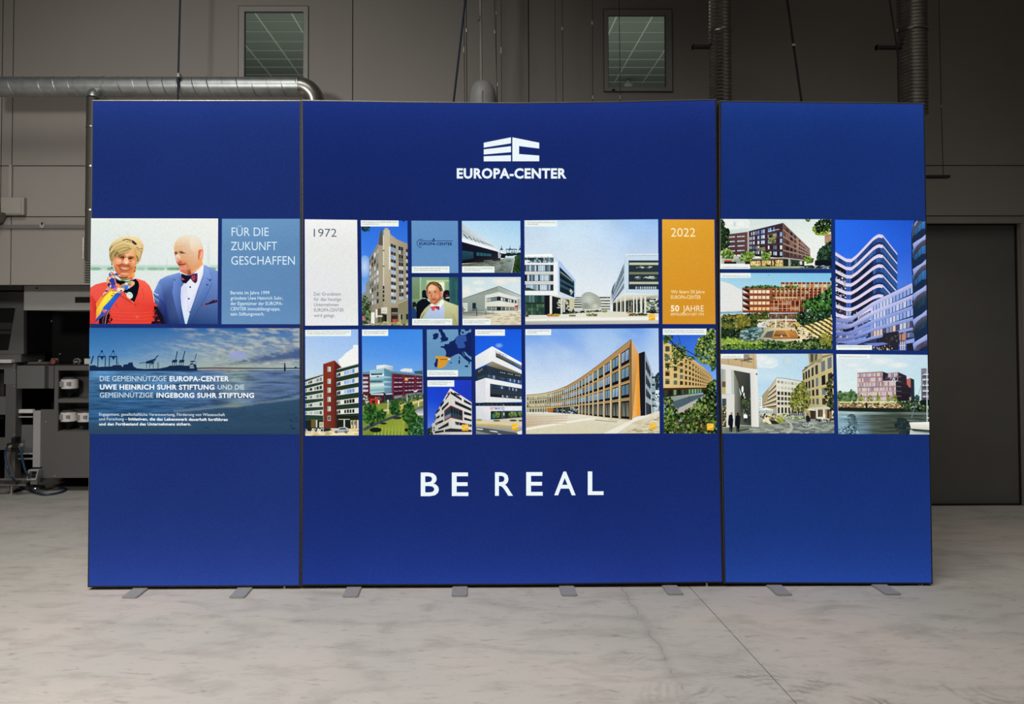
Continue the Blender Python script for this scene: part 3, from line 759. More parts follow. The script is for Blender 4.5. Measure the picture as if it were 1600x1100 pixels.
for k, o in OUT.items():
    W = [at(x, y, D) for x, y in o]; P = [(p.x, p.z) for p in W]
    
    root = thing('light_box', ((min(p[0] for p in P)+max(p[0] for p in P))/2, D+0.06, 0), LAB[k], 'light box', 'backlit boxes of the display wall')
    BOX[k] = root
    I1 = inset(P, 0.0035); I2 = inset(P, 0.0085); I3 = inset(P, 0.03)
    n = len(P); a, b_, c, d_ = nside(k); idx = 0
    for nm, cnt in zip(('top_rail', 'right_rail', 'bottom_rail', 'left_rail'), (a, b_, c, d_)):
        mb = MB()
        for i in range(idx, idx+cnt):
            j = (i+1) % n
            A = [P[i], P[j]]; B = [I1[i], I1[j]]; C3 = [I3[i], I3[j]]
            y0, y1 = D+0.002, D+0.12
            vs = [(A[0][0], y0, A[0][1]), (A[1][0], y0, A[1][1]), (B[1][0], y0, B[1][1]), (B[0][0], y0, B[0][1]),
                  (A[0][0], y1, A[0][1]), (A[1][0], y1, A[1][1]), (C3[1][0], y1, C3[1][1]), (C3[0][0], y1, C3[0][1])]
            mb.add(vs, [(0, 1, 2, 3), (4, 7, 6, 5), (0, 4, 5, 1), (3, 2, 6, 7)])
        mb.build(nm, M['alu' if nm == 'top_rail' else 'shaded_rail'], root, smooth=False); idx += cnt
    ring(I1, I2, D-0.0005, D+0.006, MB()).build('gasket', M['gasket'], root, smooth=False)
    MB().prism(I3, D+0.105, D+0.11).build('back_panel', M['hood'], root)
    mb = MB(); mb.add([(p[0], D, p[1]) for p in I2], [tuple(range(n))])
    mb.add([(p[0], D+0.004, p[1]) for p in I2], [tuple(range(n-1, -1, -1))])
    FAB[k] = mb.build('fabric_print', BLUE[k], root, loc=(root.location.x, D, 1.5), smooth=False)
    tag(FAB[k], 'glowing blue printed cloth')
# feet, footprints read off the photo where their front edge meets the floor
def foot(x0, x1, y, k):
    a, b_ = onz(x0, y, 0.0), onz(x1, y, 0.0); t = 0.011
    bm = bmesh.new(); bmesh.ops.create_cube(bm, size=1)
    X0_, X1_, Y0_, Y1_ = a.x, b_.x, a.y, D+0.30
    for v in bm.verts: v.co = Vector(((X0_+X1_)/2+v.co.x*(X1_-X0_), (Y0_+Y1_)/2+v.co.y*(Y1_-Y0_), t/2+v.co.z*t))
    bmesh.ops.bevel(bm, geom=[e for e in bm.edges if abs(e.verts[0].co.z-e.verts[1].co.z) > t*0.5], offset=0.008, segments=3, affect='EDGES')
    bmesh.ops.bevel(bm, geom=[e for e in bm.edges if min(e.verts[0].co.z, e.verts[1].co.z) > t*0.9], offset=0.003, segments=2, affect='EDGES')
    MB().addbm(bm).build('foot_plate', M['foot'], BOX[k], smooth=False)
    MB().box(((X0_+X1_)/2-0.02, D+0.03, t), ((X0_+X1_)/2+0.02, D+0.09, 0.045)).build('foot_bracket', M['alu'], BOX[k])
for x0, x1, y, k in ((189.3, 213.5, 935.8, 'left'), (357.5, 382, 935.6, 'left'), (534.5, 558.8, 934.4, 'mid'), (705.5, 730.3, 933.2, 'mid'),
                     (877.8, 902.3, 932.4, 'mid'), (1043.8, 1068.6, 930.7, 'mid'), (1214.2, 1239, 931.6, 'right'), (1384, 1409.2, 930.6, 'right')):
    foot(x0, x1, y, k)
def stub(x, k, m='white_plastic'):
    q = at(x, 915, D+0.03); lathe(MB(), (q.x, D+0.02, 0), [(0.009, 0), (0.009, 0.004), (0.006, 0.006), (0.006, 0.045)], 12).build('levelling_screw', M[m], BOX[k])
stub(445.3, 'left'); stub(1103.5, 'mid'); stub(1290, 'right', 'black'); stub(340, 'left', 'black'); stub(502, 'mid', 'black')
q = at(1441, 914, D+0.01); pts = [(q.x+0.012*math.cos(a*math.pi/6)-0.01, D+0.01+0.004*math.sin(a), 0.018+0.018*math.sin(a*math.pi/6)) for a in range(13)]
MB().tube(pts, 0.0018, 6).build('cable_tie', M['white_plastic'], BOX['right'])
for x0, x1, k in ((309, 322, 'left'), (614, 648, 'mid'), (935, 965, 'mid')):
    a, b_ = onz(x0, 919, 0.01), onz(x1, 918, 0.01)
    MB().tube([(a.x, D+0.06, 0.006), ((a.x+b_.x)/2, D+0.04, 0.014), (b_.x, D+0.07, 0.005)], 0.004, 6).build('power_lead', M['black'], BOX[k])
# silver connectors visible in the gaps between the boxes
a, m1_, m2_, b_ = at(1122.2, 158, D+0.05), at(1122.6, 345, D+0.05), at(1124.0, 560, D+0.05), at(1130.8, 910, D+0.05)
MB().prism([(a.x-0.004, a.z), (a.x+0.004, a.z), (m1_.x+0.002, m1_.z), (m2_.x+0.0015, m2_.z), (b_.x+0.001, b_.z), (b_.x-0.001, b_.z), (m2_.x-0.0015, m2_.z), (m1_.x-0.002, m1_.z)], D+0.05, D+0.1).build('joining_strip', M['shaded_rail'], BOX['mid'])
# ================================================================ PRINTED PICTURES ON THE CLOTH
STEP = 0.00003
FONT_CACHE = {}
def glyphs(txt, bold=0.0):
    key = (txt, bold)
    if key in FONT_CACHE: return FONT_CACHE[key]
    cu = bpy.data.curves.new('t', 'FONT'); cu.body = txt; cu.size = 1.0; cu.offset = bold; cu.resolution_u = 3; cu.fill_mode = 'FRONT'
    if bold > 0.02: cu.space_character = 1.07
    ob = bpy.data.objects.new('t', cu); COL.objects.link(ob)
    me = bpy.data.meshes.new_from_object(ob.evaluated_get(bpy.context.evaluated_depsgraph_get()))
    v = [(p.co.x, p.co.y) for p in me.vertices]; f = [tuple(p.vertices) for p in me.polygons]
    bpy.data.objects.remove(ob); bpy.data.curves.remove(cu); bpy.data.meshes.remove(me)
    FONT_CACHE[key] = (v, f); return v, f
def clip(pts, cols, quad):
    """convex clip of a coloured polygon"""
    n = len(quad)
    for i in range(n):
        ax, ay = quad[i]; bx, by = quad[(i+1) % n]
        def sd(p): return (bx-ax)*(p[1]-ay)-(by-ay)*(p[0]-ax)
        out = []; oc = []
        m_ = len(pts)
        if not m_: return [], []
        ds = [sd(p) for p in pts]
        if min(ds) >= -1e-9: continue
        for j in range(m_):
            p, q = pts[j-1], pts[j]; dp, dq = ds[j-1], ds[j]
            if (dp >= 0) != (dq >= 0):
                t = dp/(dp-dq); out.append((p[0]+(q[0]-p[0])*t, p[1]+(q[1]-p[1])*t))
                oc.append(tuple(cols[j-1][k]+(cols[j][k]-cols[j-1][k])*t for k in range(3)))
            if dq >= 0: out.append(q); oc.append(cols[j])
        pts, cols = out, oc
    return pts, cols
def inside(p, poly):
    c = False; j = len(poly)-1
    for i in range(len(poly)):
        if ((poly[i][1] > p[1]) != (poly[j][1] > p[1])) and p[0] < (poly[j][0]-poly[i][0])*(p[1]-poly[i][1])/(poly[j][1]-poly[i][1]+1e-12)+poly[i][0]: c = not c
        j = i
    return c
def homog(q):
    (x0, y0), (x1, y1), (x2, y2), (x3, y3) = q
    dx1, dx2, dy1, dy2 = x1-x2, x3-x2, y1-y2, y3-y2; sx, sy = x0-x1+x2-x3, y0-y1+y2-y3
    den = dx1*dy2-dx2*dy1; g = (sx*dy2-dx2*sy)/den; h = (dx1*sy-sx*dy1)/den
    a, b_, c = x1-x0+g*x1, x3-x0+h*x3, x0; d, e, f = y1-y0+g*y1, y3-y0+h*y3, y0
    return lambda u, v: ((a*u+b_*v+c)/(g*u+h*v+1), (d*u+e*v+f)/(g*u+h*v+1))
class Pic:
    def __init__(s, quad, origin, scale, seed=1):
        s.o = origin; s.k = scale; s.v = []; s.f = []; s.c = []; s.L = 1
        s.quad = [s.T(p) for p in quad]; s.rnd = random.Random(seed)
        q = s.quad; s.bb = (min(p[0] for p in quad), min(p[1] for p in quad), max(p[0] for p in quad), max(p[1] for p in quad))
    def T(s, p): return (s.o[0]+p[0]/s.k, s.o[1]+p[1]/s.k)
    def sys(s, ox, oy, k): s.o = (ox, oy); s.k = k; return s
    def up(s): s.L += 1
    def raw(s, pts, cols, sub=0.0):
        P, C = clip([s.T(p) for p in pts], cols, s.quad)
        if len(P) < 3: return
        n = len(s.v)
        for p in P: s.v.append((p[0], p[1], s.L+sub))
        s.f.append(tuple(range(n, n+len(P)))); s.c.append(C)
    def poly(s, pts, col):
        if isinstance(col, list):   # one colour per corner; a shorter or longer list is spread over the outline
            m_, n_ = len(col), len(pts); cols = [srgb(col[min(m_-1, int(i*m_/n_))]) for i in range(n_)]
        else: cols = [srgb(col)]*len(pts)
        s.raw(pts, cols); s.up(); return s
    def rect(s, x0, y0, x1, y1, col): return s.poly([(x0, y0), (x1, y0), (x1, y1), (x0, y1)], col)
    def grad(s, x0, y0, x1, y1, stops):
        """vertical gradient; stops are colours or (colour left, colour right)"""
        n = len(stops)-1
        for i in range(n):
            a, b_ = stops[i], stops[i+1]; a = a if isinstance(a, tuple) else (a, a); b_ = b_ if isinstance(b_, tuple) else (b_, b_)
            ya, yb = y0+(y1-y0)*i/n, y0+(y1-y0)*(i+1)/n
            s.raw([(x0, ya), (x1, ya), (x1, yb), (x0, yb)], [srgb(a[0]), srgb(a[1]), srgb(b_[1]), srgb(b_[0])])
        s.up(); return s
    def fill(s, stops): 
        b_ = s.bb; return s.grad(b_[0]-30, b_[1]-8, b_[2]+30, b_[3]+8, stops)
    def ell(s, cx, cy, rx, ry, col, n=14, rot=0.0):
        ca, sa = math.cos(rot), math.sin(rot)
        return s.poly([(cx+rx*math.cos(2*math.pi*i/n)*ca-ry*math.sin(2*math.pi*i/n)*sa, cy+rx*math.cos(2*math.pi*i/n)*sa+ry*math.sin(2*math.pi*i/n)*ca) for i in range(n)], col)
    def line(s, pts, w, col):
        c = srgb(col); w = w/2
        for (x0, y0), (x1, y1) in zip(pts, pts[1:]):
            d = math.hypot(x1-x0, y1-y0) or 1; nx, ny = -(y1-y0)/d*w, (x1-x0)/d*w
            s.raw([(x0+nx, y0+ny), (x1+nx, y1+ny), (x1-nx, y1-ny), (x0-nx, y0-ny)], [c]*4)
        s.up(); return s
    def grid(s, q, us, vs, cols, jit=0.0, skip=0.0):
        """filled cells on a perspective facade; us, vs: list of (a,b) intervals in 0..1"""
        H = homog(q); cl = [srgb(c) for c in cols]
        for (u0, u1) in us:
            for (v0, v1) in vs:
                if skip and s.rnd.random() < skip: continue
                s.raw([H(u0, v0), H(u1, v0), H(u1, v1), H(u0, v1)], [s.rnd.choice(cl)]*4)
        s.up(); return s
    def scat(s, area_, n, size, cols, asp=1.0, sides=5):
        cl = [srgb(c) for c in cols]
        x0 = min(p[0] for p in area_); x1 = max(p[0] for p in area_); y0 = min(p[1] for p in area_); y1 = max(p[1] for p in area_)
        k = 0; tries = 0; R = s.rnd
        while k < n and tries < n*12:
            tries += 1; p = (R.uniform(x0, x1), R.uniform(y0, y1))
            if not inside(p, area_): continue
            k += 1; z = size*R.uniform(0.5, 1.3); a0 = R.uniform(0, 6.28)
            s.raw([(p[0]+z*asp*R.uniform(.6, 1.1)*math.cos(a0+6.2832*i/sides), p[1]+z*R.uniform(.6, 1.1)*math.sin(a0+6.2832*i/sides)) for i in range(sides)], [R.choice(cl)]*sides, sub=(k % 40)*0.2)
        s.L += 9; return s
    def soft(s, cx, cy, rx, ry, col, base, n=6):
        """soft blob fading into the base colour"""
        a, b_ = srgb(col), srgb(base); m_ = 18
        ring_ = lambda f: [(cx+rx*f*math.cos(6.2832*i/m_), cy+ry*f*math.sin(6.2832*i/m_)) for i in range(m_)]
        for i in range(m_):
            p = ring_(1); j = (i+1) % m_
            s.raw([(cx, cy), p[i], p[j]], [a, b_, b_])
        s.up(); return s
    def field(s, nx, ny, fn, box=None):
        x0, y0, x1, y1 = box or (s.bb[0]-20, s.bb[1]-6, s.bb[2]+20, s.bb[3]+6)
        cc = [[srgb(fn(i/nx, j/ny)) for i in range(nx+1)] for j in range(ny+1)]
        for j in range(ny):
            for i in range(nx):
                xa, xb, ya, yb = x0+(x1-x0)*i/nx, x0+(x1-x0)*(i+1)/nx, y0+(y1-y0)*j/ny, y0+(y1-y0)*(j+1)/ny
                s.raw([(xa, ya), (xb, ya), (xb, yb), (xa, yb)], [cc[j][i], cc[j][i+1], cc[j+1][i+1], cc[j+1][i]])
        s.up(); return s
    def text(s, txt, x0, x1, base, cap, col, bold=0.0):
        """lettering fitted between x0 and x1, base line at base, capital height cap"""
        v, f = glyphs(txt, bold)
        if not v: return s
        hv, _ = glyphs('H', bold); ch = max(p[1] for p in hv)
        xa = min(p[0] for p in v); xb = max(p[0] for p in v); kx = (x1-x0)/(xb-xa); ky = cap/ch; c = srgb(col)
        dy = 0
        if isinstance(base, tuple): base, dy = base[0], (base[1]-base[0])/(x1-x0)
        for t in f: s.raw([(x0+(v[i][0]-xa)*kx, base+dy*(v[i][0]-xa)*kx-v[i][1]*ky) for i in t], [c]*len(t))
        s.up(); return s
    def caption(s, x0, y0, x1, y1, lines):
        """white caption strip with small grey lettering"""
        s.rect(x0, y0, x1, y1, 'eff6f1')
        pad = 0.045*(x1-x0)
        for (t, wf, yb) in lines: s.text(t, x0+16*s.k/6.11, x0+16*s.k/6.11+(x1-x0-32*s.k/6.11)*wf, y0+yb*s.k/6.11, 12.5*s.k/6.11, '7f8a88', 0.006)
        return s
    def build(s, name, parent, label=None):
        xs = [p[0] for p in s.v]; ys = [p[1] for p in s.v]
        c = at((min(xs)+max(xs))/2, (min(ys)+max(ys))/2, D); V = []
        for x, y, l in s.v:
            p = at(x, y, D); V.append((p.x-c.x, -0.0008-l*STEP, p.z-c.z))
        me = bpy.data.meshes.new(name); me.from_pydata(V, [], s.f)
        at2 = me.color_attributes.new('ink', 'FLOAT_COLOR', 'CORNER'); k = 0
        buf = []
        for cs in s.c:
            for q in cs: buf += [q[0], q[1], q[2], 1.0]
        at2.data.foreach_set('color', buf)
        me.materials.append(M['print']); me.update()
        # face the hall
        bm = bmesh.new(); bm.from_mesh(me)
        for f in bm.faces:
            if f.normal.y > 0: f.normal_flip()
        bm.to_mesh(me); bm.free()
        o = link(name, me, c, parent)
        if label: o['label'] = label
        return o
def fbm(x, y, sc=3.0, z=0.0, o=5):
    return mnoise.fractal(Vector((x*sc, y*sc, z)), 1.0, 2.0, o)
def lerp(a, b_, t):
    t = max(0, min(1, t)); a = srgb(a); b_ = srgb(b_); return tuple(a[i]+(b_[i]-a[i])*t for i in range(3))
def ivals(n, a=0.15, b_=0.85, lo=0.0, hi=1.0):
    w_ = (hi-lo)/n; return [(lo+w_*(i+a), lo+w_*(i+b_)) for i in range(n)]
# ---------------------------------------------------------------- big lettering
L_, M_, R_ = FAB['left'], FAB['mid'], FAB['right']
p = Pic([(-9999, -9999), (9999, -9999), (9999, 9999), (-9999, 9999)], (700, 200), 8)
W = 'eef8fc'
for q in ([(447, 185), (787, 117), (787, 192), (447, 246)], [(447, 268), (787, 228), (787, 302), (447, 332)], [(447, 354), (787, 340), (787, 416), (447, 417)],
          [(805, 117), (1140, 185), (1140, 257), (888, 226), (888, 326), (1140, 345), (1140, 416), (805, 416)]): p.poly(q, W); p.L -= 1
p.L += 1
p.build('logo_emblem', M_, 'white emblem of slanted bars')
p = Pic([(-9999, -9999), (9999, -9999), (9999, 9999), (-9999, 9999)], (700, 200), 8)
p.text('EUROPA-CENTER', 110, 1480, 626, 122, W, 0.036); p.build('logo_lettering', M_, 'bold white lettering under the emblem')
for ch, x0, x1, b_, c_ in (('B', 87, 229, 248, 182), ('E', 330, 459, 247, 181), ('R', 667, 808, 245, 181), ('E', 911, 1040, 244, 181), ('A', 1130, 1297, 241, 181), ('L', 1392, 1515, 239, 181)):
    p = Pic([(-9999, -9999), (9999, -9999), (9999, 9999), (-9999, 9999)], (640, 725), 5)
    p.text(ch, x0, x1, b_, c_, W, 0.012); p.build('slogan_letter', M_, 'large white letter ' + ch)

# ---------------------------------------------------------------- couple by the water
K = 6.11
p = Pic([(45, 38), (1258, 40), (1252, 1046), (35, 1044)], (135, 335), K, 3)
p.fill([('e6efe9', 'f1f2ea'), ('e3eae8', 'edf0ea'), ('e1e9e8', 'e9eeea'), ('dfe8e4', 'e6ece6'), ('e6ebe3', 'e4e9e0'), ('dfe3da', 'dce1d8')])
p.rect(0, 38, 1260, 50, 'fbfcf4')
p.grad(0, 478, 1280, 545, ['dfe9e2', 'b9d6c6', 'c3dacb', 'e2e9df'])
for cx, w_, c in ((90, 55, '86b79b'), (225, 30, '79ab8f'), (520, 40, 'a6c9b3'), (640, 60, '93bda3'), (715, 35, '9ac2aa'), (820, 55, '79b08d'), (1200, 40, '7fb593'), (870, 25, '6fa585')):
    p.ell(cx, 520, w_, 14, c)
p.grad(1152, 260, 1180, 500, ['e4eae6', 'dde5e1', 'e0e6e2'])
p.line([(770, 430), (770, 500)], 8, 'cfdad5')
# man: jacket
p.poly([(640, 745), (668, 700), (700, 625), (760, 590), (890, 555), (930, 600), (1120, 480), (1190, 510), (1260, 545), (1260, 1050), (740, 1050), (700, 960), (655, 850)],
       ['6c88cc', '7a9ad8', '6f8fd0', '86a3dc', '7a98d6', '5f7dc2', '8aa6e0', '7f9ddb', '7392d2', '2c4f86', '1d2f66', '1e2c60', '24366e'])
p.poly([(840, 620), (905, 590), (915, 690), (905, 800), (920, 930), (945, 1046), (900, 1046), (850, 880), (820, 740)], ['7391d2', '6482c6', '4c68ae', '4460a4', '35508e', '2c4580', '2e4886', '4a64aa', '6a86ca'])
p.poly([(690, 640), (720, 700), (735, 800), (770, 960), (800, 1046), (740, 1046), (690, 930), (650, 820), (642, 750)], ['7d9bd8', '5f7cc0', '4557a8', '2b3a78', '1f2a5c', '151b3a', '172044', '22336c', '6c88cc'])
p.poly([(700, 800), (760, 850), (800, 1046), (740, 1046)], ['3b4c96', '2e3c7e', '25316a', '10142c'])
p.line([(640, 742), (665, 765), (690, 770)], 9, 'c4d4ee'); p.line([(640, 760), (665, 790), (690, 800)], 7, '27386a')
p.line([(650, 790), (690, 830)], 8, '8fa6d8')
p.line([(840, 620), (850, 632)], 8, '2c3c6c')
# shirt
p.poly([(905, 700), (945, 640), (1000, 590), (1060, 530), (1112, 475), (1128, 492), (1118, 560), (1090, 640), (1055, 740), (1020, 850), (985, 960), (960, 1046), (944, 1046), (925, 960), (908, 880), (900, 780)],
       ['e3e6fa', 'dfe2f6', 'f0eff6', 'eef0f6', 'f8f6f2', 'f4f3f4', 'e6e9f6', 'e8e8fb', 'dcdcf6', 'd6d8f4', 'd8e2f8', 'cfe0f6', 'd6e4f8', 'dfe8fa', 'cdd8f6', 'd0d8f4'])
p.line([(945, 690), (965, 800), (975, 930)], 5, 'c9cdea')
for x, y in ((992, 694), (979, 805), (991, 932)): p.ell(x, y, 9, 9, '3a4a78')
# right lapel
p.poly([(1122, 480), (1165, 520), (1195, 625), (1150, 700), (1205, 655), (1150, 760), (1080, 880), (1010, 990), (972, 1046), (960, 1046), (1000, 900), (1060, 740), (1112, 590)],
       ['8aa8e2', '86a4e0', '6f90d2', '5f80c4', '6f90d2', '5676ba', '3f64a4', '32588e', '2a4c80', '274878', '40609e', '5a7abe', '7a98d8'])
p.line([(1192, 628), (1150, 612)], 5, '2a3f7c'); p.line([(1195, 622), (1172, 634)], 9, '1c2a5a'); p.line([(1165, 676), (1142, 668)], 9, '1d2b5c')
p.line([(1200, 655), (1140, 790), (1060, 930), (985, 1046)], 4, '2f4d88')
p.poly([(1108, 872), (1108, 860), (1160, 848), (1210, 818), (1252, 815), (1250, 838), (1180, 856)], '2a1430')
p.scat([(1112, 870), (1112, 858), (1210, 822), (1250, 818), (1245, 834)], 12, 7, ['b3344a', 'd04a54', '6a2240'])
# man: head, in a finer frame
p.sys(260, 360, 12.94)
p.poly([(155, 300), (175, 245), (230, 165), (310, 115), (420, 93), (540, 98), (640, 138), (700, 215), (735, 310), (748, 400), (748, 520), (725, 620), (745, 690), (650, 785), (560, 850), (490, 912), (400, 892), (330, 855), (280, 832), (265, 760), (240, 700), (205, 650), (180, 560), (165, 470), (160, 400), (150, 350)],
       ['f3cf9f', 'f4d3a4', 'f3dcb8', 'f1e2c9', 'f1e6d4', 'eee6d6', 'ece2d2', 'ecdcc6', 'f0d2ae', 'e8a070', 'ef9e62', 'f2a868', 'f3c088', 'eaa868', 'e0945c', 'b86a4a', 'c86a4c', 'd86c54', 'e0685a', 'e8947c', 'c2614c', 'b56048', 'f0b89a', 'd59a78', 'e3b184', 'f0c692'])
p.poly([(480, 110), (600, 130), (680, 200), (720, 300), (730, 390), (640, 420), (560, 440), (500, 380), (470, 250)], ['f0e4d0', 'eee4d4', 'ece2d4', 'ebdcc8', 'efcfae', 'efc79c', 'f3cfa2', 'f0dcbf', 'f2e2c8'])
p.poly([(180, 330), (260, 310), (380, 310), (420, 330), (300, 335), (200, 350)], 'e6b884')
p.poly([(165, 440), (200, 425), (230, 440), (225, 480), (180, 492), (168, 470)], '7b5a48'); p.poly([(250, 425), (300, 412), (360, 445), (410, 465), (340, 470), (280, 468), (262, 450)], '8b6446')
p.poly([(300, 440), (350, 448), (330, 466), (295, 462)], '4a2f28')
p.poly([(205, 490), (250, 480), (290, 540), (318, 600), (280, 625), (240, 645), (200, 630), (175, 580), (180, 530)], ['f3cfae', 'f8d9bc', 'f6cfb0', 'f0b28e', 'd27e5c', 'e09c84', 'e8b8a4', 'efc4ae', 'f0ccb4'])
p.poly([(240, 650), (280, 618), (315, 600), (340, 630), (380, 650), (400, 690), (380, 700), (310, 700), (240, 705), (225, 680)], ['a8503c', 'b85c42', 'd88a62', 'e0986c', 'e09068', 'cf7e58', 'c06a4c', 'c8684f', 'b8523f', 'b05a44'])
p.poly([(245, 690), (300, 685), (395, 672), (400, 682), (330, 700), (262, 712)], '6b1f22')
p.poly([(255, 715), (340, 702), (385, 700), (350, 740), (280, 750)], 'd9806e')
p.poly([(270, 765), (350, 750), (430, 770), (440, 830), (400, 860), (340, 850), (290, 830)], ['f0a892', 'eaa088', 'e09474', 'd08060', 'c86a58', 'd06058', 'dc6e62'])
p.line([(405, 620), (440, 690), (450, 760)], 14, 'd98b5c'); p.line([(360, 620), (410, 690), (440, 760), (430, 820)], 8, 'b8663f')
p.poly([(420, 830), (480, 770), (500, 860), (490, 905), (440, 890)], ['a85a3c', 'b86a44', '8a4230', '7e3a2c', '9a4c38'])
p.poly([(500, 850), (560, 800), (650, 740), (700, 690), (740, 690), (640, 790), (560, 850)], 'f0b27a')
p.poly([(650, 400), (700, 385), (745, 400), (752, 450), (735, 520), (700, 600), (650, 600), (635, 560), (650, 480)], ['ec7c50', 'ea6248', 'f08a6c', 'f0a088', 'f3b090', 'efa070', 'e08a54', 'd87a48', 'd86a40'])
p.poly([(700, 420), (730, 430), (725, 500), (695, 560), (680, 540), (700, 480)], 'f8bca4'); p.line([(668, 420), (660, 500), (650, 560)], 9, 'c04e30')
# bow tie
p.poly([(305, 870), (400, 905), (490, 915), (495, 970), (440, 1030), (400, 1075), (340, 1060), (305, 1010)], '16142c')
p.poly([(490, 910), (560, 875), (630, 865), (635, 950), (625, 1030), (590, 1075), (540, 1040), (495, 980)], '46204c')
p.poly([(310, 1000), (320, 950), (350, 975), (375, 1005)], 'd05548'); p.ell(545, 960, 35, 48, 'cc4a48'); p.scat([(510, 920), (625, 875), (625, 1020), (590, 1060), (530, 1010)], 20, 13, ['7c2c50', 'd25a50', '2c2050', '50286c'])
p.poly([(470, 915), (500, 905), (505, 985), (470, 970)], '241634')
# woman
p.sys(135, 335, K)
p.poly([(30, 1050), (30, 705), (90, 668), (160, 650), (240, 640), (300, 655), (400, 650), (480, 612), (560, 636), (605, 680), (632, 740), (648, 835), (680, 872), (655, 900), (662, 960), (640, 1050)],
       ['e04038', 'f05a4c', 'f46252', 'f25846', 'e84c38', 'f0563f', 'f46250', 'f8705c', 'fa6c58', 'f8604c', 'f45a48', 'f04a38', 'e84434', 'e43c30', 'ee4030', 'e63c2c'])
p.poly([(30, 760), (60, 780), (110, 860), (90, 930), (80, 1046), (30, 1046)], ['e84a40', 'dd3c34', 'cf352e', 'c8302a', 'd83a30', 'd83a32'])
p.sys(155, 425, 12.94)
for y in range(780, 1040, 22): p.line([(270, y-10), (620, y+6), (820, y+8), (1080, y-14)], 4, ['e2443a', 'fb6a54', 'dc3c2e'][y // 22 % 3])
p.line([(430, 470), (560, 560), (640, 610), (700, 640), (760, 665)], 14, '9c2a1c'); p.line([(660, 590), (705, 632)], 12, 'f9a48c')
p.line([(310, 650), (400, 730)], 12, 'c8382a'); p.line([(720, 640), (745, 720)], 10, 'c8382a'); p.line([(880, 330), (905, 560)], 12, 'dc4434'); p.line([(330, 620), (380, 690)], 8, 'b8301f')
p.ell(775, 908, 26, 26, 'fb8470'); p.ell(778, 910, 17, 17, 'dd4030')
# dark parts below the arms
p.poly([(0, 1060), (0, 950), (130, 860), (235, 740), (205, 830), (240, 900), (280, 960), (200, 1060)], '1a0e16')
p.scat([(200, 850), (240, 900), (290, 970), (240, 1050), (180, 1050)], 18, 22, ['f04a38', 'c8382c', '2a1018'])
p.line([(215, 760), (150, 880), (125, 1050)], 13, 'e08a86'); p.line([(120, 870), (80, 960), (80, 1050)], 9, '9a6a7c')
p.poly([(1050, 1060), (1085, 960), (1110, 900), (1125, 800), (1108, 690), (1180, 700), (1230, 800), (1300, 900), (1310, 1060)], '17121e')
p.scat([(1090, 1040), (1100, 900), (1130, 750), (1170, 760), (1220, 930), (1240, 1040)], 34, 20, ['8e2a26', 'd8443a', '2a1420', '4a1c20', '17121e'], 1.6)
# black top, chest
p.poly([(300, 90), (400, 170), (560, 190), (700, 150), (740, 135), (800, 200), (815, 280), (785, 440), (715, 612), (640, 556), (500, 400), (420, 290), (340, 200)], '0d1119')
p.poly([(520, 230), (680, 180), (724, 205), (720, 255), (660, 305), (560, 335), (470, 300), (440, 260)], ['eaa87c', 'f2bc90', 'f4c49a', 'eeb488', 'e8a478', 'd89068', 'd08a62', 'd0865c'])
# scarf
p.poly([(200, 80), (215, 20), (250, -10), (330, 50), (430, 90), (520, 100), (620, 75), (700, 0), (725, 20), (728, 90), (700, 130), (610, 160), (500, 182), (400, 170), (310, 110), (250, 90)],
       ['5a4a90', 'c05a5c', 'e0703a', 'e88848', 'c86a3c', 'b8603a', 'e8843c', 'f5b04c', 'f8c45c', 'f6b84c', 'f0a050', '7aa870', '5c8a58', '88a47c', 'e8e0e0', 'd8785c'])
p.line([(390, 150), (460, 172), (560, 160), (620, 130)], 16, '4c9a58'); p.line([(330, 70), (400, 130), (440, 165)], 26, 'f4f0ea'); p.ell(360, 50, 42, 26, '3c4aa8'); p.ell(225, 55, 24, 40, '4a55a8'); p.ell(245, 30, 14, 16, 'f0e8ee')
p.ell(648, 135, 40, 26, 'ee4f7e'); p.ell(600, 100, 30, 16, 'f29a4a')
p.poly([(400, 88), (520, 105), (600, 88), (560, 130), (440, 128)], '7a4530')
p.poly([(590, 190), (660, 178), (655, 235), (590, 260), (545, 240)], '86c060'); p.ell(555, 235, 30, 26, 'ece4cc'); p.ell(615, 262, 30, 30, 'd65a62'); p.ell(555, 312, 52, 48, '3f88e2'); p.ell(540, 322, 30, 26, '2f6fd2'); p.ell(612, 305, 22, 30, 'b4c8f0')
p.poly([(150, 180), (180, 100), (250, 90), (340, 150), (350, 220), (430, 270), (520, 300), (520, 380), (400, 400), (210, 400), (170, 290)], 'f1924e')
for x, y, rx, ry, c in ((180, 190, 28, 30, 'f8b060'), (265, 170, 60, 50, '2f3f9c'), (290, 230, 50, 55, '39409e'), (270, 300, 60, 38, '5a46b0'), (205, 260, 32, 42, '2a2c6c'), (330, 300, 30, 30, '8a50c0'), (340, 345, 42, 26, 'd66ac0'), (235, 290, 16, 26, 'dce0f0'),
                        (385, 265, 40, 26, 'ee8a5a'), (410, 355, 46, 36, 'f3e8b0'), (470, 360, 36, 34, 'efe8f0'), (455, 375, 22, 14, '40304a'), (480, 300, 40, 16, '4a8ac0'), (215, 130, 26, 20, 'e8e0d0'), (175, 350, 34, 26, 'c8a0c4'), (160, 385, 30, 16, '3c3a90')):
    p.ell(x, y, rx, ry, c)
p.line([(270, 385), (360, 392), (390, 402)], 14, '3a1c28')
p.poly([(200, 385), (400, 395), (330, 445), (235, 555), (125, 680), (65, 800), (0, 890), (-60, 1000), (-40, 700), (60, 540)], ['fdea3a', 'fbe84a', 'f8e436', 'fdf050', 'fbe63a', 'f6d838', 'f0c040', 'e88838', 'fbe23c', 'fdec48'])
p.poly([(200, 385), (230, 395), (120, 500), (40, 620), (-40, 760), (-60, 640), (40, 500), (110, 420)], 'f68c3e')
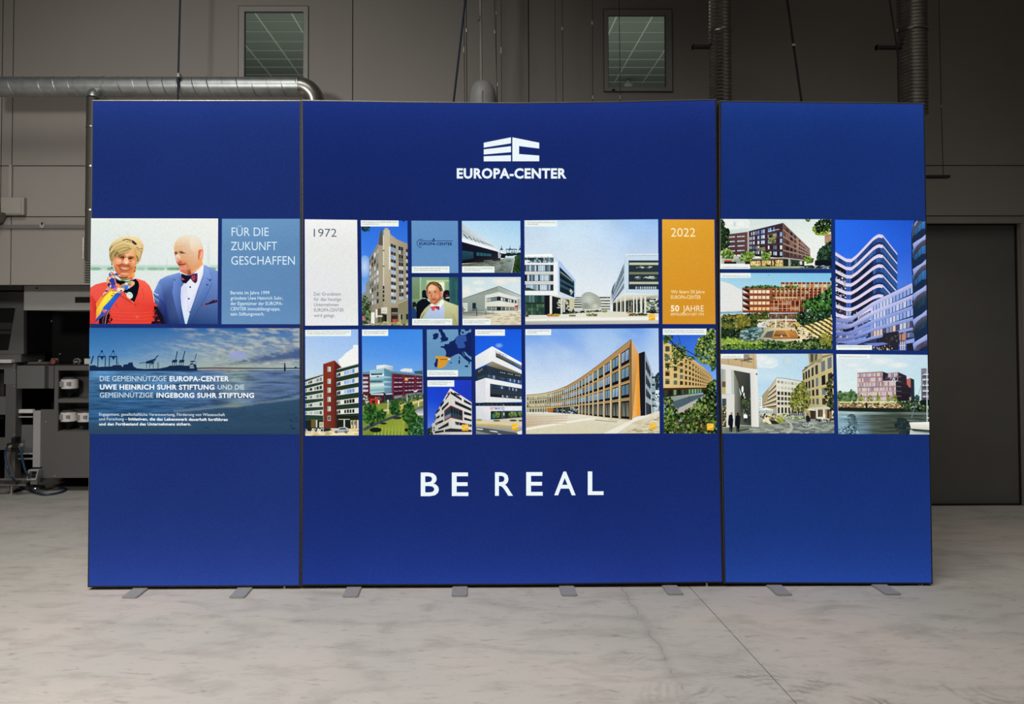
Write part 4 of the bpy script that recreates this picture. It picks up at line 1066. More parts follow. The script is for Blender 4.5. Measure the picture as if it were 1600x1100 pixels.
p.scat([(90, 420), (160, 390), (190, 400), (110, 480), (60, 500)], 14, 14, ['2a2440', 'f6f0e0', '7a3a50', '3c3a90'])
p.poly([(425, 395), (465, 440), (330, 605), (235, 745), (130, 855), (20, 945), (-80, 1030), (-60, 960), (30, 850), (100, 700), (240, 560), (330, 440)], ['3058b8', '3a4ca0', '2060d0', '2450b8', '3a50b4', '3c4cb0', '2c3c98', '3040a0', '4050b8', '1f56c8', '2a70dc', '2460c8'])
p.poly([(70, 790), (95, 745), (150, 790), (120, 830)], 'e0706c'); p.ell(150, 775, 14, 10, 'e8e0f0')
p.ell(300, 430, 14, 10, '3a3a30'); p.ell(270, 478, 17, 14, '2a3030'); p.line([(340, 400), (440, 425)], 9, 'f0eef0')
# badge
p.ell(625, 472, 62, 72, 'd4e6da', rot=-0.6); p.line([(590, 440), (650, 460)], 10, 'a9c9b8'); p.line([(600, 480), (665, 495)], 10, 'eef4ee'); p.line([(540, 420), (640, 545)], 12, 'f3ece2')
# woman's head
p.sys(160, 355, 12.94)
p.poly([(142, 440), (165, 380), (200, 320), (270, 255), (330, 215), (420, 200), (520, 190), (640, 198), (740, 222), (800, 280), (845, 370), (835, 460), (812, 530), (790, 610), (775, 680), (735, 735), (700, 750), (600, 760), (300, 640), (240, 660), (212, 735), (185, 715), (160, 650), (145, 560), (150, 500)],
       ['b9a070', 'd8c184', 'ead49a', 'f2e2b4', 'f4e6c0', 'f0deae', 'f3e4b8', 'f3dfa8', 'f6e0aa', 'f4d89c', 'f0d49a', 'd8b26c', 'c09654', 'b88c48', 'cba66a', 'd8bc88', 'b08a54', '8a6238', '9c8452', 'a89060', 'c0a878', 'b0985f', '9a8450', 'a89258', '9a8656'])
def strand(pts, w_, c): p.line(pts, w_, c)
for pts, w_, c in (([(300, 150), (360, 190), (420, 225)], 5, 'd9c07a'), ([(490, 90), (520, 140), (545, 210)], 12, 'e8d8a8'), ([(560, 100), (560, 200)], 14, 'efe2bc'), ([(700, 150), (730, 190), (760, 240)], 14, 'f0d8ae'),
                   ([(190, 430), (260, 350), (360, 300), (440, 270)], 24, 'cdb070'), ([(180, 500), (240, 400), (330, 340), (460, 320)], 22, 'e2cb8a'), ([(200, 520), (300, 400), (440, 350), (560, 380)], 22, 'c7a964'), ([(420, 270), (500, 245), (590, 270)], 26, '8a6a34'), ([(480, 300), (560, 290), (610, 320)], 14, 'a5803e'),
                   ([(220, 560), (300, 470), (420, 420), (560, 410)], 26, 'b39658'), ([(300, 560), (380, 500), (480, 470), (590, 430)], 26, 'a08040'), ([(330, 520), (430, 470), (520, 440)], 12, 'd6bc78'), ([(180, 600), (200, 520), (260, 470)], 26, '8a713e'), ([(260, 600), (280, 540), (330, 500)], 26, '6f5a38'), ([(330, 570), (400, 560), (450, 540)], 24, '7c5d34'),
                   ([(150, 480), (190, 400), (215, 380)], 16, '6d5730'), ([(690, 400), (760, 440), (820, 440)], 16, '9a6e34'), ([(700, 440), (780, 490), (800, 540)], 16, 'a87c40'), ([(690, 560), (730, 640), (720, 700)], 26, '7c5126'), ([(700, 480), (750, 560), (760, 640)], 18, 'cda460'), ([(740, 330), (800, 360), (840, 400)], 16, 'e8b878')):
    strand(pts, w_, c)
p.poly([(590, 260), (640, 275), (690, 320), (715, 350), (670, 362), (620, 325)], '43241c')
p.poly([(245, 610), (290, 590), (350, 590), (430, 550), (540, 500), (640, 420), (685, 440), (695, 520), (702, 650), (692, 760), (668, 850), (640, 920), (590, 975), (500, 1005), (400, 998), (330, 960), (280, 905), (240, 820), (222, 720)],
       ['d89468', 'c88858', 'b87850', 'e8a878', 'f0ba84', 'e0b468', 'd8a45c', 'dc9c60', 'd88a58', 'd07a48', 'e08a50', 'ec9854', 'ea9868', 'e08a60', 'c86a3c', 'b8602c', 'c06a34', 'd88850', 'eca270'])
p.poly([(460, 555), (560, 505), (650, 440), (680, 520), (660, 590), (560, 575), (500, 600)], ['f0b080', 'f2be88', 'ecc07c', 'e8a868', 'eca878', 'f4b890', 'f6c09a'])
p.ell(330, 690, 78, 70, 'f2a47c'); p.ell(345, 675, 45, 36, 'f8bc98'); p.ell(635, 730, 52, 70, 'ee9a70'); p.ell(640, 700, 30, 34, 'f5b48c')
p.poly([(325, 585), (430, 575), (468, 612), (448, 650), (400, 638), (345, 625)], ['9a6038', '7a4a34', '5c2c24', '8a4a34', '9c5a40', 'a8683c']); p.poly([(420, 600), (458, 612), (450, 640), (428, 625)], '3c1c1c')
p.poly([(525, 612), (590, 585), (655, 598), (645, 632), (580, 650), (538, 655)], ['7a3c28', '9c6040', 'b87850', '8a4c34', '6a3024', '7c4030']); p.ell(580, 632, 34, 11, '3a1a18'); p.ell(405, 612, 34, 9, '54302a')
p.line([(545, 665), (590, 685), (630, 680)], 8, 'cc7650'); p.line([(330, 640), (390, 655), (430, 655)], 7, 'cc7650')
p.poly([(455, 620), (520, 615), (540, 680), (570, 730), (550, 755), (480, 762), (415, 742), (405, 705), (440, 680)], ['f4b088', 'f6ba94', 'fccaa6', 'f0a882', 'c86a44', 'd07850', 'dc8660', 'f4b48c', 'fac8a4'])
p.ell(495, 715, 40, 30, 'fdd6b6')
p.poly([(300, 760), (360, 750), (400, 742), (480, 772), (550, 758), (580, 790), (560, 815), (480, 800), (400, 790), (330, 800)], 'b45838')
p.poly([(345, 790), (420, 790), (500, 812), (575, 825), (600, 800), (590, 850), (550, 885), (470, 898), (400, 880), (360, 840)], ['a0442c', 'd07a58', 'd88260', 'b85034', 'a8482c', 'b85636', 'c86848', 'd07050', 'c86444', 'a84a30'])
p.poly([(368, 812), (440, 818), (560, 838), (520, 852), (470, 860), (415, 848)], 'dfbd9a'); p.line([(370, 820), (450, 838), (550, 848)], 4, 'd8a888')
p.line([(390, 890), (450, 908), (520, 905)], 12, 'b85c44'); p.ell(460, 945, 90, 26, 'f0a67c'); p.line([(300, 760), (290, 830), (320, 900)], 14, 'c46a34')
p.line([(580, 770), (620, 800), (610, 860)], 10, 'c46c40'); p.poly([(640, 860), (690, 780), (690, 880), (640, 930)], 'd8803c')
for q in ([(190, 735), (215, 725), (215, 770), (200, 775)], [(185, 805), (215, 808), (225, 835), (195, 828)], [(650, 900), (665, 885), (680, 905), (660, 915)], [(665, 812), (682, 805), (688, 825), (670, 828)]): p.poly(q, '1e1a18')
p.line([(222, 860), (245, 885)], 12, '2a1c18')
p.build('photo_print', L_, 'photo of a woman in a red jacket and scarf beside a man in a blue suit')

# ---------------------------------------------------------------- pale blue text panel
p = Pic([(42, 42), (785, 42), (787, 1048), (38, 1048)], (340, 335), K)
p.fill([('6f9dc6', '6a96c2'), ('6791bb', '628cb9'), ('668fbb', '6089b6'), ('6690bb', '6089b6'), ('6c95c0', '668fbc')])
for t, x0, x1, b_ in (('FÜR DIE', 134, 488, 206), ('ZUKUNFT', 127, 568, 342), ('GESCHAFFEN', 131, 737, 480)): p.text(t, x0, x1, b_, 80, 'dcf1fb', -0.004)
for t, x1, b_ in (('Bereits im Jahre 1999', 495, 763), ('gründete Uwe Heinrich Suhr,', 622, 814), ('der Eigentümer der EUROPA-', 622, 866), ('CENTER Immobiliengruppe,', 597, 917), ('sein Stiftungswerk.', 447, 966)):
    p.text(t, 124, x1, b_, 32, 'd6ebf8', 0.008)
p.build('text_print', L_, 'pale blue panel with white German text')

# ---------------------------------------------------------------- harbour at dusk with text
p = Pic([(30, 45), (2036, 48), (2036, 1060), (22, 1058)], (135, 505), K, 5)   # one frame, x runs to 468
def harb(u, v):
    x = u; n = fbm(x*2.2, v*3.2+x*0.6, 2.2, 3.1); n2 = fbm(x*4.5, v*11-x*3.0, 3.0, 8.0, 6); n3 = fbm(x*9, v*22-x*5.0, 3.0, 2.0, 6)
    mix = lambda c, d, k: [a*(1-k)+b_*k for a, b_ in zip(c, srgb(d) if isinstance(d, str) else d)]
    if v < 0.392:
        h = v/0.392
        c = lerp('2c66a4', '4c8cc4', h*1.1)
        c = mix(c, 'b3b99c', math.exp(-((x-0.72)/0.36)**2)*h**1.2*0.9)
        c = mix(c, 'a3b6a8', math.exp(-((1-h)/0.22)**2)*0.55)
        cl = max(0, min(1, (0.55+n*0.9+n2*0.9+(x-0.62)*1.6-abs(h-0.38)*0.9)))*max(0, min(1, (x-0.28)*3))
        c = mix(c, lerp('5f769c', 'bcbcae', 0.5+n2*1.1+n3*0.8), cl*0.85)
        st = max(0, min(1, 0.35+n2*2.0+n3))*max(0, min(1, (x-.1)*2.5))*math.exp(-((h-.45-(.6-x)*.6)/.22)**2)
        c = mix(c, '9db4c2', st*0.5)
        # long dark cloud bank and the pale patch of the sun
        b0 = 1.0-(x-0.50)*1.15; b1 = 1.0-(x-0.50)*0.42
        if x > 0.5: c = mix(c, lerp('4f6284', '3b5788', (x-.5)*2), max(0, min(1, (h-b0)*9+n3))*max(0, min(1, (b1-h)*12))*.92)
        sd = ((x-0.705)/0.042)**2+((h-0.66)/0.085)**2
        c = mix(c, '98a2d0', max(0, min(1, (1.25-sd)*2.5))*.9)
        c = mix(c, 'a9806e', math.exp(-((1-h)/.05)**2)*math.exp(-((x-.62)/.14)**2)*.8)
        return c
    k5 = max(0, min(1, (x-.3)*2.5))
    h = (v-0.4)/0.6
    c = mix(lerp('4c7ba6', '2d567f', h*1.6), lerp('5c7498', '4a6286', h*1.5), k5)
    rf = math.exp(-((x-0.70)/0.07)**2)*max(0, 1-h*1.6)*(0.55+n3*.6); c = mix(c, '93ac98', max(0, rf))
    wv = fbm(x*3.0, v*26, 2.5, 1.0, 6)*0.8; c = [max(0, a*(1+wv)) for a in c]
    sand = 0.80-0.16*max(0, x-0.35) if x < .75 else 0.736-0.30*(x-.75)
    sand += 0.01*fbm(x*6, 0.3, 2.0)
    wl = abs(v-(sand-.035-.02*math.sin(x*14)))
    if x > .45 and wl < .012: c = mix(c, '1f3c5c', .6)
    if x > .4: c = mix(c, '7d949c', .6*math.exp(-((sand-v-.016)/.009)**2))
    if x > .55 and x < .78 and -.05 < v-sand < 0.0: c = mix(c, '8e9c8c', .5*math.exp(-((x-.69)/.05)**2))
    if v > sand-.012 and x > .36: c = mix(c, lerp('2f4c66', '2a4058', (v-sand)*4+0.3*n+n3*.4), max(0, min(1, (x-.36)*6))*.95*max(0, min(1, (v-sand+.012)*60)))
    if v > 0.86: c = mix(c, lerp('33546f', '2c465f', (v-0.86)*9), max(0, min(1, (v-.86)*20))*(1-k5*.5))
    return tuple(max(0, q) for q in c)
p.field(190, 110, harb)
p.sys(300, 505, 6.109)
p.line([(-10, 432), (200, 427), (500, 430), (820, 432), (1040, 430)], 9, '17284a')
p.poly([(980, 415), (1000, 415), (1002, 432), (978, 432)], '1c2c4c'); p.poly([(881, 378), (890, 378), (896, 440), (892, 460), (880, 460), (878, 440)], '121f3c')
p.scat([(930, 870), (1000, 870), (1000, 1050), (940, 1000)], 8, 12, ['22384f', '263f58'], 2); p.scat([(90, 960), (460, 980), (440, 1030), (100, 1010)], 16, 9, ['263f58', '2a455f'], 1.8)
# cranes
p.sys(135, 505, 6.11); DK = '14294a'
p.poly([(30, 455), (30, 405), (80, 400), (110, 418), (160, 415), (240, 412), (260, 400), (330, 400), (350, 420), (355, 395), (400, 390), (402, 378), (440, 372), (450, 410), (480, 430), (560, 437), (700, 432), (770, 418), (800, 404), (840, 405), (880, 400), (940, 405), (980, 405), (1000, 380), (1045, 395), (1060, 440), (1060, 455)], DK)
for x in (147, 256):
    p.line([(x-35, 320), (x-37, 420)], 9, DK); p.line([(x+35, 320), (x+34, 420)], 9, DK); p.line([(x-40, 318), (x+38, 318)], 11, DK)
    p.poly([(x-18, 320), (x+22, 320), (x+5, 352)], DK); p.line([(x-28, 312), (x+2, 270), (x+28, 312)], 4, DK); p.ell(x+2, 268, 10, 10, DK)
p.line([(45, 390), (68, 312)], 12, DK); p.line([(30, 340), (36, 315)], 8, DK); p.line([(300, 370), (312, 400)], 5, DK)
for x0, tx in ((845, 870), (913, 942)):
    p.line([(x0+8, 350), (tx, 266)], 9, DK); p.poly([(x0-30, 375), (x0-20, 350), (x0+25, 348), (x0+20, 375)], DK)
    for d_ in (-22, -5, 12): p.line([(x0+d_, 372), (x0+d_+2, 410)], 5, DK)
p.line([(505, 382), (590, 372), (660, 350)], 6, DK); p.line([(625, 375), (688, 306)], 9, DK); p.poly([(570, 365), (650, 340), (640, 385), (570, 385)], DK)
for x in (575, 605, 640, 680, 692): p.line([(x, 370), (x, 432)], 5, DK)
p.line([(610, 400), (645, 380), (665, 335)], 6, DK)
p.sys(300, 505, 6.109)
p.line([(28, 350), (45, 288)], 6, DK); p.line([(-15, 368), (30, 362)], 12, DK); p.line([(5, 360), (8, 430)], 6, DK); p.line([(38, 360), (42, 430)], 4, DK); p.poly([(-20, 400), (10, 390), (25, 430), (-20, 432)], '7f8fa0')
# lettering
p.sys(135, 505, 6.11); T2 = 'd6e6f2'
p.text('DIE GEMEINNÜTZIGE', 130, 766, 553, 48, T2); p.text('EUROPA-CENTER', 795, 1363, 553, 48, 'f2f9fc', 0.03)
p.text('UWE HEINRICH SUHR STIFTUNG', 130, 1223, (631, 633), 46, 'f2f9fc', 0.03); p.text('UND DIE', 1256, 1509, 633, 46, T2)
p.text('GEMEINNÜTZIGE', 130, 640, 709, 47, T2); p.text('INGEBORG SUHR STIFTUNG', 671, 1602, (709, 711), 46, 'f2f9fc', 0.03)
p.text('Engagement, gesellschaftliche Verantwortung, Förderung von Wissenschaft', 124, 1324, (882, 886), 27, 'd6e4ee', 0.006)
p.text('und Forschung –', 124, 392, 927, 27, 'd6e4ee', 0.006); p.text('Initiativen, die das Lebenswerk dauerhaft fortführen', 403, 1350, (927, 932), 27, 'f2f9fc', 0.03)
p.text('und den Fortbestand des Unternehmens sichern.', 124, 1000, 975, 27, 'f2f9fc', 0.03)
p.build('photo_print', L_, 'dusk harbour photo with cranes and white text')

# ---------------------------------------------------------------- white 1972 panel
p = Pic([(38, 47), (538, 53), (548, 1060), (42, 1062)], (470, 335), K)
p.fill([('f6f7f6', 'f4f5f2'), ('e9ebe8', 'eaeae6'), ('e7e7ea', 'e6e8e6'), ('e6e6ea', 'e4e6e4'), ('e9eaea', 'eceeec')])
p.text('1972', 124, 342, 214, 76, '4c5c64', -0.004)
for t, x1, b_ in (('Der Grundstein', 383, 775), ('für das heutige', 384, 825), ('Unternehmen', 360, 877), ('EUROPA-CENTER', 412, 928), ('wird gelegt.', 327, 980)): p.text(t, 126, x1, b_, 32, '71828a', 0.004)
p.build('text_print', M_, 'white panel with the year 1972')

# ---------------------------------------------------------------- brick tower
p = Pic([(573, 57), (1018, 60), (1026, 1058), (588, 1058)], (470, 335), K, 7)
p.fill([('2f6fe0', '2a68da'), ('3a7ce8', '3a78e0'), ('5a98ec', '4a8ae4'), ('8ab8f0', '78a8e6'), ('b4d0f0', 'a0c0ea')])
p.soft(610, 500, 60, 110, 'c4d8f2', '72a6ea')
p.scat([(573, 110), (665, 118), (650, 160), (600, 165), (573, 140)], 40, 12, ['14202a', '1c2c34', '24403c'])
p.poly([(960, 56), (1000, 56), (982, 72)], '14245a')
p.poly([(585, 760), (620, 735), (622, 700), (618, 660), (655, 610), (660, 1060), (580, 1060)], '8b8f8c')
p.poly([(652, 425), (740, 270), (755, 170), (775, 140), (790, 170), (790, 1060), (655, 1060)], ['8a8478', '8f8776', '6c6656', '4c4a42', '9a9078', 'a39a80', '857a68'])
p.grad(740, 290, 790, 1040, ['a39b84', 'a29a82', '8a806c'])
p.poly([(740, 290), (755, 180), (772, 142), (788, 150), (788, 300)], '59564e')
p.poly([(788, 205), (800, 130), (830, 130), (860, 195), (920, 240), (1020, 280), (1030, 1060), (788, 1060)], ['b9ae93', 'b5aa8e', 'c0b69a', 'b3a88c', 'a89d82', 'a09478', '9a8e74', 'a59a82'])
p.poly([(780, 150), (800, 150), (800, 200), (780, 200)], '5f8fc8'); p.grad(792, 150, 850, 860, ['c6bda4', 'c2b89c', 'b5aa90', 'a69b84'])
p.line([(788, 200), (792, 840)], 9, 'dcd6c4'); 
for y in (345, 495): p.line([(780, y), (800, y)], 10, '4a4840')
for y in (700, 740, 780, 820): p.rect(783, y-18, 798, y+14, '2c2c28')
p.grid([(655, 430), (748, 300), (750, 860), (658, 885)], ivals(4, .12, .75), ivals(8, .15, .75), ['dfe6e4', '5a6468', 'c2cccc', '2e3438', 'a8b4b6', '8a9494'])
p.grid([(858, 270), (908, 290), (910, 850), (862, 845)], ivals(2, .06, .94), ivals(8, .1, .5), ['2c2a2c', '3a3434', '24242a'])
p.grid([(858, 270), (908, 290), (910, 850), (862, 845)], ivals(2, .06, .94), ivals(8, .52, .98), ['9fc0e0', 'c3d4e2', 'b2c2c8', '7fa6d6'])
p.grid([(932, 300), (978, 312), (982, 815), (938, 818)], ivals(2, .06, .94), ivals(7, .05, .52), ['28282c', '343032', '3c3a3c'])
p.grid([(932, 300), (978, 312), (982, 815), (938, 818)], ivals(2, .06, .94), ivals(7, .55, .96), ['9cb4d0', 'c4d0d8', '56606a', 'aebcc8'])
p.grid([(1004, 325), (1022, 330), (1024, 800), (1006, 800)], [(0, 1)], ivals(7, .05, .5), ['2a2a2e', '30343a']); p.grid([(1004, 325), (1022, 330), (1024, 800), (1006, 800)], [(0, 1)], ivals(7, .52, .95), ['a8c0d8', 'b8c8d4'])
for i in range(9): p.rect(840+(i % 2), 312+i*24, 855+(i % 2), 330+i*24, 'e9ebe2')
p.poly([(840, 305), (856, 303), (858, 525), (842, 528)], 'd3d0bc'); 
for i in range(9): p.rect(843, 314+i*23, 854, 328+i*23, 'f4f6f0')
p.rect(768, 888, 826, 945, 'd9dac8'); p.rect(775, 925, 815, 930, 'b8a060'); p.rect(862, 892, 928, 1030, '2c2a24'); p.rect(868, 935, 925, 950, '8a8a74'); p.rect(875, 1000, 922, 1030, 'c04a40'); p.line([(864, 960), (926, 960)], 7, '6f6f60')
p.rect(715, 905, 732, 985, 'e8e8e0'); p.rect(672, 935, 705, 1048, 'eef0ea'); p.rect(735, 900, 765, 1030, '55503f'); p.rect(770, 950, 800, 1030, '2f3028'); p.rect(800, 955, 820, 1030, '16181a'); p.rect(715, 965, 780, 978, 'e2e2d6')
p.poly([(930, 850), (1030, 808), (1030, 1040), (935, 1040)], '8a8566'); p.line([(930, 850), (1030, 808)], 9, 'b3ad92'); p.rect(953, 955, 970, 1003, '24261e'); p.rect(945, 950, 952, 1030, 'c8c6ac'); p.rect(1005, 950, 1028, 1003, '262a2c')
p.scat([(590, 780), (620, 770), (650, 820), (670, 900), (665, 1010), (640, 1040), (590, 1050)], 150, 12, ['24381c', '33502a', '4c6a34', '1a2a18', '6a8448'])
p.scat([(590, 1030), (1025, 1030), (1025, 1058), (590, 1058)], 60, 10, ['8a9050', 'b3b070', '4c5a2c', 'd0c890'], 2)
p.rect(590, 970, 610, 1015, 'c8707c')
p.caption(573, 57, 934, 116, [('1999: Fertigstellung des ersten EUROPA-CENTER, City Süd', 1, 24), ('in Hamburg-Hammerbrook', .47, 42)])
p.build('photo_print', M_, 'photo of a pointed brick corner tower')

# ---------------------------------------------------------------- old logo on pale blue
p = Pic([(48, 60), (492, 62), (497, 560), (52, 560)], (635, 335), 6.114)
p.fill([('6a98c8', '6693c4'), ('6091c2', '6090c2'), ('6490c2', '6490c2')])
NV = '0d1f5c'
for i in range(12):
    a = math.radians(70+i*22) if i < 10 else None
    if a is None: continue
    x, y = 138+36*math.cos(a), 276-38*math.sin(a); p.rect(x-5, y-5, x+5, y+5, '1c4a86')
p.line([(125, 253), (250, 253)], 5, NV); p.line([(272, 253), (445, 253)], 5, NV); p.line([(248, 262), (262, 228), (268, 262)], 7, NV); p.line([(246, 253), (270, 253)], 4, NV)
p.text('EUROPA-CENTER', 123, 440, (293, 296), 27, NV, 0.03)
p.caption(52, 497, 411, 560, [('1996: Eintragung der Marke EUROPA-CENTER – das steht', 1, 25), ('ferner für unterschiedliche Dienstleistungsformen', .78, 43)])
p.build('logo_print', M_, 'pale blue panel with a dark blue logo')

# ---------------------------------------------------------------- portrait of a man with red bow tie
p = Pic([(50, 15), (1046, 15), (1050, 1050), (55, 1050)], (640, 432), 13.75, 9)
p.fill([('7fa088', '86a88a'), ('84a47e', '8cae88'), ('6d8a66', '7c9c74'), ('78906c', '8aa680')])
p.grad(50, 0, 220, 480, ['7d9c7e', '748f6c', '6d8660']); p.grad(218, 0, 250, 560, ['a8c89c', 'a4c292', '98b48a'])
p.grad(250, 0, 850, 90, ['7ea07c', '86a882']); p.rect(355, 80, 860, 100, 'b8d8a8'); p.rect(355, 80, 385, 300, 'a6c494'); p.rect(385, 100, 740, 320, 'c8dc9c'); p.rect(630, 130, 740, 300, 'f4f6dc'); p.rect(740, 100, 850, 300, '93b088'); p.rect(748, 110, 760, 300, 'c3d8ac'); p.rect(770, 130, 845, 290, '86a67e')
p.grad(845, 0, 1060, 620, [('2c5c58', '28504e'), ('2f5f62', '2b5658'), ('2c5a5c', '24484c'), ('306066', '2a5458')])
p.rect(852, 60, 870, 560, '3f7276'); p.line([(935, 40), (940, 520)], 16, '2a5052'); p.line([(1000, 100), (1005, 560)], 22, '356a70')
for q, c in (([(265, 340), (280, 300), (320, 285), (355, 310), (365, 400), (400, 470), (340, 480), (270, 450)], '15141e'), ([(730, 330), (770, 290), (840, 295), (860, 350), (856, 560), (740, 500), (715, 420)], '17131f'), ([(60, 560), (100, 540), (140, 560), (145, 640), (60, 680)], '1b1c24')): p.poly(q, c)
p.poly([(55, 660), (130, 700), (170, 900), (55, 910)], '1f3c6a')
p.poly([(140, 600), (180, 540), (270, 480), (350, 470), (440, 560), (470, 600), (340, 740), (230, 910), (150, 910)], '0e121c')
p.poly([(275, 465), (330, 460), (350, 478), (300, 480)], 'b8bcc4'); p.poly([(760, 470), (800, 450), (855, 440), (855, 465), (790, 470)], 'd8dcd8'); p.poly([(770, 400), (800, 385), (840, 400), (830, 440), (780, 440)], '6a2c28'); p.poly([(385, 495), (410, 490), (440, 530), (410, 535)], 'f4f0e8')
# jacket, shirt
p.poly([(215, 910), (250, 800), (330, 690), (430, 600), (470, 590), (700, 490), (740, 520), (880, 570), (1000, 610), (1060, 640), (1060, 1060), (200, 1060)], ['a8a878', 'b0b484', 'b8bc8c', 'c0c494', 'c8cc9c', 'c4c896', 'ccd0a0', 'd0d2a2', 'c8ca98', 'c0c290', 'a8a874', 'a0a070'])
p.poly([(300, 910), (380, 760), (440, 640), (520, 640), (640, 640), (740, 560), (750, 720), (745, 910)], ['a8bcd0', 'b4c8de', 'b8cce0', 'c4d6ea', 'c0d2ea', 'c8d4ee', 'b8c4ec', 'aebce4'])
for x in (380, 440, 500, 560, 620, 680): p.line([(x+30, 740), (x, 910)], 5, 'a4b8d4')
p.line([(440, 620), (340, 760), (250, 910)], 12, '5a5c3c'); p.line([(425, 640), (350, 740), (290, 900)], 7, 'e0e4c4')
p.poly([(440, 600), (470, 585), (550, 625), (500, 650), (445, 640)], 'eef0ee'); p.poly([(560, 640), (620, 600), (690, 490), (720, 500), (745, 560), (660, 670), (610, 640)], 'f2f4f0')
p.poly([(445, 650), (520, 640), (550, 650), (545, 700), (510, 742), (480, 720)], 'd8344a'); p.poly([(545, 640), (610, 640), (640, 640), (645, 690), (630, 728), (590, 700), (550, 672)], '8a2040'); p.ell(510, 690, 22, 26, 'f04c58'); p.line([(600, 660), (625, 700)], 12, 'c84060')
p.line([(900, 820), (960, 1000)], 16, 'a8aa78'); p.line([(940, 800), (1010, 1040)], 10, '8c8e60')
p.ell(868, 805, 8, 8, '6c6a48')
# head
p.poly([(355, 250), (375, 190), (430, 125), (520, 110), (610, 130), (680, 200), (715, 290), (720, 400), (680, 470), (600, 560), (545, 605), (500, 580), (440, 540), (400, 440), (365, 330)], '7c4a2a')
p.poly([(385, 270), (420, 190), (480, 165), (560, 190), (620, 250), (650, 330), (690, 310), (722, 330), (715, 400), (690, 440), (670, 480), (600, 560), (545, 600), (500, 580), (450, 540), (410, 470), (390, 370)],
       ['d88a58', 'e8a878', 'f2bc92', 'eaa87c', 'd8875a', 'cf7a4e', 'e09a70', 'e8a888', 'd88c68', 'c06a48', 'b45a38', 'b8603c', 'b05a38', 'c4724c', 'd48660', 'd07a50', 'dc9064'])
p.ell(480, 250, 80, 60, 'f2bf94'); p.ell(590, 420, 50, 60, 'dc946c'); p.ell(430, 440, 30, 40, 'e09a78')
p.poly([(430, 125), (520, 108), (610, 130), (680, 190), (716, 290), (690, 310), (650, 320), (635, 260), (590, 215), (520, 190), (460, 165), (400, 230), (370, 290), (358, 250), (380, 190)], ['5a3420', '6a4028', '7a5030', '4a3020', '201a18', '302420', '6a4a30', '8a6240', '8a5c38', 'a0703f', '8c5a34', '8a5a38', '6a4028', '6a3e24', '5a3420'])
p.line([(640, 200), (680, 250), (700, 300)], 14, '8a8a88'); p.line([(520, 130), (590, 170), (640, 230)], 10, 'a0784c'); p.line([(660, 210), (690, 270)], 6, '16141a')
p.poly([(410, 345), (430, 335), (460, 345), (445, 365), (415, 368)], '7a4a38'); p.poly([(520, 330), (550, 318), (580, 330), (560, 345), (530, 345)], '7c4a36'); p.line([(400, 330), (450, 325)], 7, 'a05c3c'); p.line([(510, 315), (580, 305)], 7, 'a05c3c')
p.poly([(480, 340), (505, 350), (520, 420), (500, 450), (460, 450), (450, 420), (470, 390)], ['d88a60', 'f0b48c', 'f4b890', 'd07e58', 'b85c3c', 'c0603c', 'a84e30'])
p.poly([(470, 490), (520, 482), (565, 475), (540, 500), (490, 508)], 'a83c34'); p.ell(520, 540, 40, 20, 'd88460'); p.line([(545, 470), (570, 475)], 6, '803428'); p.line([(440, 460), (470, 470)], 6, 'c06a48')
p.poly([(680, 320), (715, 310), (728, 350), (712, 410), (690, 440), (675, 400)], 'e8a88a'); p.line([(690, 350), (700, 400)], 8, 'b4583c'); p.line([(660, 380), (650, 450), (600, 540)], 12, 'a04c2c')
p.sys(635, 335, 6.114)
p.caption(56, 997, 438, 1058, [('2001: EUROPA-CENTER wird zur Aktiengesellschaft. Alleiniger', 1, 26), ('Aktionär ist der Gründer und Namensgebende Suhr.', .87, 43)])
p.build('photo_print', M_, 'portrait photo of a man with a red bow tie')
def gold(p, x, y, s_):
    """small golden quality mark printed in the corner"""
    p.poly([(x, y), (x+s_, y), (x+s_, y+s_), (x, y+s_)], ['f6c43c', 'f8cc4c', 'e8a41c', 'f0b028']); p.poly([(x+s_*.1, y+s_*.6), (x+s_*.5, y+s_*.5), (x+s_*.9, y+s_*.25), (x+s_*.9, y+s_*.4), (x+s_*.5, y+s_*.62), (x+s_*.15, y+s_*.72)], 'fbe08a')
K = 6.11
# ---------------------------------------------------------------- warehouse with cranes
p = Pic([(530, 62), (1088, 62), (1092, 557), (532, 557)], (635, 335), 6.114, 11)
p.fill([('b8dcf2', '9ccdf0'), ('cde6f2', 'b4daf2'), ('dcebf0', 'c8e2f0'), ('dfe8e8', 'd0e0e6')])
p.poly([(530, 85), (870, 318), (872, 335), (530, 240)], ['c3ced6', 'dfe8ea', 'e4ecee', 'b8c2c8'])
p.poly([(530, 150), (870, 325), (870, 340), (530, 262)], ['9fb0ba', 'c4d0d4', 'e8f0f0', 'e9f1f4'])
for i in range(26): p.line([(540+i*13, 105+i*8.6), (541+i*13, 200+i*5.2)], 1.5, 'b3c0c8')
for x, y in ((545, 190), (592, 208), (636, 228), (670, 240), (700, 250), (722, 260), (745, 268), (768, 276), (790, 283), (812, 292)): p.line([(x, y), (x+42*(1-(x-545)/420), y+42*(1-(x-545)/420))], 7*(1-(x-545)/420)+1, '1c2a34')
p.poly([(530, 225), (940, 365), (935, 375), (880, 362), (530, 268)], 'eef4f6')
p.poly([(530, 262), (880, 358), (880, 440), (820, 452), (530, 470)], ['14162a', '1a1c28', '2a2a30', '15151d', '100f1a'])
p.poly([(530, 345), (640, 360), (640, 420), (530, 440)], ['1f4a5c', '28525f', '1c3c48', '1a3440']); p.poly([(668, 362), (810, 378), (812, 400), (670, 396)], ['2a5c6c', '2c5a68', '2f5c66', '285664'])
for x in (700, 735, 765): p.line([(x, 360), (x, 405)], 4, '14161e')
p.poly([(875, 358), (900, 355), (898, 440), (880, 442)], 'c6d2d6'); p.line([(888, 360), (888, 440)], 5, '6a7880')
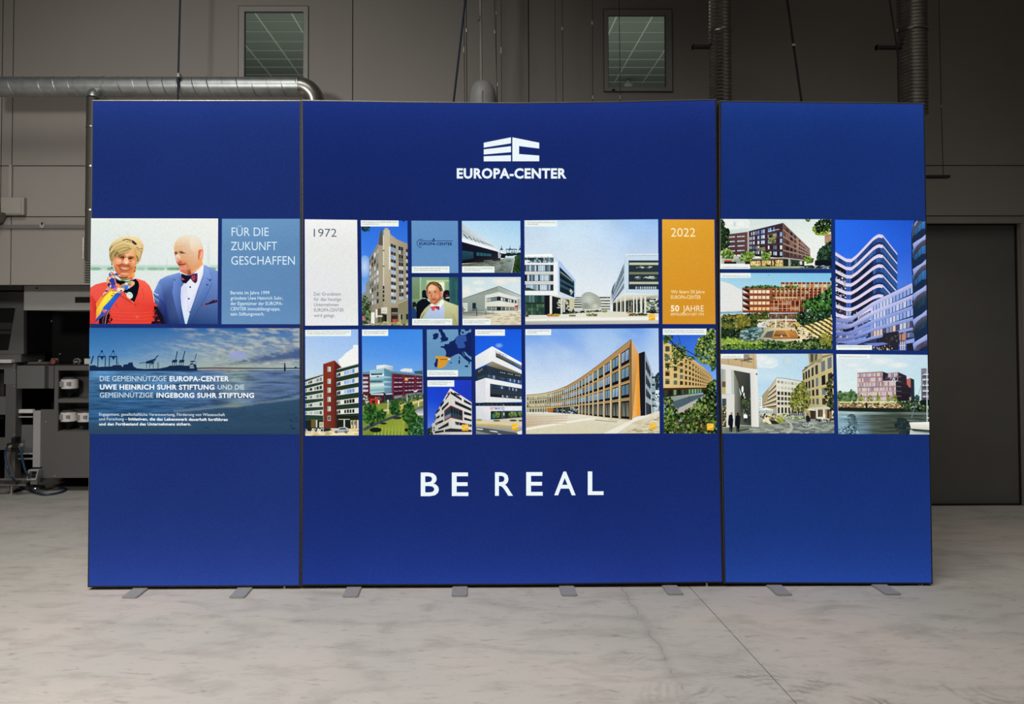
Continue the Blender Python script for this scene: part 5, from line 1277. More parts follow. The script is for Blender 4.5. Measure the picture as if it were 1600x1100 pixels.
p.scat([(905, 372), (1092, 370), (1092, 400), (905, 395)], 50, 9, ['101c18', '1c2c24', '24342c'], 2)
p.rect(930, 378, 1092, 392, '16241e')
for x in (908, 990, 1085):
    p.poly([(x-16, 340), (x, 318), (x+18, 340)], '24303c'); p.line([(x, 298), (x, 320)], 5, '24303c'); p.line([(x-14, 335), (x-12, 350)], 4, '3a4854')
p.rect(950, 330, 1056, 338, '2c3a48'); 
for x in (955, 985, 1010, 1030, 1050): p.line([(x, 335), (x, 376)], 4, '3c4c5c')
p.scat([(1000, 350), (1058, 350), (1058, 375), (1000, 375)], 22, 5, ['24303c', '3a4a5a', '8a98a4']); p.poly([(900, 352), (945, 362), (940, 376), (905, 372)], 'e6eef0')
p.poly([(530, 475), (850, 445), (960, 415), (1035, 418), (1000, 560), (530, 560)], ['5c5c3a', '6a6c58', '97a49c', 'a3b0aa', '6c7c78', '6a6648'])
p.scat([(540, 480), (840, 450), (1000, 430), (960, 550), (560, 500)], 60, 10, ['6f7a70', '8a968e', '5c6450', '7c8a84'], 3)
p.poly([(1035, 400), (1095, 380), (1095, 560), (1010, 560)], ['3a4a34', '28402a', '1c3020', '1e3a20']); p.scat([(1040, 410), (1092, 395), (1092, 555), (1020, 555)], 50, 11, ['24401f', '3a5a2c', '1a2c1c'])
p.line([(1035, 420), (1005, 556)], 6, 'c4c8b8'); p.rect(900, 390, 945, 418, '14181c'); p.rect(870, 418, 900, 442, '2a2c34')
p.line([(740, 445), (820, 438)], 5, '8a9098')
p.caption(532, 497, 841, 557, [('2009: Fertigstellung der ersten EUROPA-CENTER', 1, 25), ('Logistikhalle in Bremerhaven.', .58, 43)])
p.build('photo_print', M_, 'photo of a long warehouse and harbour cranes')
# ---------------------------------------------------------------- pale industrial hall
p = Pic([(532, 598), (1092, 598), (1095, 1057), (536, 1058)], (635, 335), 6.114, 12)
p.fill([('c9dee2', 'd3e4ea'), ('dce8e6', 'd8e6ea'), ('e6e8dc', 'd6e2e4'), ('eae6d8', 'dee2dc')])
for x, y, rx, ry, c in ((570, 740, 60, 60, 'f0eee4'), (690, 650, 60, 25, 'e8eee8'), (900, 640, 90, 40, 'f0ece2'), (1010, 630, 80, 25, 'ece8de'), (700, 720, 50, 20, 'eef0ea')): p.soft(x, y, rx, ry, c, 'dde6e4')
p.poly([(536, 805), (880, 688), (885, 745), (752, 775), (750, 935), (536, 925)], ['94a098', '8a968e', 'a0aaa2', '9aa49c', '8c988e', '7c8880'])
for i in range(14): p.line([(540+i*25, 800-i*8.4), (540+i*25, 925-i*2)], 1.5, '8a9690')
p.poly([(884, 686), (1092, 775), (1092, 800), (884, 745)], ['a0aaa6', 'c4ccc8', 'c0c8c4', '9aa4a0'])
p.line([(536, 806), (884, 686), (1092, 776)], 5, '5a6460')
p.poly([(752, 773), (884, 742), (884, 950), (750, 938)], ['dcdfd2', 'e2e4d8', 'dcdccc', 'd4d4c4']); p.poly([(884, 742), (1060, 800), (1058, 925), (884, 950)], ['e8e9de', 'dee0d6', 'd6d4c8', 'e0ded0'])
p.poly([(1060, 800), (1092, 810), (1092, 905), (1058, 920)], 'b4bcb4')
p.poly([(768, 800), (884, 783), (884, 824), (768, 838)], '20282c'); p.poly([(884, 783), (1052, 822), (1052, 850), (884, 824)], '20282c'); p.poly([(768, 882), (884, 880), (884, 920), (768, 918)], '20282c'); p.poly([(884, 880), (1034, 886), (1034, 916), (884, 920)], '20282c')
p.grid([(770, 800), (884, 783), (884, 824), (770, 838)], ivals(5, .12, .85, 0, .85), [(.12, .9)], ['9ab0b8', 'c4d0d0', '7c949c']); p.grid([(900, 789), (1052, 822), (1052, 850), (900, 828)], ivals(8, .1, .8), [(.12, .88)], ['c8d4d8', 'a4b4bc', 'e0e4e0', '3a444a'])
p.grid([(770, 884), (884, 882), (884, 918), (770, 916)], ivals(5, .12, .85, 0, .85), [(.1, .9)], ['a8b4a8', 'c4c8b4', '8a9a98']); p.grid([(900, 883), (1034, 887), (1034, 914), (900, 918)], ivals(8, .1, .85), [(.1, .9)], ['a4a890', '8c9484', 'c4c4a8', '5a6460'])
p.poly([(1034, 872), (1068, 868), (1070, 884), (1034, 884)], 'c4302c'); p.rect(1038, 884, 1062, 925, '6c5048'); p.rect(1044, 890, 1052, 922, 'e0dcd0')
p.rect(540, 850, 585, 930, 'cdd4cc'); p.rect(548, 905, 562, 918, '5a605a'); p.rect(536, 885, 545, 930, '3a3e40'); p.rect(630, 845, 665, 900, '1f2c3c'); p.rect(628, 900, 664, 924, '5c6468'); p.line([(540, 850), (585, 850)], 6, 'eef0ea')
p.poly([(536, 930), (760, 925), (884, 945), (1095, 918), (1095, 1060), (536, 1060)], ['8a9488', '9aa092', 'd8d2bc', 'e4dcc6', 'd0c2a2', 'dcd6c4'])
p.poly([(536, 930), (640, 928), (880, 948), (640, 972), (536, 962)], ['6e7870', '7a827a', 'a8a898', '8c9488', '88908a'])
p.scat([(760, 975), (1090, 930), (1090, 1050), (820, 1050)], 60, 10, ['cabfa0', 'e4dcc4', 'bfb494', 'dcd2b4'], 4)
p.rect(668, 890, 676, 972, '3a4644'); p.rect(756, 898, 762, 962, '3a4644'); p.rect(824, 915, 829, 948, '5a6460'); p.line([(536, 935), (880, 950)], 3, '4a5450'); p.line([(590, 925), (756, 912)], 3, '4a5450')
p.rect(1063, 815, 1066, 820, '4a5450'); p.rect(1066, 835, 1070, 845, '4a5450')
p.caption(536, 997, 805, 1058, [('2017: Fertigstellung der EUROPA-CENTER', 1, 26), ('Gewerbehalle in Berlin-Adlershof.', .82, 43)])
p.build('photo_print', M_, 'photo of a pale grey industrial hall')
# ---------------------------------------------------------------- white blocks and sphere
p = Pic([(26, 57), (1303, 47), (1306, 1044), (35, 1053)], (815, 335), K, 13)
def sk(u, v):
    c = lerp('c3dcf0', '7db4f2', max(0, min(1, 1.6*(u-0.42)))*max(0, 1-abs(u-0.78)*1.1))
    f = min(1, v*1.45); d = srgb('e3ebf0'); n = 0.12*fbm(u*2, v*2, 2.0, 2.0)
    return tuple(a*(1-f)*(1+n)+b_*f for a, b_ in zip(c, d))
p.field(34, 26, sk)
# far buildings
p.poly([(500, 780), (850, 782), (850, 935), (480, 935)], ['dfe3dc', 'e4e6de', 'd8dad0', 'c8cabe'])
p.grid([(500, 788), (575, 788), (575, 900), (490, 900)], [(0, 1)], ivals(5, .15, .62), ['2c302e']); p.grid([(740, 785), (845, 785), (845, 920), (755, 920)], [(0, 1)], ivals(5, .1, .5), ['30342f']); p.grid([(745, 785), (845, 785), (845, 920), (760, 920)], ivals(6, .1, .5), ivals(5, .1, .5), ['8a9088', '4a504a'])
p.poly([(470, 790), (505, 800), (500, 910), (465, 905)], 'c8c09a')
# left block
p.poly([(30, 383), (290, 378), (325, 440), (30, 420)], ['eef3f4', 'f4f8f8', 'd8e4ec', 'e8f0f2']); p.poly([(30, 383), (290, 378), (300, 395), (30, 402)], 'fbfdfc')
p.poly([(288, 378), (512, 618), (518, 640), (500, 660), (320, 430)], ['b4ccec', 'a9c4ec', 'b4cdec', '9cb8e0', 'd8e8f4'])
p.rect(30, 412, 305, 470, '26343c'); p.grid([(40, 415), (300, 415), (300, 468), (40, 468)], ivals(11, .1, .9), [(0, 1)], ['3c5058', '5a7078', '2c3c44', '8aa0a4']); p.rect(30, 436, 60, 470, 'e4e8e6')
p.scat([(60, 440), (300, 435), (300, 462), (60, 462)], 60, 9, ['5c8484', 'e8f0f0', '2c4448', 'a4bcc0', '3a6468'])
for x in (80, 140, 205, 265): p.line([(x-18, 400), (x, 416)], 4, '9aa6a8')
p.poly([(30, 462), (318, 462), (345, 445), (345, 768), (30, 770)], 'eef2f1')
for (y0, y1) in ((482, 546), (574, 638), (668, 728)):
    p.rect(30, y0, 304, y1, '262c34'); p.grid([(40, y0+4), (275, y0+4), (275, y1-4), (40, y1-4)], ivals(14, .08, .92), [(0, 1)], ['c3dcee', 'b4cfe4', '4c5c68', '6c8090', 'd4e4ee', '8ea4b4']); p.rect(30, y1, 304, y1+24, 'c9cdc6'); p.rect(30, y1+1, 304, y1+10, 'e4e6e0'); p.rect(274, y0+2, 304, y1, '2a2a34')
p.poly([(30, 700), (70, 700), (150, 728), (30, 728)], '28403c'); p.rect(30, 574, 52, 638, '101216')
p.rect(304, 462, 346, 768, 'eef2f2'); p.rect(30, 735, 346, 770, 'eff3f3')
p.poly([(346, 450), (360, 440), (515, 625), (515, 790), (500, 815), (346, 768)], ['c2d6f0', 'aac6ee', 'b8d0ee', 'c8dcf2', 'd8e6f2', 'c8dcf2'])
p.poly([(362, 500), (502, 640), (502, 795), (364, 738)], ['141c24', '1c2c38', '14222c', '1c2830'])
for y0, y1 in ((535, 650), (610, 690), (660, 735)): p.poly([(366, y0), (500, y1), (500, y1+12), (366, y0+34)], ['3c5c6c', '3a6478', '2a4c5c', '24424f'])
p.line([(370, 548), (490, 640)], 7, '9aa690'); p.scat([(460, 700), (500, 720), (500, 790), (455, 760)], 16, 8, ['e0e4e0', '9aa8ac', '2c3c44'])
# ground floor left
p.rect(30, 772, 222, 962, '22342e'); p.grid([(34, 775), (218, 775), (218, 840), (34, 840)], ivals(6, .08, .9), [(0, 1)], ['2c4a44', '3c5c54', '24383a', '5c7c7c']); p.grid([(34, 855), (218, 855), (218, 960), (34, 960)], ivals(7, .08, .9), ivals(3, .05, .95), ['4a6a50', '3a5444', '547458', '2c443a'])
p.rect(222, 772, 270, 960, '15161e'); p.poly([(270, 770), (346, 768), (500, 815), (500, 950), (270, 960)], ['1a1c22', '24262a', '1c2020', '14181a', '12141a'])
p.poly([(250, 768), (346, 766), (505, 814), (480, 826), (330, 790), (290, 778)], ['f0f0e4', 'f2f2ea', 'd0d4cc', 'a4a490', 'd8d4bc', 'e8e4d0'])
p.scat([(330, 800), (480, 830), (490, 930), (350, 900)], 70, 10, ['e0e4dc', 'c8ccb8', '24282a', '101418', '6a746c', 'b8b894'], 1.6)
p.rect(268, 778, 290, 958, 'e4e6dc'); p.rect(372, 795, 392, 962, 'd4d6c8'); p.rect(396, 800, 414, 955, 'c8ccba'); p.rect(455, 825, 462, 945, '9a9c84'); p.rect(455, 800, 500, 900, 'cdc8a4')
p.scat([(395, 930), (600, 925), (640, 960), (400, 965)], 50, 10, ['1c2c1a', '2c3c24', '12181a', '4a5a3a'], 2)
# sphere
p.ell(664, 845, 94, 92, 'a4ab9c', 28); p.soft(640, 815, 80, 75, 'ccd4cc', 'a4ab9c'); p.soft(700, 880, 45, 40, 'd8d8c4', 'a8ae9e'); p.soft(610, 880, 40, 40, '8a9284', 'a2a99a')
for i in range(7):
    a = -0.9+i*0.3; p.line([(664+94*math.sin(a*0.2)-80*math.cos(a), 845+90*a*0.9), (664+80*math.cos(a), 845+86*a*0.9+6)], 1.5, '8c9486')
p.poly([(590, 905), (760, 900), (750, 916), (610, 920)], 'd4d6cc'); p.rect(620, 918, 720, 945, '20241f'); p.scat([(600, 925), (760, 915), (760, 948), (600, 950)], 40, 9, ['2a3224', '14181a', '6a7050', 'c8c8a8'], 1.6)
# right block
p.poly([(990, 378), (1306, 372), (1306, 440), (1020, 442), (1020, 718), (1306, 716), (1306, 760), (990, 752)], 'c8dcea'); p.poly([(990, 376), (1306, 376), (1306, 392), (985, 402)], 'd8e6f0'); p.line([(1000, 398), (1290, 392)], 5, 'b0c0ca')
for i in range(9): p.line([(1010+i*33, 398), (1030+i*33, 392)], 3, '98a8b2')
p.rect(1020, 440, 1306, 716, '27333c')
for y, c in ((472, 'b3baa0'), (562, '6a7258'), (655, 'a8ae94')): p.rect(1025, y-12, 1306, y+12, c); p.rect(1028, y-4, 1306, y+3, 'd4d8c0' if c != '6a7258' else '8a9274')
p.scat([(1090, 500), (1250, 498), (1250, 512), (1090, 514)], 20, 7, ['8a9a8a', 'c4ccb0', '4a5a5a'], 2); p.scat([(1080, 595), (1290, 595), (1290, 612), (1080, 615)], 36, 8, ['aebaa8', 'd0d8c8', '5a6a6a'], 2); p.grid([(1085, 690), (1290, 690), (1290, 712), (1085, 712)], ivals(10, .1, .7), [(0, 1)], ['a0b4c4', '6a8090', 'c0d0dc'])
p.poly([(990, 380), (985, 750), (880, 850), (850, 870), (850, 755), (975, 470)], ['c0d4e4', 'd8e2e6', 'b8c4ca', 'd0d8da', '9cb0c0', 'a8c0d4'])
p.poly([(972, 475), (975, 560), (862, 800), (862, 775)], '3a5468'); p.poly([(974, 580), (975, 630), (864, 822), (864, 805)], '4a6478'); p.poly([(975, 655), (976, 705), (870, 840), (868, 828)], '4a667a')
for i in range(9):
    x = 965-i*12; p.line([(x, 490+i*32), (x, 715+i*12)], 3, 'c0ccd2')
p.poly([(855, 740), (868, 690), (895, 640), (880, 700), (870, 770)], '4a6070')
p.poly([(980, 765), (1306, 762), (1306, 795), (1240, 800), (1180, 830), (1000, 830), (900, 840), (870, 845)], ['e8e4d4', 'dcdccc', 'b8b8a4', '8a8c7c', '686a60', '5c6058', '6a6c60', 'b0aa90'])
p.poly([(870, 845), (990, 830), (1306, 800), (1306, 945), (870, 935)], ['3a3c38', '24262a', '3a4440', '22262a', '24262a'])
p.scat([(1180, 820), (1306, 800), (1306, 930), (1190, 930)], 70, 11, ['b8c0a8', 'e0e4d4', '2a302e', '5c7464', '8a9c84'], 1.4); p.scat([(1000, 840), (1180, 830), (1180, 935), (1000, 930)], 70, 9, ['5c8070', '24282a', '1a1e20', 'a8b09c', '3c4c46'], 0.6)
for x, w_ in ((905, 9), (945, 11), (985, 16), (1068, 12), (1098, 12), (1140, 20), (1178, 18)): p.rect(x-w_/2, 780+abs(x-1100)*.05, x+w_/2, 940, 'e2e2d2')
for x, w_ in ((915, 6), (960, 6), (1020, 7), (1045, 6)): p.rect(x-w_/2, 830, x+w_/2, 930, 'a8a892')
# forecourt
p.poly([(30, 962), (300, 960), (600, 940), (830, 925), (1306, 945), (1310, 1060), (30, 1060)], ['e6e4d8', 'e8e6da', 'e4e0ce', 'dedcc6', 'e8e4d2', 'dad4c4', 'c8c8bc'])
p.poly([(30, 1000), (600, 985), (1306, 980), (1306, 1008), (30, 1018)], 'f2f1e8'); p.poly([(30, 1020), (1306, 1010), (1306, 1060), (30, 1060)], ['b8bab0', 'd0cec4', 'c0bcb2', 'a4a69c'])
p.rect(245, 955, 355, 975, 'b4784a'); p.scat([(250, 950), (355, 950), (355, 968), (250, 968)], 30, 8, ['b0a840', '6a7030', 'd0c860', 'c86a40'], 2)
p.rect(620, 955, 720, 972, '6a6448'); p.scat([(620, 948), (720, 948), (720, 965), (620, 965)], 26, 8, ['6a7040', '3c4428', '9a9a5c'], 2); p.rect(452, 958, 515, 975, '7a7858'); p.rect(1075, 948, 1180, 968, '7a7450'); p.scat([(1020, 945), (1190, 945), (1190, 965), (1020, 965)], 34, 8, ['3c4424', '6a7040', '1c2418'], 2)
p.rect(1000, 935, 1060, 945, 'c8805c'); p.ell(50, 970, 20, 8, '2a1c18'); p.ell(1250, 935, 35, 12, '14181c'); p.rect(245, 1008, 262, 1012, '9a9a90'); p.ell(790, 925, 30, 12, '8a9450')
gold(p, 1210, 950, 62)
p.caption(35, 60, 337, 117, [('2018: Fertigstellung EUROPA-CENTER AirportCity', 1, 24), ('in Berlin-Schönefeld.', .4, 42)])
p.build('photo_print', M_, 'photo of white office blocks around a grey sphere')
# ---------------------------------------------------------------- orange 2022 panel
p = Pic([(40, 48), (538, 50), (549, 1047), (44, 1047)], (1028, 335), K)
p.fill([('e8aa38', 'e0a030'), ('dfa030', 'da9a2e'), ('dc9a2c', 'd8962c'), ('d8962a', 'd6932a'), ('d6932c', 'd8962e')])
C = 'fdf3d0'
p.text('2022', 124, 356, 212, 80, C, -0.006); p.text('Wir feiern 50 Jahre', 124, 446, 754, 32, 'f8e4ae', 0.008); p.text('EUROPA-CENTER', 124, 410, 806, 34, 'f8e4ae', 0.008)
p.text('50', 122, 203, 924, 56, C, 0.03); p.text('JAHRE', 236, 438, 926, 56, C, -0.004); p.text('ERFOLGREICH SEIT 1972', 124, 440, 965, 24, 'f8e4ae', 0.008)
p.build('text_print', M_, 'orange panel with the year 2022')
# ---------------------------------------------------------------- green and white block with red stair tower
p = Pic([(42, 45), (548, 40), (553, 1052), (44, 1055)], (470, 508), K, 14)
p.fill([('a3c4f0', '98bdf2'), ('b8d2ee', 'a8c8f0'), ('cfe0e8', 'c0d6ea'), ('dde6dc', 'c8dce8'), ('dde2d8', 'd0dce0')])
p.poly([(360, 330), (400, 300), (430, 265), (500, 220), (515, 190), (550, 190), (550, 400), (400, 410), (370, 380)], 'f3f4f0'); p.soft(515, 205, 18, 18, 'f8f8f4', 'e8eef4')
G1 = '1e3526'; 
def floors(rows, q0, q1, xa, xb, wins):
    pass
# left wing, floors fall towards the left
p.poly([(42, 520), (213, 470), (215, 905), (42, 905)], '274032')
p.line([(42, 520), (213, 470)], 6, 'a8b0a4')
for i, (yl, yr) in enumerate(((555, 510), (620, 590), (690, 672), (765, 752), (835, 835))):
    q = [(42, yl-12), (213, yr-28), (213, yr+28), (42, yl+22)]; H = homog(q); p.poly(q, 'dcdcd0')
    p.grid(q, [(0.0, .17), (.25, .34), (.36, .52), (.62, .72), (.74, .84), (.87, .96)], [(.2, .8)], ['a8b8b4', 'c0ccc8', '7c8a88', '2c3436', '4a5658'])
# right wing
p.poly([(340, 422), (552, 366), (554, 905), (345, 895)], '22382a'); p.line([(340, 424), (552, 368)], 7, 'b8c4bc')
for i, (yl, yr) in enumerate(((478, 425), (565, 522), (650, 616), (742, 717), (830, 815))):
    q = [(342, yl-22), (552, yr-26), (552, yr+26), (342, yl+22)]; p.poly(q, 'e6e4d8')
    p.grid(q, [(.03, .1), (.38, .5), (.52, .6), (.62, .72), (.74, .84)], [(.12, .85)], ['8ab4e8', '5c94dc', 'a4c4ec', '6a9ae0'] if i < 3 else ['8a9090', '1c2022', '3a4040', 'c8c8b8']); p.grid(q, [(.02, .08)], [(.3, .95)], ['14181a']); p.grid(q, [(.1, .2)], [(.15, .85)], ['a4c0e4' if i < 2 else '8a8c80', '2c2c28'])
    if i > 2: p.grid(q, ivals(4, .1, .75, .38, .86), [(.2, .85)], ['14161a', '24282a'])
# stair tower
p.poly([(214, 372), (322, 335), (340, 370), (390, 402), (342, 425), (345, 985), (218, 985)], ['7c2e20', '8a3626', '6a2a24', '6c2c24', '5c2620', '6a2c20', '7c3424'])
p.poly([(322, 337), (390, 402), (342, 425), (346, 985), (318, 985)], ['642620', '5c2420', '52221c', '4c1e1c', '6a2c22']); p.line([(214, 372), (322, 336), (390, 402)], 5, 'b09088')
p.line([(216, 665), (342, 680)], 2, '9a5040')
for y in (400, 515, 600, 688, 778, 868): p.rect(256, y-3, 287, y+44, 'c8ccc0'); p.rect(260, y+2, 270, y+38, '8ea4ac' if y < 850 else '201c1c'); p.rect(273, y+2, 283, y+38, 'd8dccc' if y < 850 else '2c2422')
# ground floor
p.rect(42, 905, 216, 985, '1f261f'); p.poly([(345, 860), (554, 870), (554, 990), (345, 985)], '1b221c'); p.poly([(345, 895), (554, 885), (554, 910), (345, 905)], '20301f')
p.rect(100, 900, 140, 975, '6c5a34'); p.rect(145, 905, 158, 985, 'd8d8c8'); p.rect(178, 925, 216, 975, 'dcd8c0'); p.rect(183, 932, 212, 965, 'a8ac90'); p.rect(410, 897, 422, 980, 'dedccb'); p.line([(360, 899), (470, 899)], 7, 'c4c4b0')
p.poly([(475, 910), (552, 905), (552, 985), (480, 985)], 'd8caa4'); p.rect(482, 918, 494, 950, '5a5038'); p.rect(512, 915, 524, 950, '5a5038'); p.rect(496, 905, 502, 985, '2a2a20'); p.rect(526, 905, 534, 985, '2a2a20')
p.poly([(42, 1000), (554, 985), (554, 1055), (42, 1060)], ['c8bc8c', 'ead8a4', 'f0deaa', 'e0d0a0']); p.line([(42, 1040), (554, 1028)], 4, 'f4ecc8'); p.scat([(42, 1020), (550, 1000), (550, 1050), (42, 1052)], 30, 8, ['d8c488', 'f4e8c0', 'c0ac78'], 5)
for x, c, w_ in ((75, '1c2022', 36), (170, 'd0d4d0', 48), (250, '2c3036', 40)):
    p.ell(x, 995, w_, 16, c); p.ell(x-w_*.1, 985, w_*.6, 12, '3a4044' if c != '1c2022' else '24282a'); p.ell(x-w_*.5, 1008, 9, 9, '0c0c0e')
p.scat([(45, 990), (310, 985), (310, 1005), (45, 1020)], 34, 7, ['14161a', 'e0e0d8', '5a5c5c', '2c2e34'], 1.6)
p.poly([(318, 1015), (325, 998), (355, 985), (375, 975), (430, 973), (455, 985), (462, 1012), (450, 1025), (330, 1025)], ['a8aca8', 'c8ccc8', 'd8dcd8', 'c8d0d0', 'd0d4d0', 'b8bcb8', '9a9e9a', '8a8e8c', '94989a'])
p.poly([(360, 995), (378, 980), (425, 979), (440, 995)], '3a4648'); p.ell(340, 1020, 13, 12, '16181a'); p.ell(432, 1020, 13, 12, '16181a'); p.ell(340, 1020, 6, 6, 'a0a0a0'); p.ell(432, 1020, 6, 6, 'a0a0a0')
p.caption(44, 47, 480, 105, [('1974: Das Unternehmen zieht mit Partnern in das Gebäude Normannenweg', 1, 22), ('und beginnt die Projektentwicklung des Standorts in Hamburg City Süd.', .92, 40)])
p.build('photo_print', M_, 'photo of a green and white block with a red stair tower')
# ---------------------------------------------------------------- glass and red block above trees
p = Pic([(33, 40), (612, 40), (622, 1050), (42, 1050)], (560, 508), K, 15)
p.fill([('3a86e4', '3d8ae6'), ('5a9ae8', '4f94ea'), ('8ab4e2', '7ab0ea'), ('a8c4d8', '9abfe0'), ('a0b4b8', '9ab4c0')])
p.poly([(35, 655), (622, 655), (622, 770), (40, 770)], '3a5434')
p.poly([(172, 385), (250, 378), (330, 390), (330, 440), (172, 440)], ['e4e8ea', 'eef0f0', 'b8c4cc', '9ab0bc', 'd8e0e4']); p.poly([(402, 425), (440, 412), (515, 418), (515, 450), (402, 440)], 'dfe4e4'); p.poly([(535, 440), (612, 432), (614, 470), (535, 465)], '3a5a68'); p.line([(600, 362), (602, 440)], 5, 'a07c7c')
p.poly([(40, 450), (110, 445), (110, 750), (44, 750)], '5a1e28'); p.rect(38, 448, 110, 468, '5c90a0')
for y in (503, 545, 585, 625): p.poly([(42, y-8), (92, y-10), (92, y+10), (42, y+12)], 'c8ccd4')
p.grid([(44, 495), (92, 490), (92, 640), (44, 640)], ivals(4, .1, .6), ivals(4, .05, .3), ['8a94a0', '3c3c50'])
p.poly([(108, 430), (245, 412), (246, 640), (112, 655)], ['9cc8d0', '94c0cc', 'a8c8cc', 'b0d0d0'])
for y, c in ((470, 'd8ecec'), (520, '6ea0ac'), (565, 'd4e4e0'), (610, '84b4b8')): p.poly([(110, y+2), (245, y-8), (245, y+18), (110, y+24)], c)
p.poly([(122, 462), (228, 458), (228, 475), (140, 478), (122, 478)], '1c2c50'); p.line([(145, 466), (222, 465)], 8, '5a6480'); p.grid([(114, 532), (235, 530), (235, 548), (114, 550)], ivals(9, .05, .8), [(0, 1)], ['1c2630', '2a3a44', '5a8088'])
p.poly([(170, 488), (200, 488), (185, 500)], '14202c')
p.poly([(245, 410), (330, 440), (614, 470), (614, 490), (330, 470), (246, 460)], ['5c8ca0', '6c94a4', '7a9cb0', '547c90', '3a6478', '4a7488'])
for i in range(12): p.line([(330+i*25, 445+i*2.4), (330+i*25, 468+i*2)], 3, '28485c')
p.poly([(246, 420), (318, 462), (330, 640), (248, 650)], ['5490a4', '4c7c9c', '5c84a8', '6a98a8'])
for y in (500, 545, 590): p.poly([(247, y-14), (320, y-6), (320, y+6), (247, y+8)], ['b4d0d4', '8ab0c4', '7ca4b8', 'a4c4c8'])
p.poly([(318, 462), (614, 486), (612, 650), (430, 700), (325, 712)], ['5a1f2c', '60222e', '4a1a26', '3c1420', '3a141e'])
for x0, x1 in ((318, 338), (424, 438), (538, 550)): p.poly([(x0, 465+(x0-318)*.08), (x1, 465+(x0-318)*.08), (x1, 700-(x0-318)*.2), (x0, 705-(x0-318)*.2)], '74303c')
for i, y in enumerate((503, 548, 590, 632)):
    for x0, x1 in ((342, 378), (384, 418), (445, 470), (478, 502), (508, 532), (556, 578), (582, 606)): 
        f = (x0-318)/300; yy = y+f*(8-i*9); p.poly([(x0, yy-6), (x1, yy-5), (x1, yy+5), (x0, yy+6)], 'b8a8c8' if (x0+i) % 3 else '7c6a94')
    p.line([(342, y+14), (606, y+12-i*6)], 6, '34101c')
p.rect(442, 502, 474, 530, 'd89a48'); p.rect(448, 508, 468, 524, 'f0c070'); p.poly([(530, 626), (562, 620), (562, 634), (530, 640)], 'e4e4ea')
p.poly([(342, 675), (420, 665), (420, 690), (342, 705)], '7c8890'); p.poly([(450, 655), (600, 640), (600, 655), (450, 680)], '6a7a80')
p.poly([(92, 655), (250, 640), (250, 735), (95, 750)], '4a1c22'); p.poly([(120, 655), (240, 650), (240, 668), (120, 665)], 'c4d4dc'); p.grid([(150, 685), (225, 683), (225, 720), (150, 720)], ivals(7, .1, .7), ivals(2, .1, .8), ['b0bcc4', '6a7880', '2c2c30'])
p.poly([(250, 650), (330, 640), (330, 712), (255, 718)], '242a34'); p.poly([(262, 652), (325, 648), (325, 660), (262, 664)], 'c8d0d8')
p.poly([(112, 702), (186, 700), (188, 756), (112, 756)], 'c43a24'); p.poly([(128, 718), (160, 716), (160, 748), (128, 748)], '541a18'); p.rect(188, 715, 202, 758, 'f0f0ec'); p.ell(283, 725, 9, 14, 'd8dce0')
p.scat([(42, 670), (95, 670), (100, 750), (45, 760)], 40, 10, ['a4b0a8', '3c5434', '24381f', 'c4ccc4'])
# lawns, paths, road
p.poly([(40, 770), (622, 700), (622, 1050), (40, 1050)], ['7a8c34', '8a943c', '6a7c2c', '7c9038'])
p.poly([(180, 830), (300, 790), (450, 750), (622, 705), (622, 722), (460, 775), (330, 805), (190, 845)], 'd8c498'); p.poly([(260, 800), (450, 762), (450, 795), (300, 830)], 'c0ac50')
p.poly([(42, 990), (100, 955), (200, 915), (330, 865), (420, 835), (425, 850), (330, 890), (200, 940), (60, 1010)], '3c444c'); p.poly([(60, 1050), (120, 1000), (250, 930), (400, 880), (440, 920), (445, 1000), (470, 1050)], ['6c8228', '7c9030', '8ea23c', '8a9c38', 'a0ae48', '94a440', '7c9030'])
for i in range(9): p.poly([(150+i*33, 1050), (165+i*32, 960), (173+i*31, 960), (163+i*33, 1050)], 'a4b44c')
p.ell(165, 1000, 58, 24, '161e1a'); p.ell(240, 938, 32, 10, '1a221c'); p.ell(370, 885, 42, 14, '14181a'); p.ell(460, 1000, 20, 16, '16201a')
TG = ['1c3c1a', '28501f', '3a6a2c', '14301a', '4a7c34', '22481e']
p.scat([(420, 680), (622, 650), (622, 700), (430, 740)], 120, 10, ['2a4a28', '4a6a3c', '16281a', '8a9880', '5c6c50'])
p.scat([(300, 730), (460, 720), (450, 745), (320, 755)], 40, 9, ['24401f', '3c5c2c', '8a9a7c'])
for pts, n in (([(45, 880), (60, 790), (110, 750), (160, 755), (190, 830), (185, 910), (120, 950), (60, 930)], 260), ([(185, 870), (200, 820), (235, 800), (260, 850), (250, 900), (200, 905)], 90), ([(300, 790), (320, 740), (370, 730), (400, 790), (385, 850), (320, 855)], 140),
               ([(425, 820), (440, 760), (500, 730), (540, 790), (560, 860), (610, 900), (622, 960), (615, 1040), (480, 1040), (470, 940), (430, 900)], 480)): p.scat(pts, n, 15, TG)
p.scat([(560, 880), (620, 880), (620, 1040), (500, 1040)], 120, 12, ['1f4a2c', '2c5c38', '5a8c5c', '16341f'])
p.poly([(535, 820), (560, 790), (620, 770), (620, 860), (570, 860)], ['6a6870', '54525c', '3c3c48', 'd8dce0', 'e0e0e0']); p.rect(570, 735, 580, 775, 'e8e4dc'); p.rect(280, 715, 288, 850, 'c8d0d4'); p.rect(463, 670, 470, 725, 'd8dcd4')
for x in (68, 108, 333): p.line([(x, 930 if x < 200 else 850), (x, 1010 if x < 200 else 885)], 4, '6a6a5c')
p.poly([(325, 880), (345, 868), (385, 872), (400, 890), (350, 898)], '30363c')
p.caption(37, 43, 285, 103, [('2006: Fertigstellung EUROPA-CENTER', 1, 24), ('Essen mit rund 24.000 m² Fläche.', .93, 41)])
p.build('photo_print', M_, 'photo of a glass and dark red block above green trees')
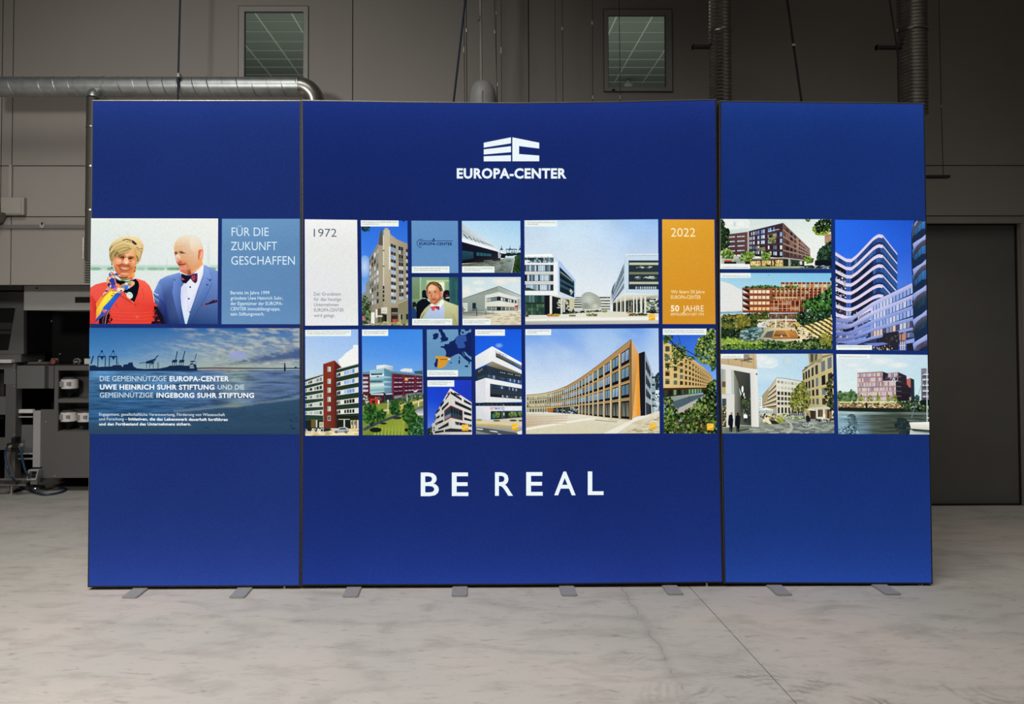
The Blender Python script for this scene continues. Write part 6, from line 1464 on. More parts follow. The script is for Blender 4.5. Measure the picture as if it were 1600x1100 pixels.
# ---------------------------------------------------------------- map
p = Pic([(42, 42), (465, 40), (470, 490), (44, 492)], (660, 508), K, 16)
p.fill([('6d9cc4', '6a98c0'), ('6392bb', '6291ba'), ('6a9ac0', '76a6c8')])
NV = '14245a'
p.poly([(155, 40), (190, 40), (195, 60), (215, 80), (225, 110), (250, 125), (240, 150), (200, 158), (165, 168), (185, 150), (170, 130), (185, 110), (175, 90), (170, 70), (155, 60)], NV)
p.poly([(98, 90), (130, 75), (155, 80), (150, 120), (125, 138), (98, 135), (105, 110)], NV)
p.poly([(340, 40), (366, 40), (372, 60), (360, 75), (368, 95), (415, 90), (440, 70), (470, 66), (475, 350), (445, 350), (430, 340), (415, 320), (400, 290), (385, 262), (375, 250), (395, 290), (420, 320), (445, 345), (455, 360), (440, 378), (440, 350), (400, 320), (370, 285), (345, 272), (310, 285), (285, 300), (262, 310), (218, 302), (228, 270), (220, 240), (205, 220), (172, 212), (175, 200), (208, 200), (212, 182), (250, 180), (262, 160), (300, 145), (320, 120), (345, 100)], NV)
p.poly([(366, 40), (465, 40), (465, 50), (440, 62), (420, 88), (395, 92), (372, 90), (385, 70), (372, 60)], '5f90ba'); p.poly([(400, 40), (450, 40), (440, 55), (410, 55)], NV); p.rect(375, 62, 395, 80, NV)
p.poly([(395, 250), (415, 262), (440, 290), (470, 305), (470, 335), (440, 310), (410, 285)], '6a9ac0')
p.poly([(320, 115), (350, 95), (372, 100), (400, 92), (415, 100), (425, 150), (395, 165), (412, 200), (400, 218), (340, 222), (330, 190), (312, 165), (318, 140)], '31559f')
p.poly([(122, 294), (150, 296), (215, 298), (268, 312), (262, 330), (245, 335), (235, 360), (225, 385), (200, 402), (165, 415), (140, 400), (145, 350), (148, 322), (125, 315)], 'd9992f')
p.poly([(130, 322), (150, 320), (142, 400), (120, 402), (112, 370), (125, 350)], NV); p.line([(168, 327), (235, 328)], 9, '8a6024'); p.rect(246, 320, 264, 333, 'f4ecd8')
p.poly([(348, 305), (358, 300), (358, 325), (348, 325)], NV); p.poly([(343, 335), (360, 333), (358, 368), (345, 370)], NV); p.poly([(400, 388), (438, 382), (432, 405), (405, 398)], NV); p.ell(272, 360, 9, 6, NV)
p.caption(46, 430, 340, 492, [('2007: In Barcelona wird die erste Filiale', .9, 26), ('außerhalb der EUROPA-CENTER Gruppe eröffnet', 1, 44)])
p.build('map_print', M_, 'small blue map of western Europe with one orange country')
# ---------------------------------------------------------------- white banded corner block, dark blue sky
p = Pic([(46, 525), (468, 525), (475, 1045), (50, 1045)], (660, 508), K, 17)
p.fill([('1c44d0', '2438b8'), ('1a48d4', '2038b4'), ('3a64dc', '2a50c4'), ('6a8ce0', '4a6cc8')])
p.poly([(265, 602), (470, 738), (475, 1050), (95, 1050), (90, 940), (118, 930), (125, 850), (220, 680)], ['e8e6de', 'e6e4dc', 'd8d4cc', 'c8c4bc', 'bcbab2', 'c4c2ba', 'c8c6be', 'd0cec6'])
p.poly([(265, 602), (262, 1050), (95, 1050), (118, 930), (125, 850), (220, 680)], ['dedcd4', 'c4c0b4', 'bab6aa', 'c6c4ba', 'c8c6be', 'd4d2ca'])
W1, W2 = '1c2028', '2a2e38'
for q in ([(170, 760), (205, 715), (205, 745), (172, 790)], [(220, 700), (262, 640), (262, 660), (222, 715)], [(268, 630), (375, 700), (375, 722), (268, 655)], [(395, 708), (468, 748), (468, 770), (396, 735)], [(128, 830), (165, 790), (165, 815), (130, 850)],
          [(185, 790), (250, 730), (250, 755), (186, 820)], [(310, 722), (468, 795), (468, 822), (312, 755)], [(396, 822), (468, 845), (468, 868), (398, 852)], [(120, 870), (128, 862), (128, 905), (120, 915)], [(132, 880), (165, 855), (165, 880), (132, 900)], [(178, 858), (200, 838), (200, 868), (180, 880)],
          [(125, 935), (200, 900), (200, 922), (126, 960)], [(398, 880), (470, 902), (470, 920), (399, 905)], [(150, 985), (250, 925), (250, 960), (152, 1000)], [(312, 920), (440, 945), (470, 950), (470, 972), (314, 950)], [(215, 998), (270, 985), (470, 1000), (470, 1020), (215, 1020)], [(118, 1015), (205, 1000), (205, 1020), (118, 1035)], [(104, 975), (118, 968), (116, 985), (104, 990)], [(104, 1000), (118, 995), (116, 1010), (104, 1015)]): p.poly(q, [W1, W2, W1, W2][:len(q)])
p.poly([(208, 815), (270, 765), (385, 815), (385, 912), (270, 885), (210, 920)], '8c2c34'); p.poly([(214, 820), (270, 775), (380, 820), (380, 905), (270, 875), (214, 908)], '2c3c44'); p.poly([(270, 778), (380, 822), (380, 865), (270, 835)], '1a2630'); p.poly([(214, 870), (270, 842), (270, 872), (214, 905)], '788490')
for x in (295, 320, 345): p.line([(x, 790), (x, 885)], 3, '50626c')
for x in (140, 155, 320, 350, 420, 450): p.line([(x, 936), (x, 965)], 3, 'd0cec6')
p.poly([(302, 640), (355, 662), (350, 675), (300, 655)], '1c1c3c'); p.poly([(345, 655), (362, 665), (355, 678), (344, 670)], 'c83c3c'); p.poly([(236, 655), (260, 632), (256, 650), (240, 668)], 'c03c40')
p.scat([(50, 985), (90, 975), (95, 1045), (52, 1045)], 60, 10, ['20301c', '38482a', '141c16', '5c6c40'])
gold(p, 378, 948, 60)
p.caption(48, 527, 304, 587, [('2014: EUROPA-CENTER Gruppe wird', .95, 24), ('mit DGNB Gold ausgezeichnet.', .76, 41)])
p.build('photo_print', M_, 'photo of a white banded corner block against deep blue sky')
# ---------------------------------------------------------------- white stacked block
p = Pic([(25, 40), (468, 40), (475, 1042), (36, 1042)], (738, 508), K, 18)
p.fill([('1c58dc', '1a5ae0'), ('2064e4', '1f66e6'), ('4a86ea', '3c7ee8'), ('6a9aea', '5a90ea'), ('c8d4d8', 'c8d4d8')])
p.soft(255, 195, 42, 26, '8ab4f4', '2a6ce6')
p.poly([(28, 298), (190, 202), (222, 222), (225, 300), (470, 432), (472, 466), (190, 345), (30, 422)], ['e4e6ea', 'f2f4f4', 'eceef0', 'e8eaee', 'f0f2f2', 'e8eaea', 'eef0f0', 'dcdfe4'])
p.poly([(190, 202), (470, 360), (470, 385), (225, 262), (222, 232)], 'f2f4f4'); p.poly([(190, 203), (470, 362), (470, 368), (190, 212)], 'fbfcfc')
p.poly([(225, 262), (470, 395), (470, 420), (225, 305)], ['3a4234', '8a907c', '4a5044', '2a2c2c']); p.poly([(228, 275), (400, 352), (380, 365), (228, 290)], '5f6858')
p.text('BIT', 224, 256, (268, 282), 24, 'd88ca0', 0.01); p.text('MARCK', 256, 330, (282, 310), 24, '7c8ca4', 0.01)
p.poly([(130, 382), (190, 345), (470, 465), (470, 480), (300, 435)], ['8a8468', '9a947c', '686856', '3c3e3c', '5a5a4c'])
p.poly([(30, 425), (135, 382), (300, 432), (470, 478), (470, 565), (130, 505), (30, 535)], ['2c3c4c', '2f3f4f', '28303c', '2a3440', '24303c', '28343f', '1f2c38'])
p.poly([(30, 425), (135, 382), (155, 470), (30, 520)], '26323e')
for x, y in ((58, 435), (72, 425), (88, 415)): p.poly([(x, y), (x+7, y-3), (x+7, y+14), (x, y+17)], '8a9cb0')
for x in range(12): p.poly([(250+x*18, 442+x*3.4), (258+x*18, 444+x*3.4), (258+x*18, 452+x*3.4), (250+x*18, 450+x*3.4)], 'c8ccd0' if x % 4 else '3a4450')
p.grid([(120, 462), (470, 528), (470, 560), (120, 500)], ivals(16, .1, .85), [(.1, .9)], ['4c6484', '2c3c54', '8aa4c8', '3a5070', '1c2836']); p.grid([(30, 500), (120, 470), (120, 498), (30, 528)], ivals(5, .1, .6), [(.1, .9)], ['3c5068', '1c2834'])
p.poly([(30, 537), (128, 503), (472, 572), (472, 732), (120, 742), (32, 738)], ['dfe0e6', 'eef0f0', 'eceeee', 'e6e8e8', 'eceef0', 'e0e2e6']); p.poly([(32, 540), (126, 508), (120, 738), (34, 736)], ['e0e2e6', 'dcdce2', 'dcdee2', 'd8dadf'])
p.poly([(170, 558), (472, 606), (472, 708), (170, 684)], ['232f3c', '2c3844', '242c36', '1c2630']); p.grid([(174, 564), (472, 612), (472, 640), (174, 598)], ivals(17, .1, .85), [(.05, .9)], ['6484b0', '34486c', '24344c', '90aacc', '2c3c54']); p.poly([(176, 605), (472, 640), (472, 672), (176, 655)], '2f3a42')
p.grid([(174, 658), (472, 680), (472, 704), (174, 682)], ivals(14, .1, .8), [(.1, .9)], ['1c2430', '3c4858', '14181f', 'aab4c0'])
p.poly([(32, 745), (120, 738), (472, 740), (472, 772), (32, 770)], '161e28'); p.grid([(60, 745), (470, 745), (470, 768), (60, 768)], ivals(20, .1, .7), [(.2, .9)], ['2c3a48', '1c2630', '3c4c5c'])
p.poly([(34, 772), (474, 772), (474, 815), (175, 820), (172, 905), (36, 895)], ['dadce0', 'e6e8ea', 'e4e6e8', 'e8e9ea', 'dcdcdf', 'd6d6da'])
p.text('BIT', 172, 218, 808, 26, 'd0606c', 0.012); p.text('MARCK', 218, 296, 808, 26, '3c5a9c', 0.012)
p.rect(176, 820, 474, 900, '262f2c'); p.grid([(180, 822), (474, 820), (474, 890), (180, 895)], ivals(13, .1, .85), [(.05, .9)], ['2c3c38', '1c2626', '3a4c44', '46584c'])
for x, y, r_ in ((232, 860, 32), (382, 855, 34), (460, 850, 26)): 
    p.scat([(x-r_, y+8), (x-r_*.7, y-r_*.7), (x, y-r_), (x+r_*.7, y-r_*.7), (x+r_, y+8), (x, y+r_*.6)], 60, 9, ['3c5c28', '5c7c38', '24401c', '8a9c54']); p.line([(x, y+20), (x, y+50)], 5, '3c3c30')
p.poly([(190, 850), (215, 845), (218, 885), (192, 890)], '3c7858'); p.rect(298, 750, 303, 935, '5a6068'); p.rect(295, 765, 306, 772, 'c8c8c8'); p.rect(296, 835, 306, 862, 'd8d8d8')
p.poly([(36, 895), (172, 905), (474, 880), (474, 960), (36, 945)], ['c8c8a8', 'd8d4c4', 'c4bca8', 'dcd2b8', 'd8d0a8']); p.ell(232, 912, 36, 7, '4a483c'); p.ell(390, 910, 36, 9, '46443a'); p.ell(460, 912, 20, 8, '4a483c'); p.ell(65, 905, 30, 10, '9aa448')
p.poly([(36, 940), (250, 948), (380, 960), (380, 975), (36, 958)], 'cfae58'); p.poly([(36, 955), (474, 975), (474, 1045), (36, 1045)], ['a4a69c', 'a8a89a', '8a8c88', '7c807c']); p.poly([(36, 975), (150, 985), (474, 1035), (474, 1045), (200, 1045), (36, 1008)], '4c5254')
for q in ([(160, 1005), (230, 1012), (250, 1025), (180, 1015)], [(250, 1035), (300, 1045), (240, 1045)], [(40, 985), (100, 990), (100, 1000), (40, 995)], [(420, 1020), (474, 1005), (474, 1040), (440, 1045)]): p.poly(q, 'e4e6e4')
gold(p, 378, 940, 62)
p.caption(28, 42, 311, 101, [('2016: Fertigstellung EUROPA-CENTER Essen', 1, 24), ('in Essen-Rüttenscheid.', .5, 41)])
p.build('photo_print', M_, 'photo of a white stacked office block with dark window bands')
# ---------------------------------------------------------------- curved golden facade
p = Pic([(33, 38), (1307, 30), (1318, 1032), (42, 1040)], (815, 508), 6.113, 19)
def sk2(u, v):
    n = fbm(u*2.2, v*2.6, 2.0, 6.0)
    c = lerp('6ea2ea', '9cc0ec', 0.5+n*0.9+0.2*(u-.5)); f = min(1, v/0.62)**1.2; d = srgb('dfeaf2'); k = max(0, (u-.85)*4)
    c = [a*(1-f)+b_*f for a, b_ in zip(c, d)]
    return tuple(a*(1-k*.5)+b_*k*.5 for a, b_ in zip(c, srgb('cfe4f6')))
p.field(36, 26, sk2)
p.scat([(1285, 480), (1318, 440), (1320, 620), (1280, 610), (1265, 600)], 60, 14, ['1c2c30', '24383c', '2c443c'])
def roof(x):  # roofline of the curved front
    P_ = [(45, 668), (150, 660), (230, 648), (330, 622), (430, 582), (530, 525), (640, 450), (740, 375), (850, 290), (940, 218), (1046, 136)]
    for (a, b_), (c, d) in zip(P_, P_[1:]):
        if x <= c: return b_+(d-b_)*(x-a)/(c-a)
    return 136
def base(x):
    P_ = [(45, 832), (240, 832), (550, 852), (700, 872), (860, 890), (1046, 906)]
    for (a, b_), (c, d) in zip(P_, P_[1:]):
        if x <= c: return b_+(d-b_)*(x-a)/(c-a)
    return 906
xs_ = list(range(45, 1047, 30))+[1046]
p.poly([(x, roof(x)) for x in xs_]+[(x, base(x)) for x in reversed(xs_)], ['cbbd8e']*8+['bfa878']*8+['b39868']*12+['a98c5e']*12+['b39868']*12+['bfa878']*8+['cbbd8e']*10)
def fy(x, t): return roof(x)+(base(x)-roof(x))*t
cols_x = [45, 68, 96, 122, 148, 172, 196, 218, 240, 262, 284, 304, 324, 344, 364, 383, 402, 421, 440, 459, 479, 499, 522, 548, 575, 607, 641, 680, 728, 784, 850, 932, 1036]
for a, b_ in zip(cols_x, cols_x[1:]):
    w_ = b_-a; far = a < 380
    for j, (t0, t1) in enumerate(((.085, .275), (.305, .495), (.53, .715), (.755, .99))):
        if a < 240: t0 += .06
        x0 = a+w_*(.16 if not far else .22); x1 = b_-w_*(.06 if not far else .12)
        if j == 3 and 240 <= a < 540: continue
        q = [(x0, fy(x0, t0)), (x1, fy(x1, t0)), (x1, fy(x1, t1)), (x0, fy(x0, t1))]
        p.poly(q, '12161e' if a > 300 else ('3a4a4c' if p.rnd.random() < .5 else '6f8488')); p.L -= 1
p.L += 1
for a, b_ in zip(cols_x, cols_x[1:]):
    w_ = b_-a
    if a < 380:
        for j, (t0, t1) in enumerate(((.12, .24), (.34, .46), (.56, .68), (.80, .96))):
            if j == 3 and 240 <= a < 540: continue
            x0, x1 = a+w_*.4, b_-w_*.2
            p.poly([(x0, fy(x0, t0)), (x1, fy(x1, t0)), (x1, fy(x1, t1)), (x0, fy(x0, t1))], ['a4b4a8', '5c6c68', 'c8d4cc', '3c4c48'][(int(a)+j) % 4]); p.L -= 1
        continue
    for j, (t0, t1) in enumerate(((.10, .23), (.32, .445), (.545, .675), (.775, .96))):
        if j == 3 and a < 540: continue
        x0, x1 = a+w_*.22, b_-w_*.12; xm = (x0+x1)/2
        for u0, u1 in ((x0, xm-w_*.03), (xm+w_*.03, x1)):
            cc = ['7a9aa4', 'a4bccc', '98b0cc', '5c7880', '88a4c0'][(int(a)+j*3) % 5] if j < 3 else ['1c2428', '2c3638', '3a3c34', '4a4c48'][(int(a)+j) % 4]
            p.poly([(u0, fy(u0, t0)), (u1, fy(u1, t0)), (u1, fy(u1, t1)), (u0, fy(u0, t1))], [cc, cc, '5c7c9c' if j < 3 else '8a8c80', cc]); p.L -= 1
p.L += 1
for a in cols_x[10:-1]: p.line([(a, fy(a, .06)), (a, fy(a, .99))], 5+max(0, (a-500))*.014, 'e2d0a8'); p.L -= 1
p.L += 1
for t, c in ((.0, '8c6c40'), (.29, 'b08450'), (.515, 'a87c48'), (.735, 'a47a4a')): p.line([(x, fy(x, t)) for x in xs_], 5 if t else 6, c); p.L -= 1
p.L += 1
p.poly([(x, roof(x)+4) for x in xs_ if x > 400]+[(x, fy(x, .075)) for x in reversed(xs_) if x > 400], 'b08a58')
p.poly([(x, fy(x, .3)) for x in xs_ if x > 560]+[(x, fy(x, .3)+5) for x in reversed(xs_) if x > 560], 'e09c48'); p.poly([(x, fy(x, .52)) for x in xs_ if x > 560]+[(x, fy(x, .52)+5) for x in reversed(xs_) if x > 560], 'e8b060')
# recess at ground
p.poly([(240, 795), (300, 790), (540, 775), (540, 850), (250, 832)], '221c14'); p.poly([(240, 797), (305, 792), (300, 830), (248, 830)], 'b0702c'); p.scat([(310, 795), (535, 785), (535, 848), (320, 835)], 100, 9, ['24282a', '6a7884', 'b0bcc0', '3c4848', '141618', '2c3c30'], 1.5); p.rect(388, 785, 396, 860, '7c8068')
p.rect(205, 770, 210, 840, '8a8c78')
# corner fin, orange side, dark block
p.poly([(1046, 136), (1056, 150), (1056, 905), (1036, 905), (1030, 200)], ['5a4028', '6a4c30', '7c5c38', '8c6840', '7a5c3c'])
p.poly([(1050, 138), (1112, 270), (1132, 280), (1132, 865), (1060, 890), (1052, 905)], ['e0b47c', 'e2a04c', 'e89c3c', 'e8a048', 'eab468', '9a7848'])
p.poly([(1108, 268), (1120, 275), (1134, 868), (1100, 872)], 'ec9c34')
p.poly([(1118, 270), (1176, 250), (1182, 862), (1135, 868)], ['1f2028', '16171f', '14151c', '1c1c22'])
p.poly([(1176, 252), (1240, 420), (1244, 860), (1182, 864)], ['8a9aa8', 'a0b0bc', 'b8c4c8', 'b0bcc4'])
for q in ([(1185, 330), (1230, 440), (1230, 500), (1186, 420)], [(1186, 470), (1230, 560), (1230, 615), (1187, 560)], [(1187, 600), (1232, 670), (1232, 715), (1188, 680)], [(1186, 735), (1236, 765), (1238, 850), (1188, 862)]): p.poly(q, '1d2129')
for x in (1200, 1215): p.line([(x, 380), (x, 850)], 3, '6a7680')
p.poly([(1240, 450), (1258, 460), (1262, 530), (1278, 550), (1278, 700), (1268, 720), (1268, 830), (1244, 845)], '93a8b0'); 
for y in (490, 560, 640, 700, 760): p.rect(1244, y, 1272, y+20, '2c3c48')
p.poly([(1268, 720), (1318, 690), (1318, 830), (1268, 840)], 'c8d4d4'); p.scat([(1270, 660), (1318, 640), (1318, 830), (1275, 830)], 50, 9, ['5a6c70', 'e0e8e8', '7c9094', '2c3c3c'])
# plaza
p.poly([(42, 835), (550, 852), (860, 890), (1046, 908), (1150, 870), (1318, 820), (1320, 1045), (42, 1045)], ['dcd8c4', 'e4dfca', 'e0dac2', 'c8bc98', 'dcd6c0', 'e4dec8', 'd4ccae', 'd8d0b0'])
p.poly([(42, 850), (480, 860), (600, 880), (42, 975)], ['d0c4ac', 'e0d8c4', 'e8e2d0', 'c0ac8c']); p.poly([(42, 985), (300, 940), (640, 885), (740, 890), (360, 950), (42, 1005)], 'f0ecdc')
for y in (880, 900, 925, 950): p.line([(42, y), (620-y*.2, y-15)], 5, 'c4aa8c')
p.poly([(770, 1040), (1050, 905), (1150, 872), (1240, 860), (1060, 930), (900, 1040)], 'ece8da'); p.poly([(980, 1035), (1318, 850), (1320, 1040)], ['cfc7a4', 'dcd4b8', 'c8c09c']); p.scat([(1000, 1020), (1310, 870), (1310, 1030)], 60, 8, ['bcb48c', 'e4dcc0', 'a89c78'], 4)
p.line([(700, 905), (910, 925)], 7, '8a8878'); p.line([(830, 900), (920, 912)], 5, 'a09c88'); p.line([(1160, 960), (1260, 880)], 3, '9a927c')
gold(p, 1222, 936, 58)
p.caption(38, 40, 281, 96, [('2019: Fertigstellung EUROPA-CENTER', 1, 22), ('am Zirkus, Berlin.', .44, 38)])
p.build('photo_print', M_, 'photo of a curved golden office front on a pale square')
# ---------------------------------------------------------------- yellow block behind foliage
p = Pic([(43, 32), (550, 32), (563, 1035), (58, 1032)], (1028, 508), K, 20)
p.fill([('1a4cc8', '2a62d8'), ('2a64d8', '4a86e4'), ('6a9ce0', '84b2e8'), ('9ab8d0', 'a8c8e4'), ('4a5840', '3c4c34')])
p.poly([(48, 150), (120, 180), (300, 300), (430, 400), (520, 490), (500, 600), (50, 608)], ['dcc27e', 'dcc27c', 'e2c684', 'dcbc78', 'b08c54', 'c4a060', 'e4c88a'])
for i, (x0, x1, yt) in enumerate(((70, 108, 200), (150, 180, 262), (210, 236, 300), (258, 278, 328), (296, 313, 345), (328, 343, 370), (357, 369, 392), (380, 391, 410), (401, 410, 428), (418, 426, 440), (434, 441, 452), (448, 454, 464), (461, 466, 475), (473, 478, 486), (485, 489, 496))):
    n_ = 5; hh = (590-yt)/n_
    for j in range(n_): 
        y = yt+j*hh; p.poly([(x0, y), (x1, y+3), (x1, y+hh*.66), (x0, y+hh*.68)], ['3c4c3a', '5a7060', '2c2620', '3a2c1c'][(i+j) % 4 if i < 3 else 2+(i+j) % 2]); p.L -= 1
        if i < 3: p.poly([(x1, y+3), (x1+5, y), (x1+5, y+hh*.66), (x1, y+hh*.66)], 'a07c40'); p.L -= 1
p.L += 1
for j in range(4): p.line([(50, 272+j*84), (240, 330+j*66), (510, 505+j*24)], 3, 'ecd08c')
p.poly([(50, 600), (500, 595), (490, 640), (300, 660), (52, 690)], ['4a2418', '3c2c20', '4a5038', '2c3424', '20241c']); p.grid([(55, 620), (420, 605), (420, 645), (55, 680)], ivals(11, .1, .7), [(.05, .95)], ['6ca070', '2c4430', '14201a', '88b488', '3c5c44'])
p.poly([(52, 690), (300, 660), (460, 655), (560, 660), (560, 860), (200, 860), (52, 760)], ['8a9494', 'a0a8a0', 'b4b4a4', '8a8c7c', '8a8c80', '9a9c94', '7c8484'])
p.poly([(140, 730), (300, 680), (430, 658), (450, 668), (300, 740), (190, 800), (150, 770)], '4c6068'); p.poly([(185, 850), (200, 790), (300, 745), (440, 680), (460, 690), (420, 760), (350, 840)], 'b3b2a8')
p.line([(60, 720), (120, 700)], 5, 'c8ccc4'); p.rect(360, 670, 364, 700, '5a5c50'); p.rect(292, 675, 296, 725, '3c4444')
FG = ['14260f', '22381a', '3a5424', '0e1a0e', '5c7434', '2c441c', '8a9c50']
p.scat([(440, 620), (500, 540), (560, 520), (565, 1035), (400, 1035), (430, 700)], 700, 15, FG+['10180e', '182414'])
p.scat([(55, 700), (130, 690), (150, 780), (190, 830), (200, 870), (60, 1032)], 220, 14, FG); p.scat([(60, 880), (200, 850), (320, 790), (400, 700), (440, 740), (480, 900), (470, 1035), (60, 1032)], 900, 15, FG+['3c3c20', '5c4c2c'])
p.scat([(300, 800), (420, 720), (440, 820), (360, 900)], 110, 10, ['6c8440', '94a85c', '3c5424', '1c2c14'])
p.scat([(60, 760), (150, 850), (160, 1000), (70, 1020)], 90, 10, ['5c7c30', '8aa048', '20381a'])
p.scat([(360, 200), (400, 120), (460, 90), (455, 40), (552, 36), (558, 370), (520, 390), (420, 360), (350, 280)], 520, 15, ['4a6a24', '7c9440', '20341a', 'b0b45c', '34502c', '101c14', '5c7c3c'])
p.scat([(500, 380), (555, 350), (550, 420), (515, 440)], 40, 10, ['24401c', '4a6424'])
p.scat([(50, 100), (130, 95), (140, 140), (60, 180)], 70, 11, ['20381c', '4a6a2c', '6c8440']); p.scat([(130, 190), (190, 170), (270, 220), (270, 300), (170, 340), (140, 260)], 130, 11, ['24401c', '3c5c24', '6a8434', '1a2c18'])
p.scat([(60, 260), (200, 240), (200, 420), (70, 420)], 90, 9, ['3c5424', '5c7430', '24381c']); p.scat([(270, 290), (350, 300), (350, 340), (280, 330)], 40, 9, ['4a6a2c', '24401c'])
p.line([(70, 100), (130, 160), (190, 235), (250, 290)], 10, '241f1c'); p.line([(200, 220), (280, 245), (370, 300)], 7, '1c1a1c'); p.line([(190, 95), (215, 180)], 5, '2c3430')
gold(p, 466, 938, 64)
p.caption(45, 34, 461, 93, [('2021: Mit dem neuen Boardinghaus in der Stadt Barcelona setzt die', .97, 22), ('EUROPA-CENTER als neue Projekte mit nachhaltiger Holzbauweise fort.', 1, 40)])
p.build('photo_print', M_, 'photo of a yellow office block framed by foliage')
# ---------------------------------------------------------------- right box: brown corner block
p = Pic([(50, 62), (1540, 66), (1543, 735), (44, 738)], (1120, 335), 8.649, 21)
p.fill([('cfe0da', 'dfeae4'), ('dce6e0', 'eaf0ea'), ('e6ebe2', 'f0f2ec'), ('eaede2', 'f2f2ea')])
p.poly([(100, 62), (420, 62), (450, 120), (430, 180), (260, 200), (150, 220), (90, 150)], 'eef1ea'); p.soft(180, 120, 60, 50, 'f6f6f0', 'e6ece6'); p.soft(330, 130, 90, 60, 'f4f6f0', 'e6ece6'); p.soft(240, 130, 26, 50, 'c0d2d4', 'e6ece6')
p.poly([(130, 240), (190, 205), (420, 185), (425, 240), (150, 262)], 'cfe0dc')
p.poly([(140, 270), (415, 236), (418, 545), (250, 545), (140, 520)], ['5a3a38', '6c4640', '5c3a38', '4c2c2c', '4a2e2c'])
for y0 in (310, 372, 436, 500):
    for x0, x1 in ((150, 248), (272, 380)): 
        d = (x0-150)*-.06; p.poly([(x0, y0-14+d), (x1, y0-20+d), (x1, y0+4+d), (x0, y0+12+d)], '3c2c34'); p.grid([(x0+3, y0-10+d), (x1-3, y0-15+d), (x1-3, y0+1+d), (x0+3, y0+8+d)], ivals(8, .05, .85), [(0, 1)], ['c8dcf0', 'e0ecf4', 'a8c0dc'])
p.rect(414, 228, 432, 545, 'c8c4bc')
p.poly([(432, 228), (893, 118), (895, 590), (432, 560)], ['3c2c40', '3c2a30', '2c1c1e', '241c22']); p.line([(432, 228), (893, 116), (1258, 468)], 6, '8a7c8a')
FQ = [(436, 232), (890, 122), (892, 585), (436, 545)]; H = homog(FQ)
for j in range(5):
    v0, v1 = .055+j*.195, .185+j*.19
    p.grid(FQ, [(.02, .05), (.09, .12), (.17, .22), (.27, .29), (.33, .39), (.45, .50), (.51, .56), (.65, .69), (.70, .74), (.79, .82), (.83, .87), (.94, .985)], [(v0, v1)], ['8cb4e8', 'c8dcf0', 'a4c4ec', '6c94d0', 'dce8f0'] if j < 3 else ['c8dcec', 'b0c8e4', '6a7c9c', 'e8ece4', '3c3c4c'], skip=.12)
for j in range(1, 5): p.poly([H(0, j*.195+.0), H(1, j*.195+.0), H(1, j*.195+.02), H(0, j*.195+.02)], '5c3c3c')
p.poly([(692, 268), (800, 248), (800, 385), (700, 400)], '6c5c40'); p.rect(705, 275, 745, 315, '2c3424'); p.scat([(705, 320), (795, 320), (795, 390), (705, 395)], 60, 9, ['3c5424', '20301a', '6c8440', 'b4b890']); p.line([(700, 330), (795, 315)], 8, 'c8bc94'); p.line([(690, 232), (842, 200)], 7, 'e8ece8'); p.rect(760, 262, 795, 300, 'b4a078')
p.poly([(540, 455), (650, 440), (655, 490), (545, 500)], '8a7c5c'); p.scat([(550, 460), (600, 455), (600, 495), (550, 495)], 16, 9, ['2c341f', '5c6c3c'])
p.poly([(893, 118), (1258, 468), (1262, 585), (1180, 620), (895, 590)], ['6c4a44', 'a08478', '6c5450', '4a3430', '3c2828'])
SQ = [(895, 128), (1258, 472), (1260, 600), (895, 590)]
p.grid(SQ, [(.03, .07), (.09, .13), (.16, .2), (.28, .33), (.36, .4), (.44, .5), (.54, .58), (.62, .67), (.71, .76), (.8, .85), (.89, .94)], ivals(5, .14, .72), ['2c1c20', '4a3430', '3c2c34', '8a6c5c'])
H = homog(SQ)
for j in range(1, 5): p.poly([H(0, j*.2-.04), H(1, j*.2-.04), H(1, j*.2), H(0, j*.2)], ['b89c88', 'c8b4a0', 'a88c7c', '8c6c60'])
p.poly([H(.22, 0.02), H(.27, .02), H(.27, .6), H(.22, .6)], 'a88470')
p.poly([(420, 600), (895, 582), (1262, 625), (1262, 645), (895, 602), (420, 620)], ['6c6c6c', 'dcd8d0', 'c8c8c0', '2c2c30', '3c3c3c', '2c2c2c'])
p.poly([(380, 620), (895, 602), (895, 705), (380, 705)], ['1c1c1c', '4a3c2c', 'c89c60', '1c201c']); p.poly([(450, 632), (885, 620), (885, 700), (452, 690)], 'd8b874'); p.scat([(455, 635), (880, 622), (880, 698), (460, 690)], 120, 13, ['f4e4b0', 'a87c48', 'e8cc8c', '6c4c30', 'fbf2cc', '8a6438'], .6)
for x in (590, 730, 770): p.rect(x, 615, x+16, 705, '241c18')
p.poly([(895, 602), (1180, 632), (1180, 700), (895, 705)], '222a22'); p.rect(985, 620, 1000, 695, '8a8c84'); p.scat([(1005, 625), (1170, 640), (1170, 695), (1005, 695)], 50, 10, ['20382c', '2c4c3a', '14201c', '6a7c6c']); p.rect(965, 600, 985, 700, 'b8b4a8'); p.poly([(1118, 632), (1150, 632), (1150, 680), (1118, 680)], 'd8d8cc')
p.rect(255, 545, 268, 665, '3c241f'); p.poly([(60, 580), (250, 560), (420, 560), (420, 665), (60, 665)], 'b8bcb0'); p.rect(230, 610, 440, 665, '9aa098'); p.rect(380, 600, 440, 665, '20241c')
LG = ['3c5c20', '6c8c34', '8aac48', '24401a', 'a4bc5c', '547428']
p.scat([(40, 65), (70, 75), (100, 130), (90, 170), (170, 220), (150, 300), (170, 400), (110, 470), (45, 500)], 330, 18, ['0e1c10', '1a2c18', '243c20', '101a12', '3c5428'])
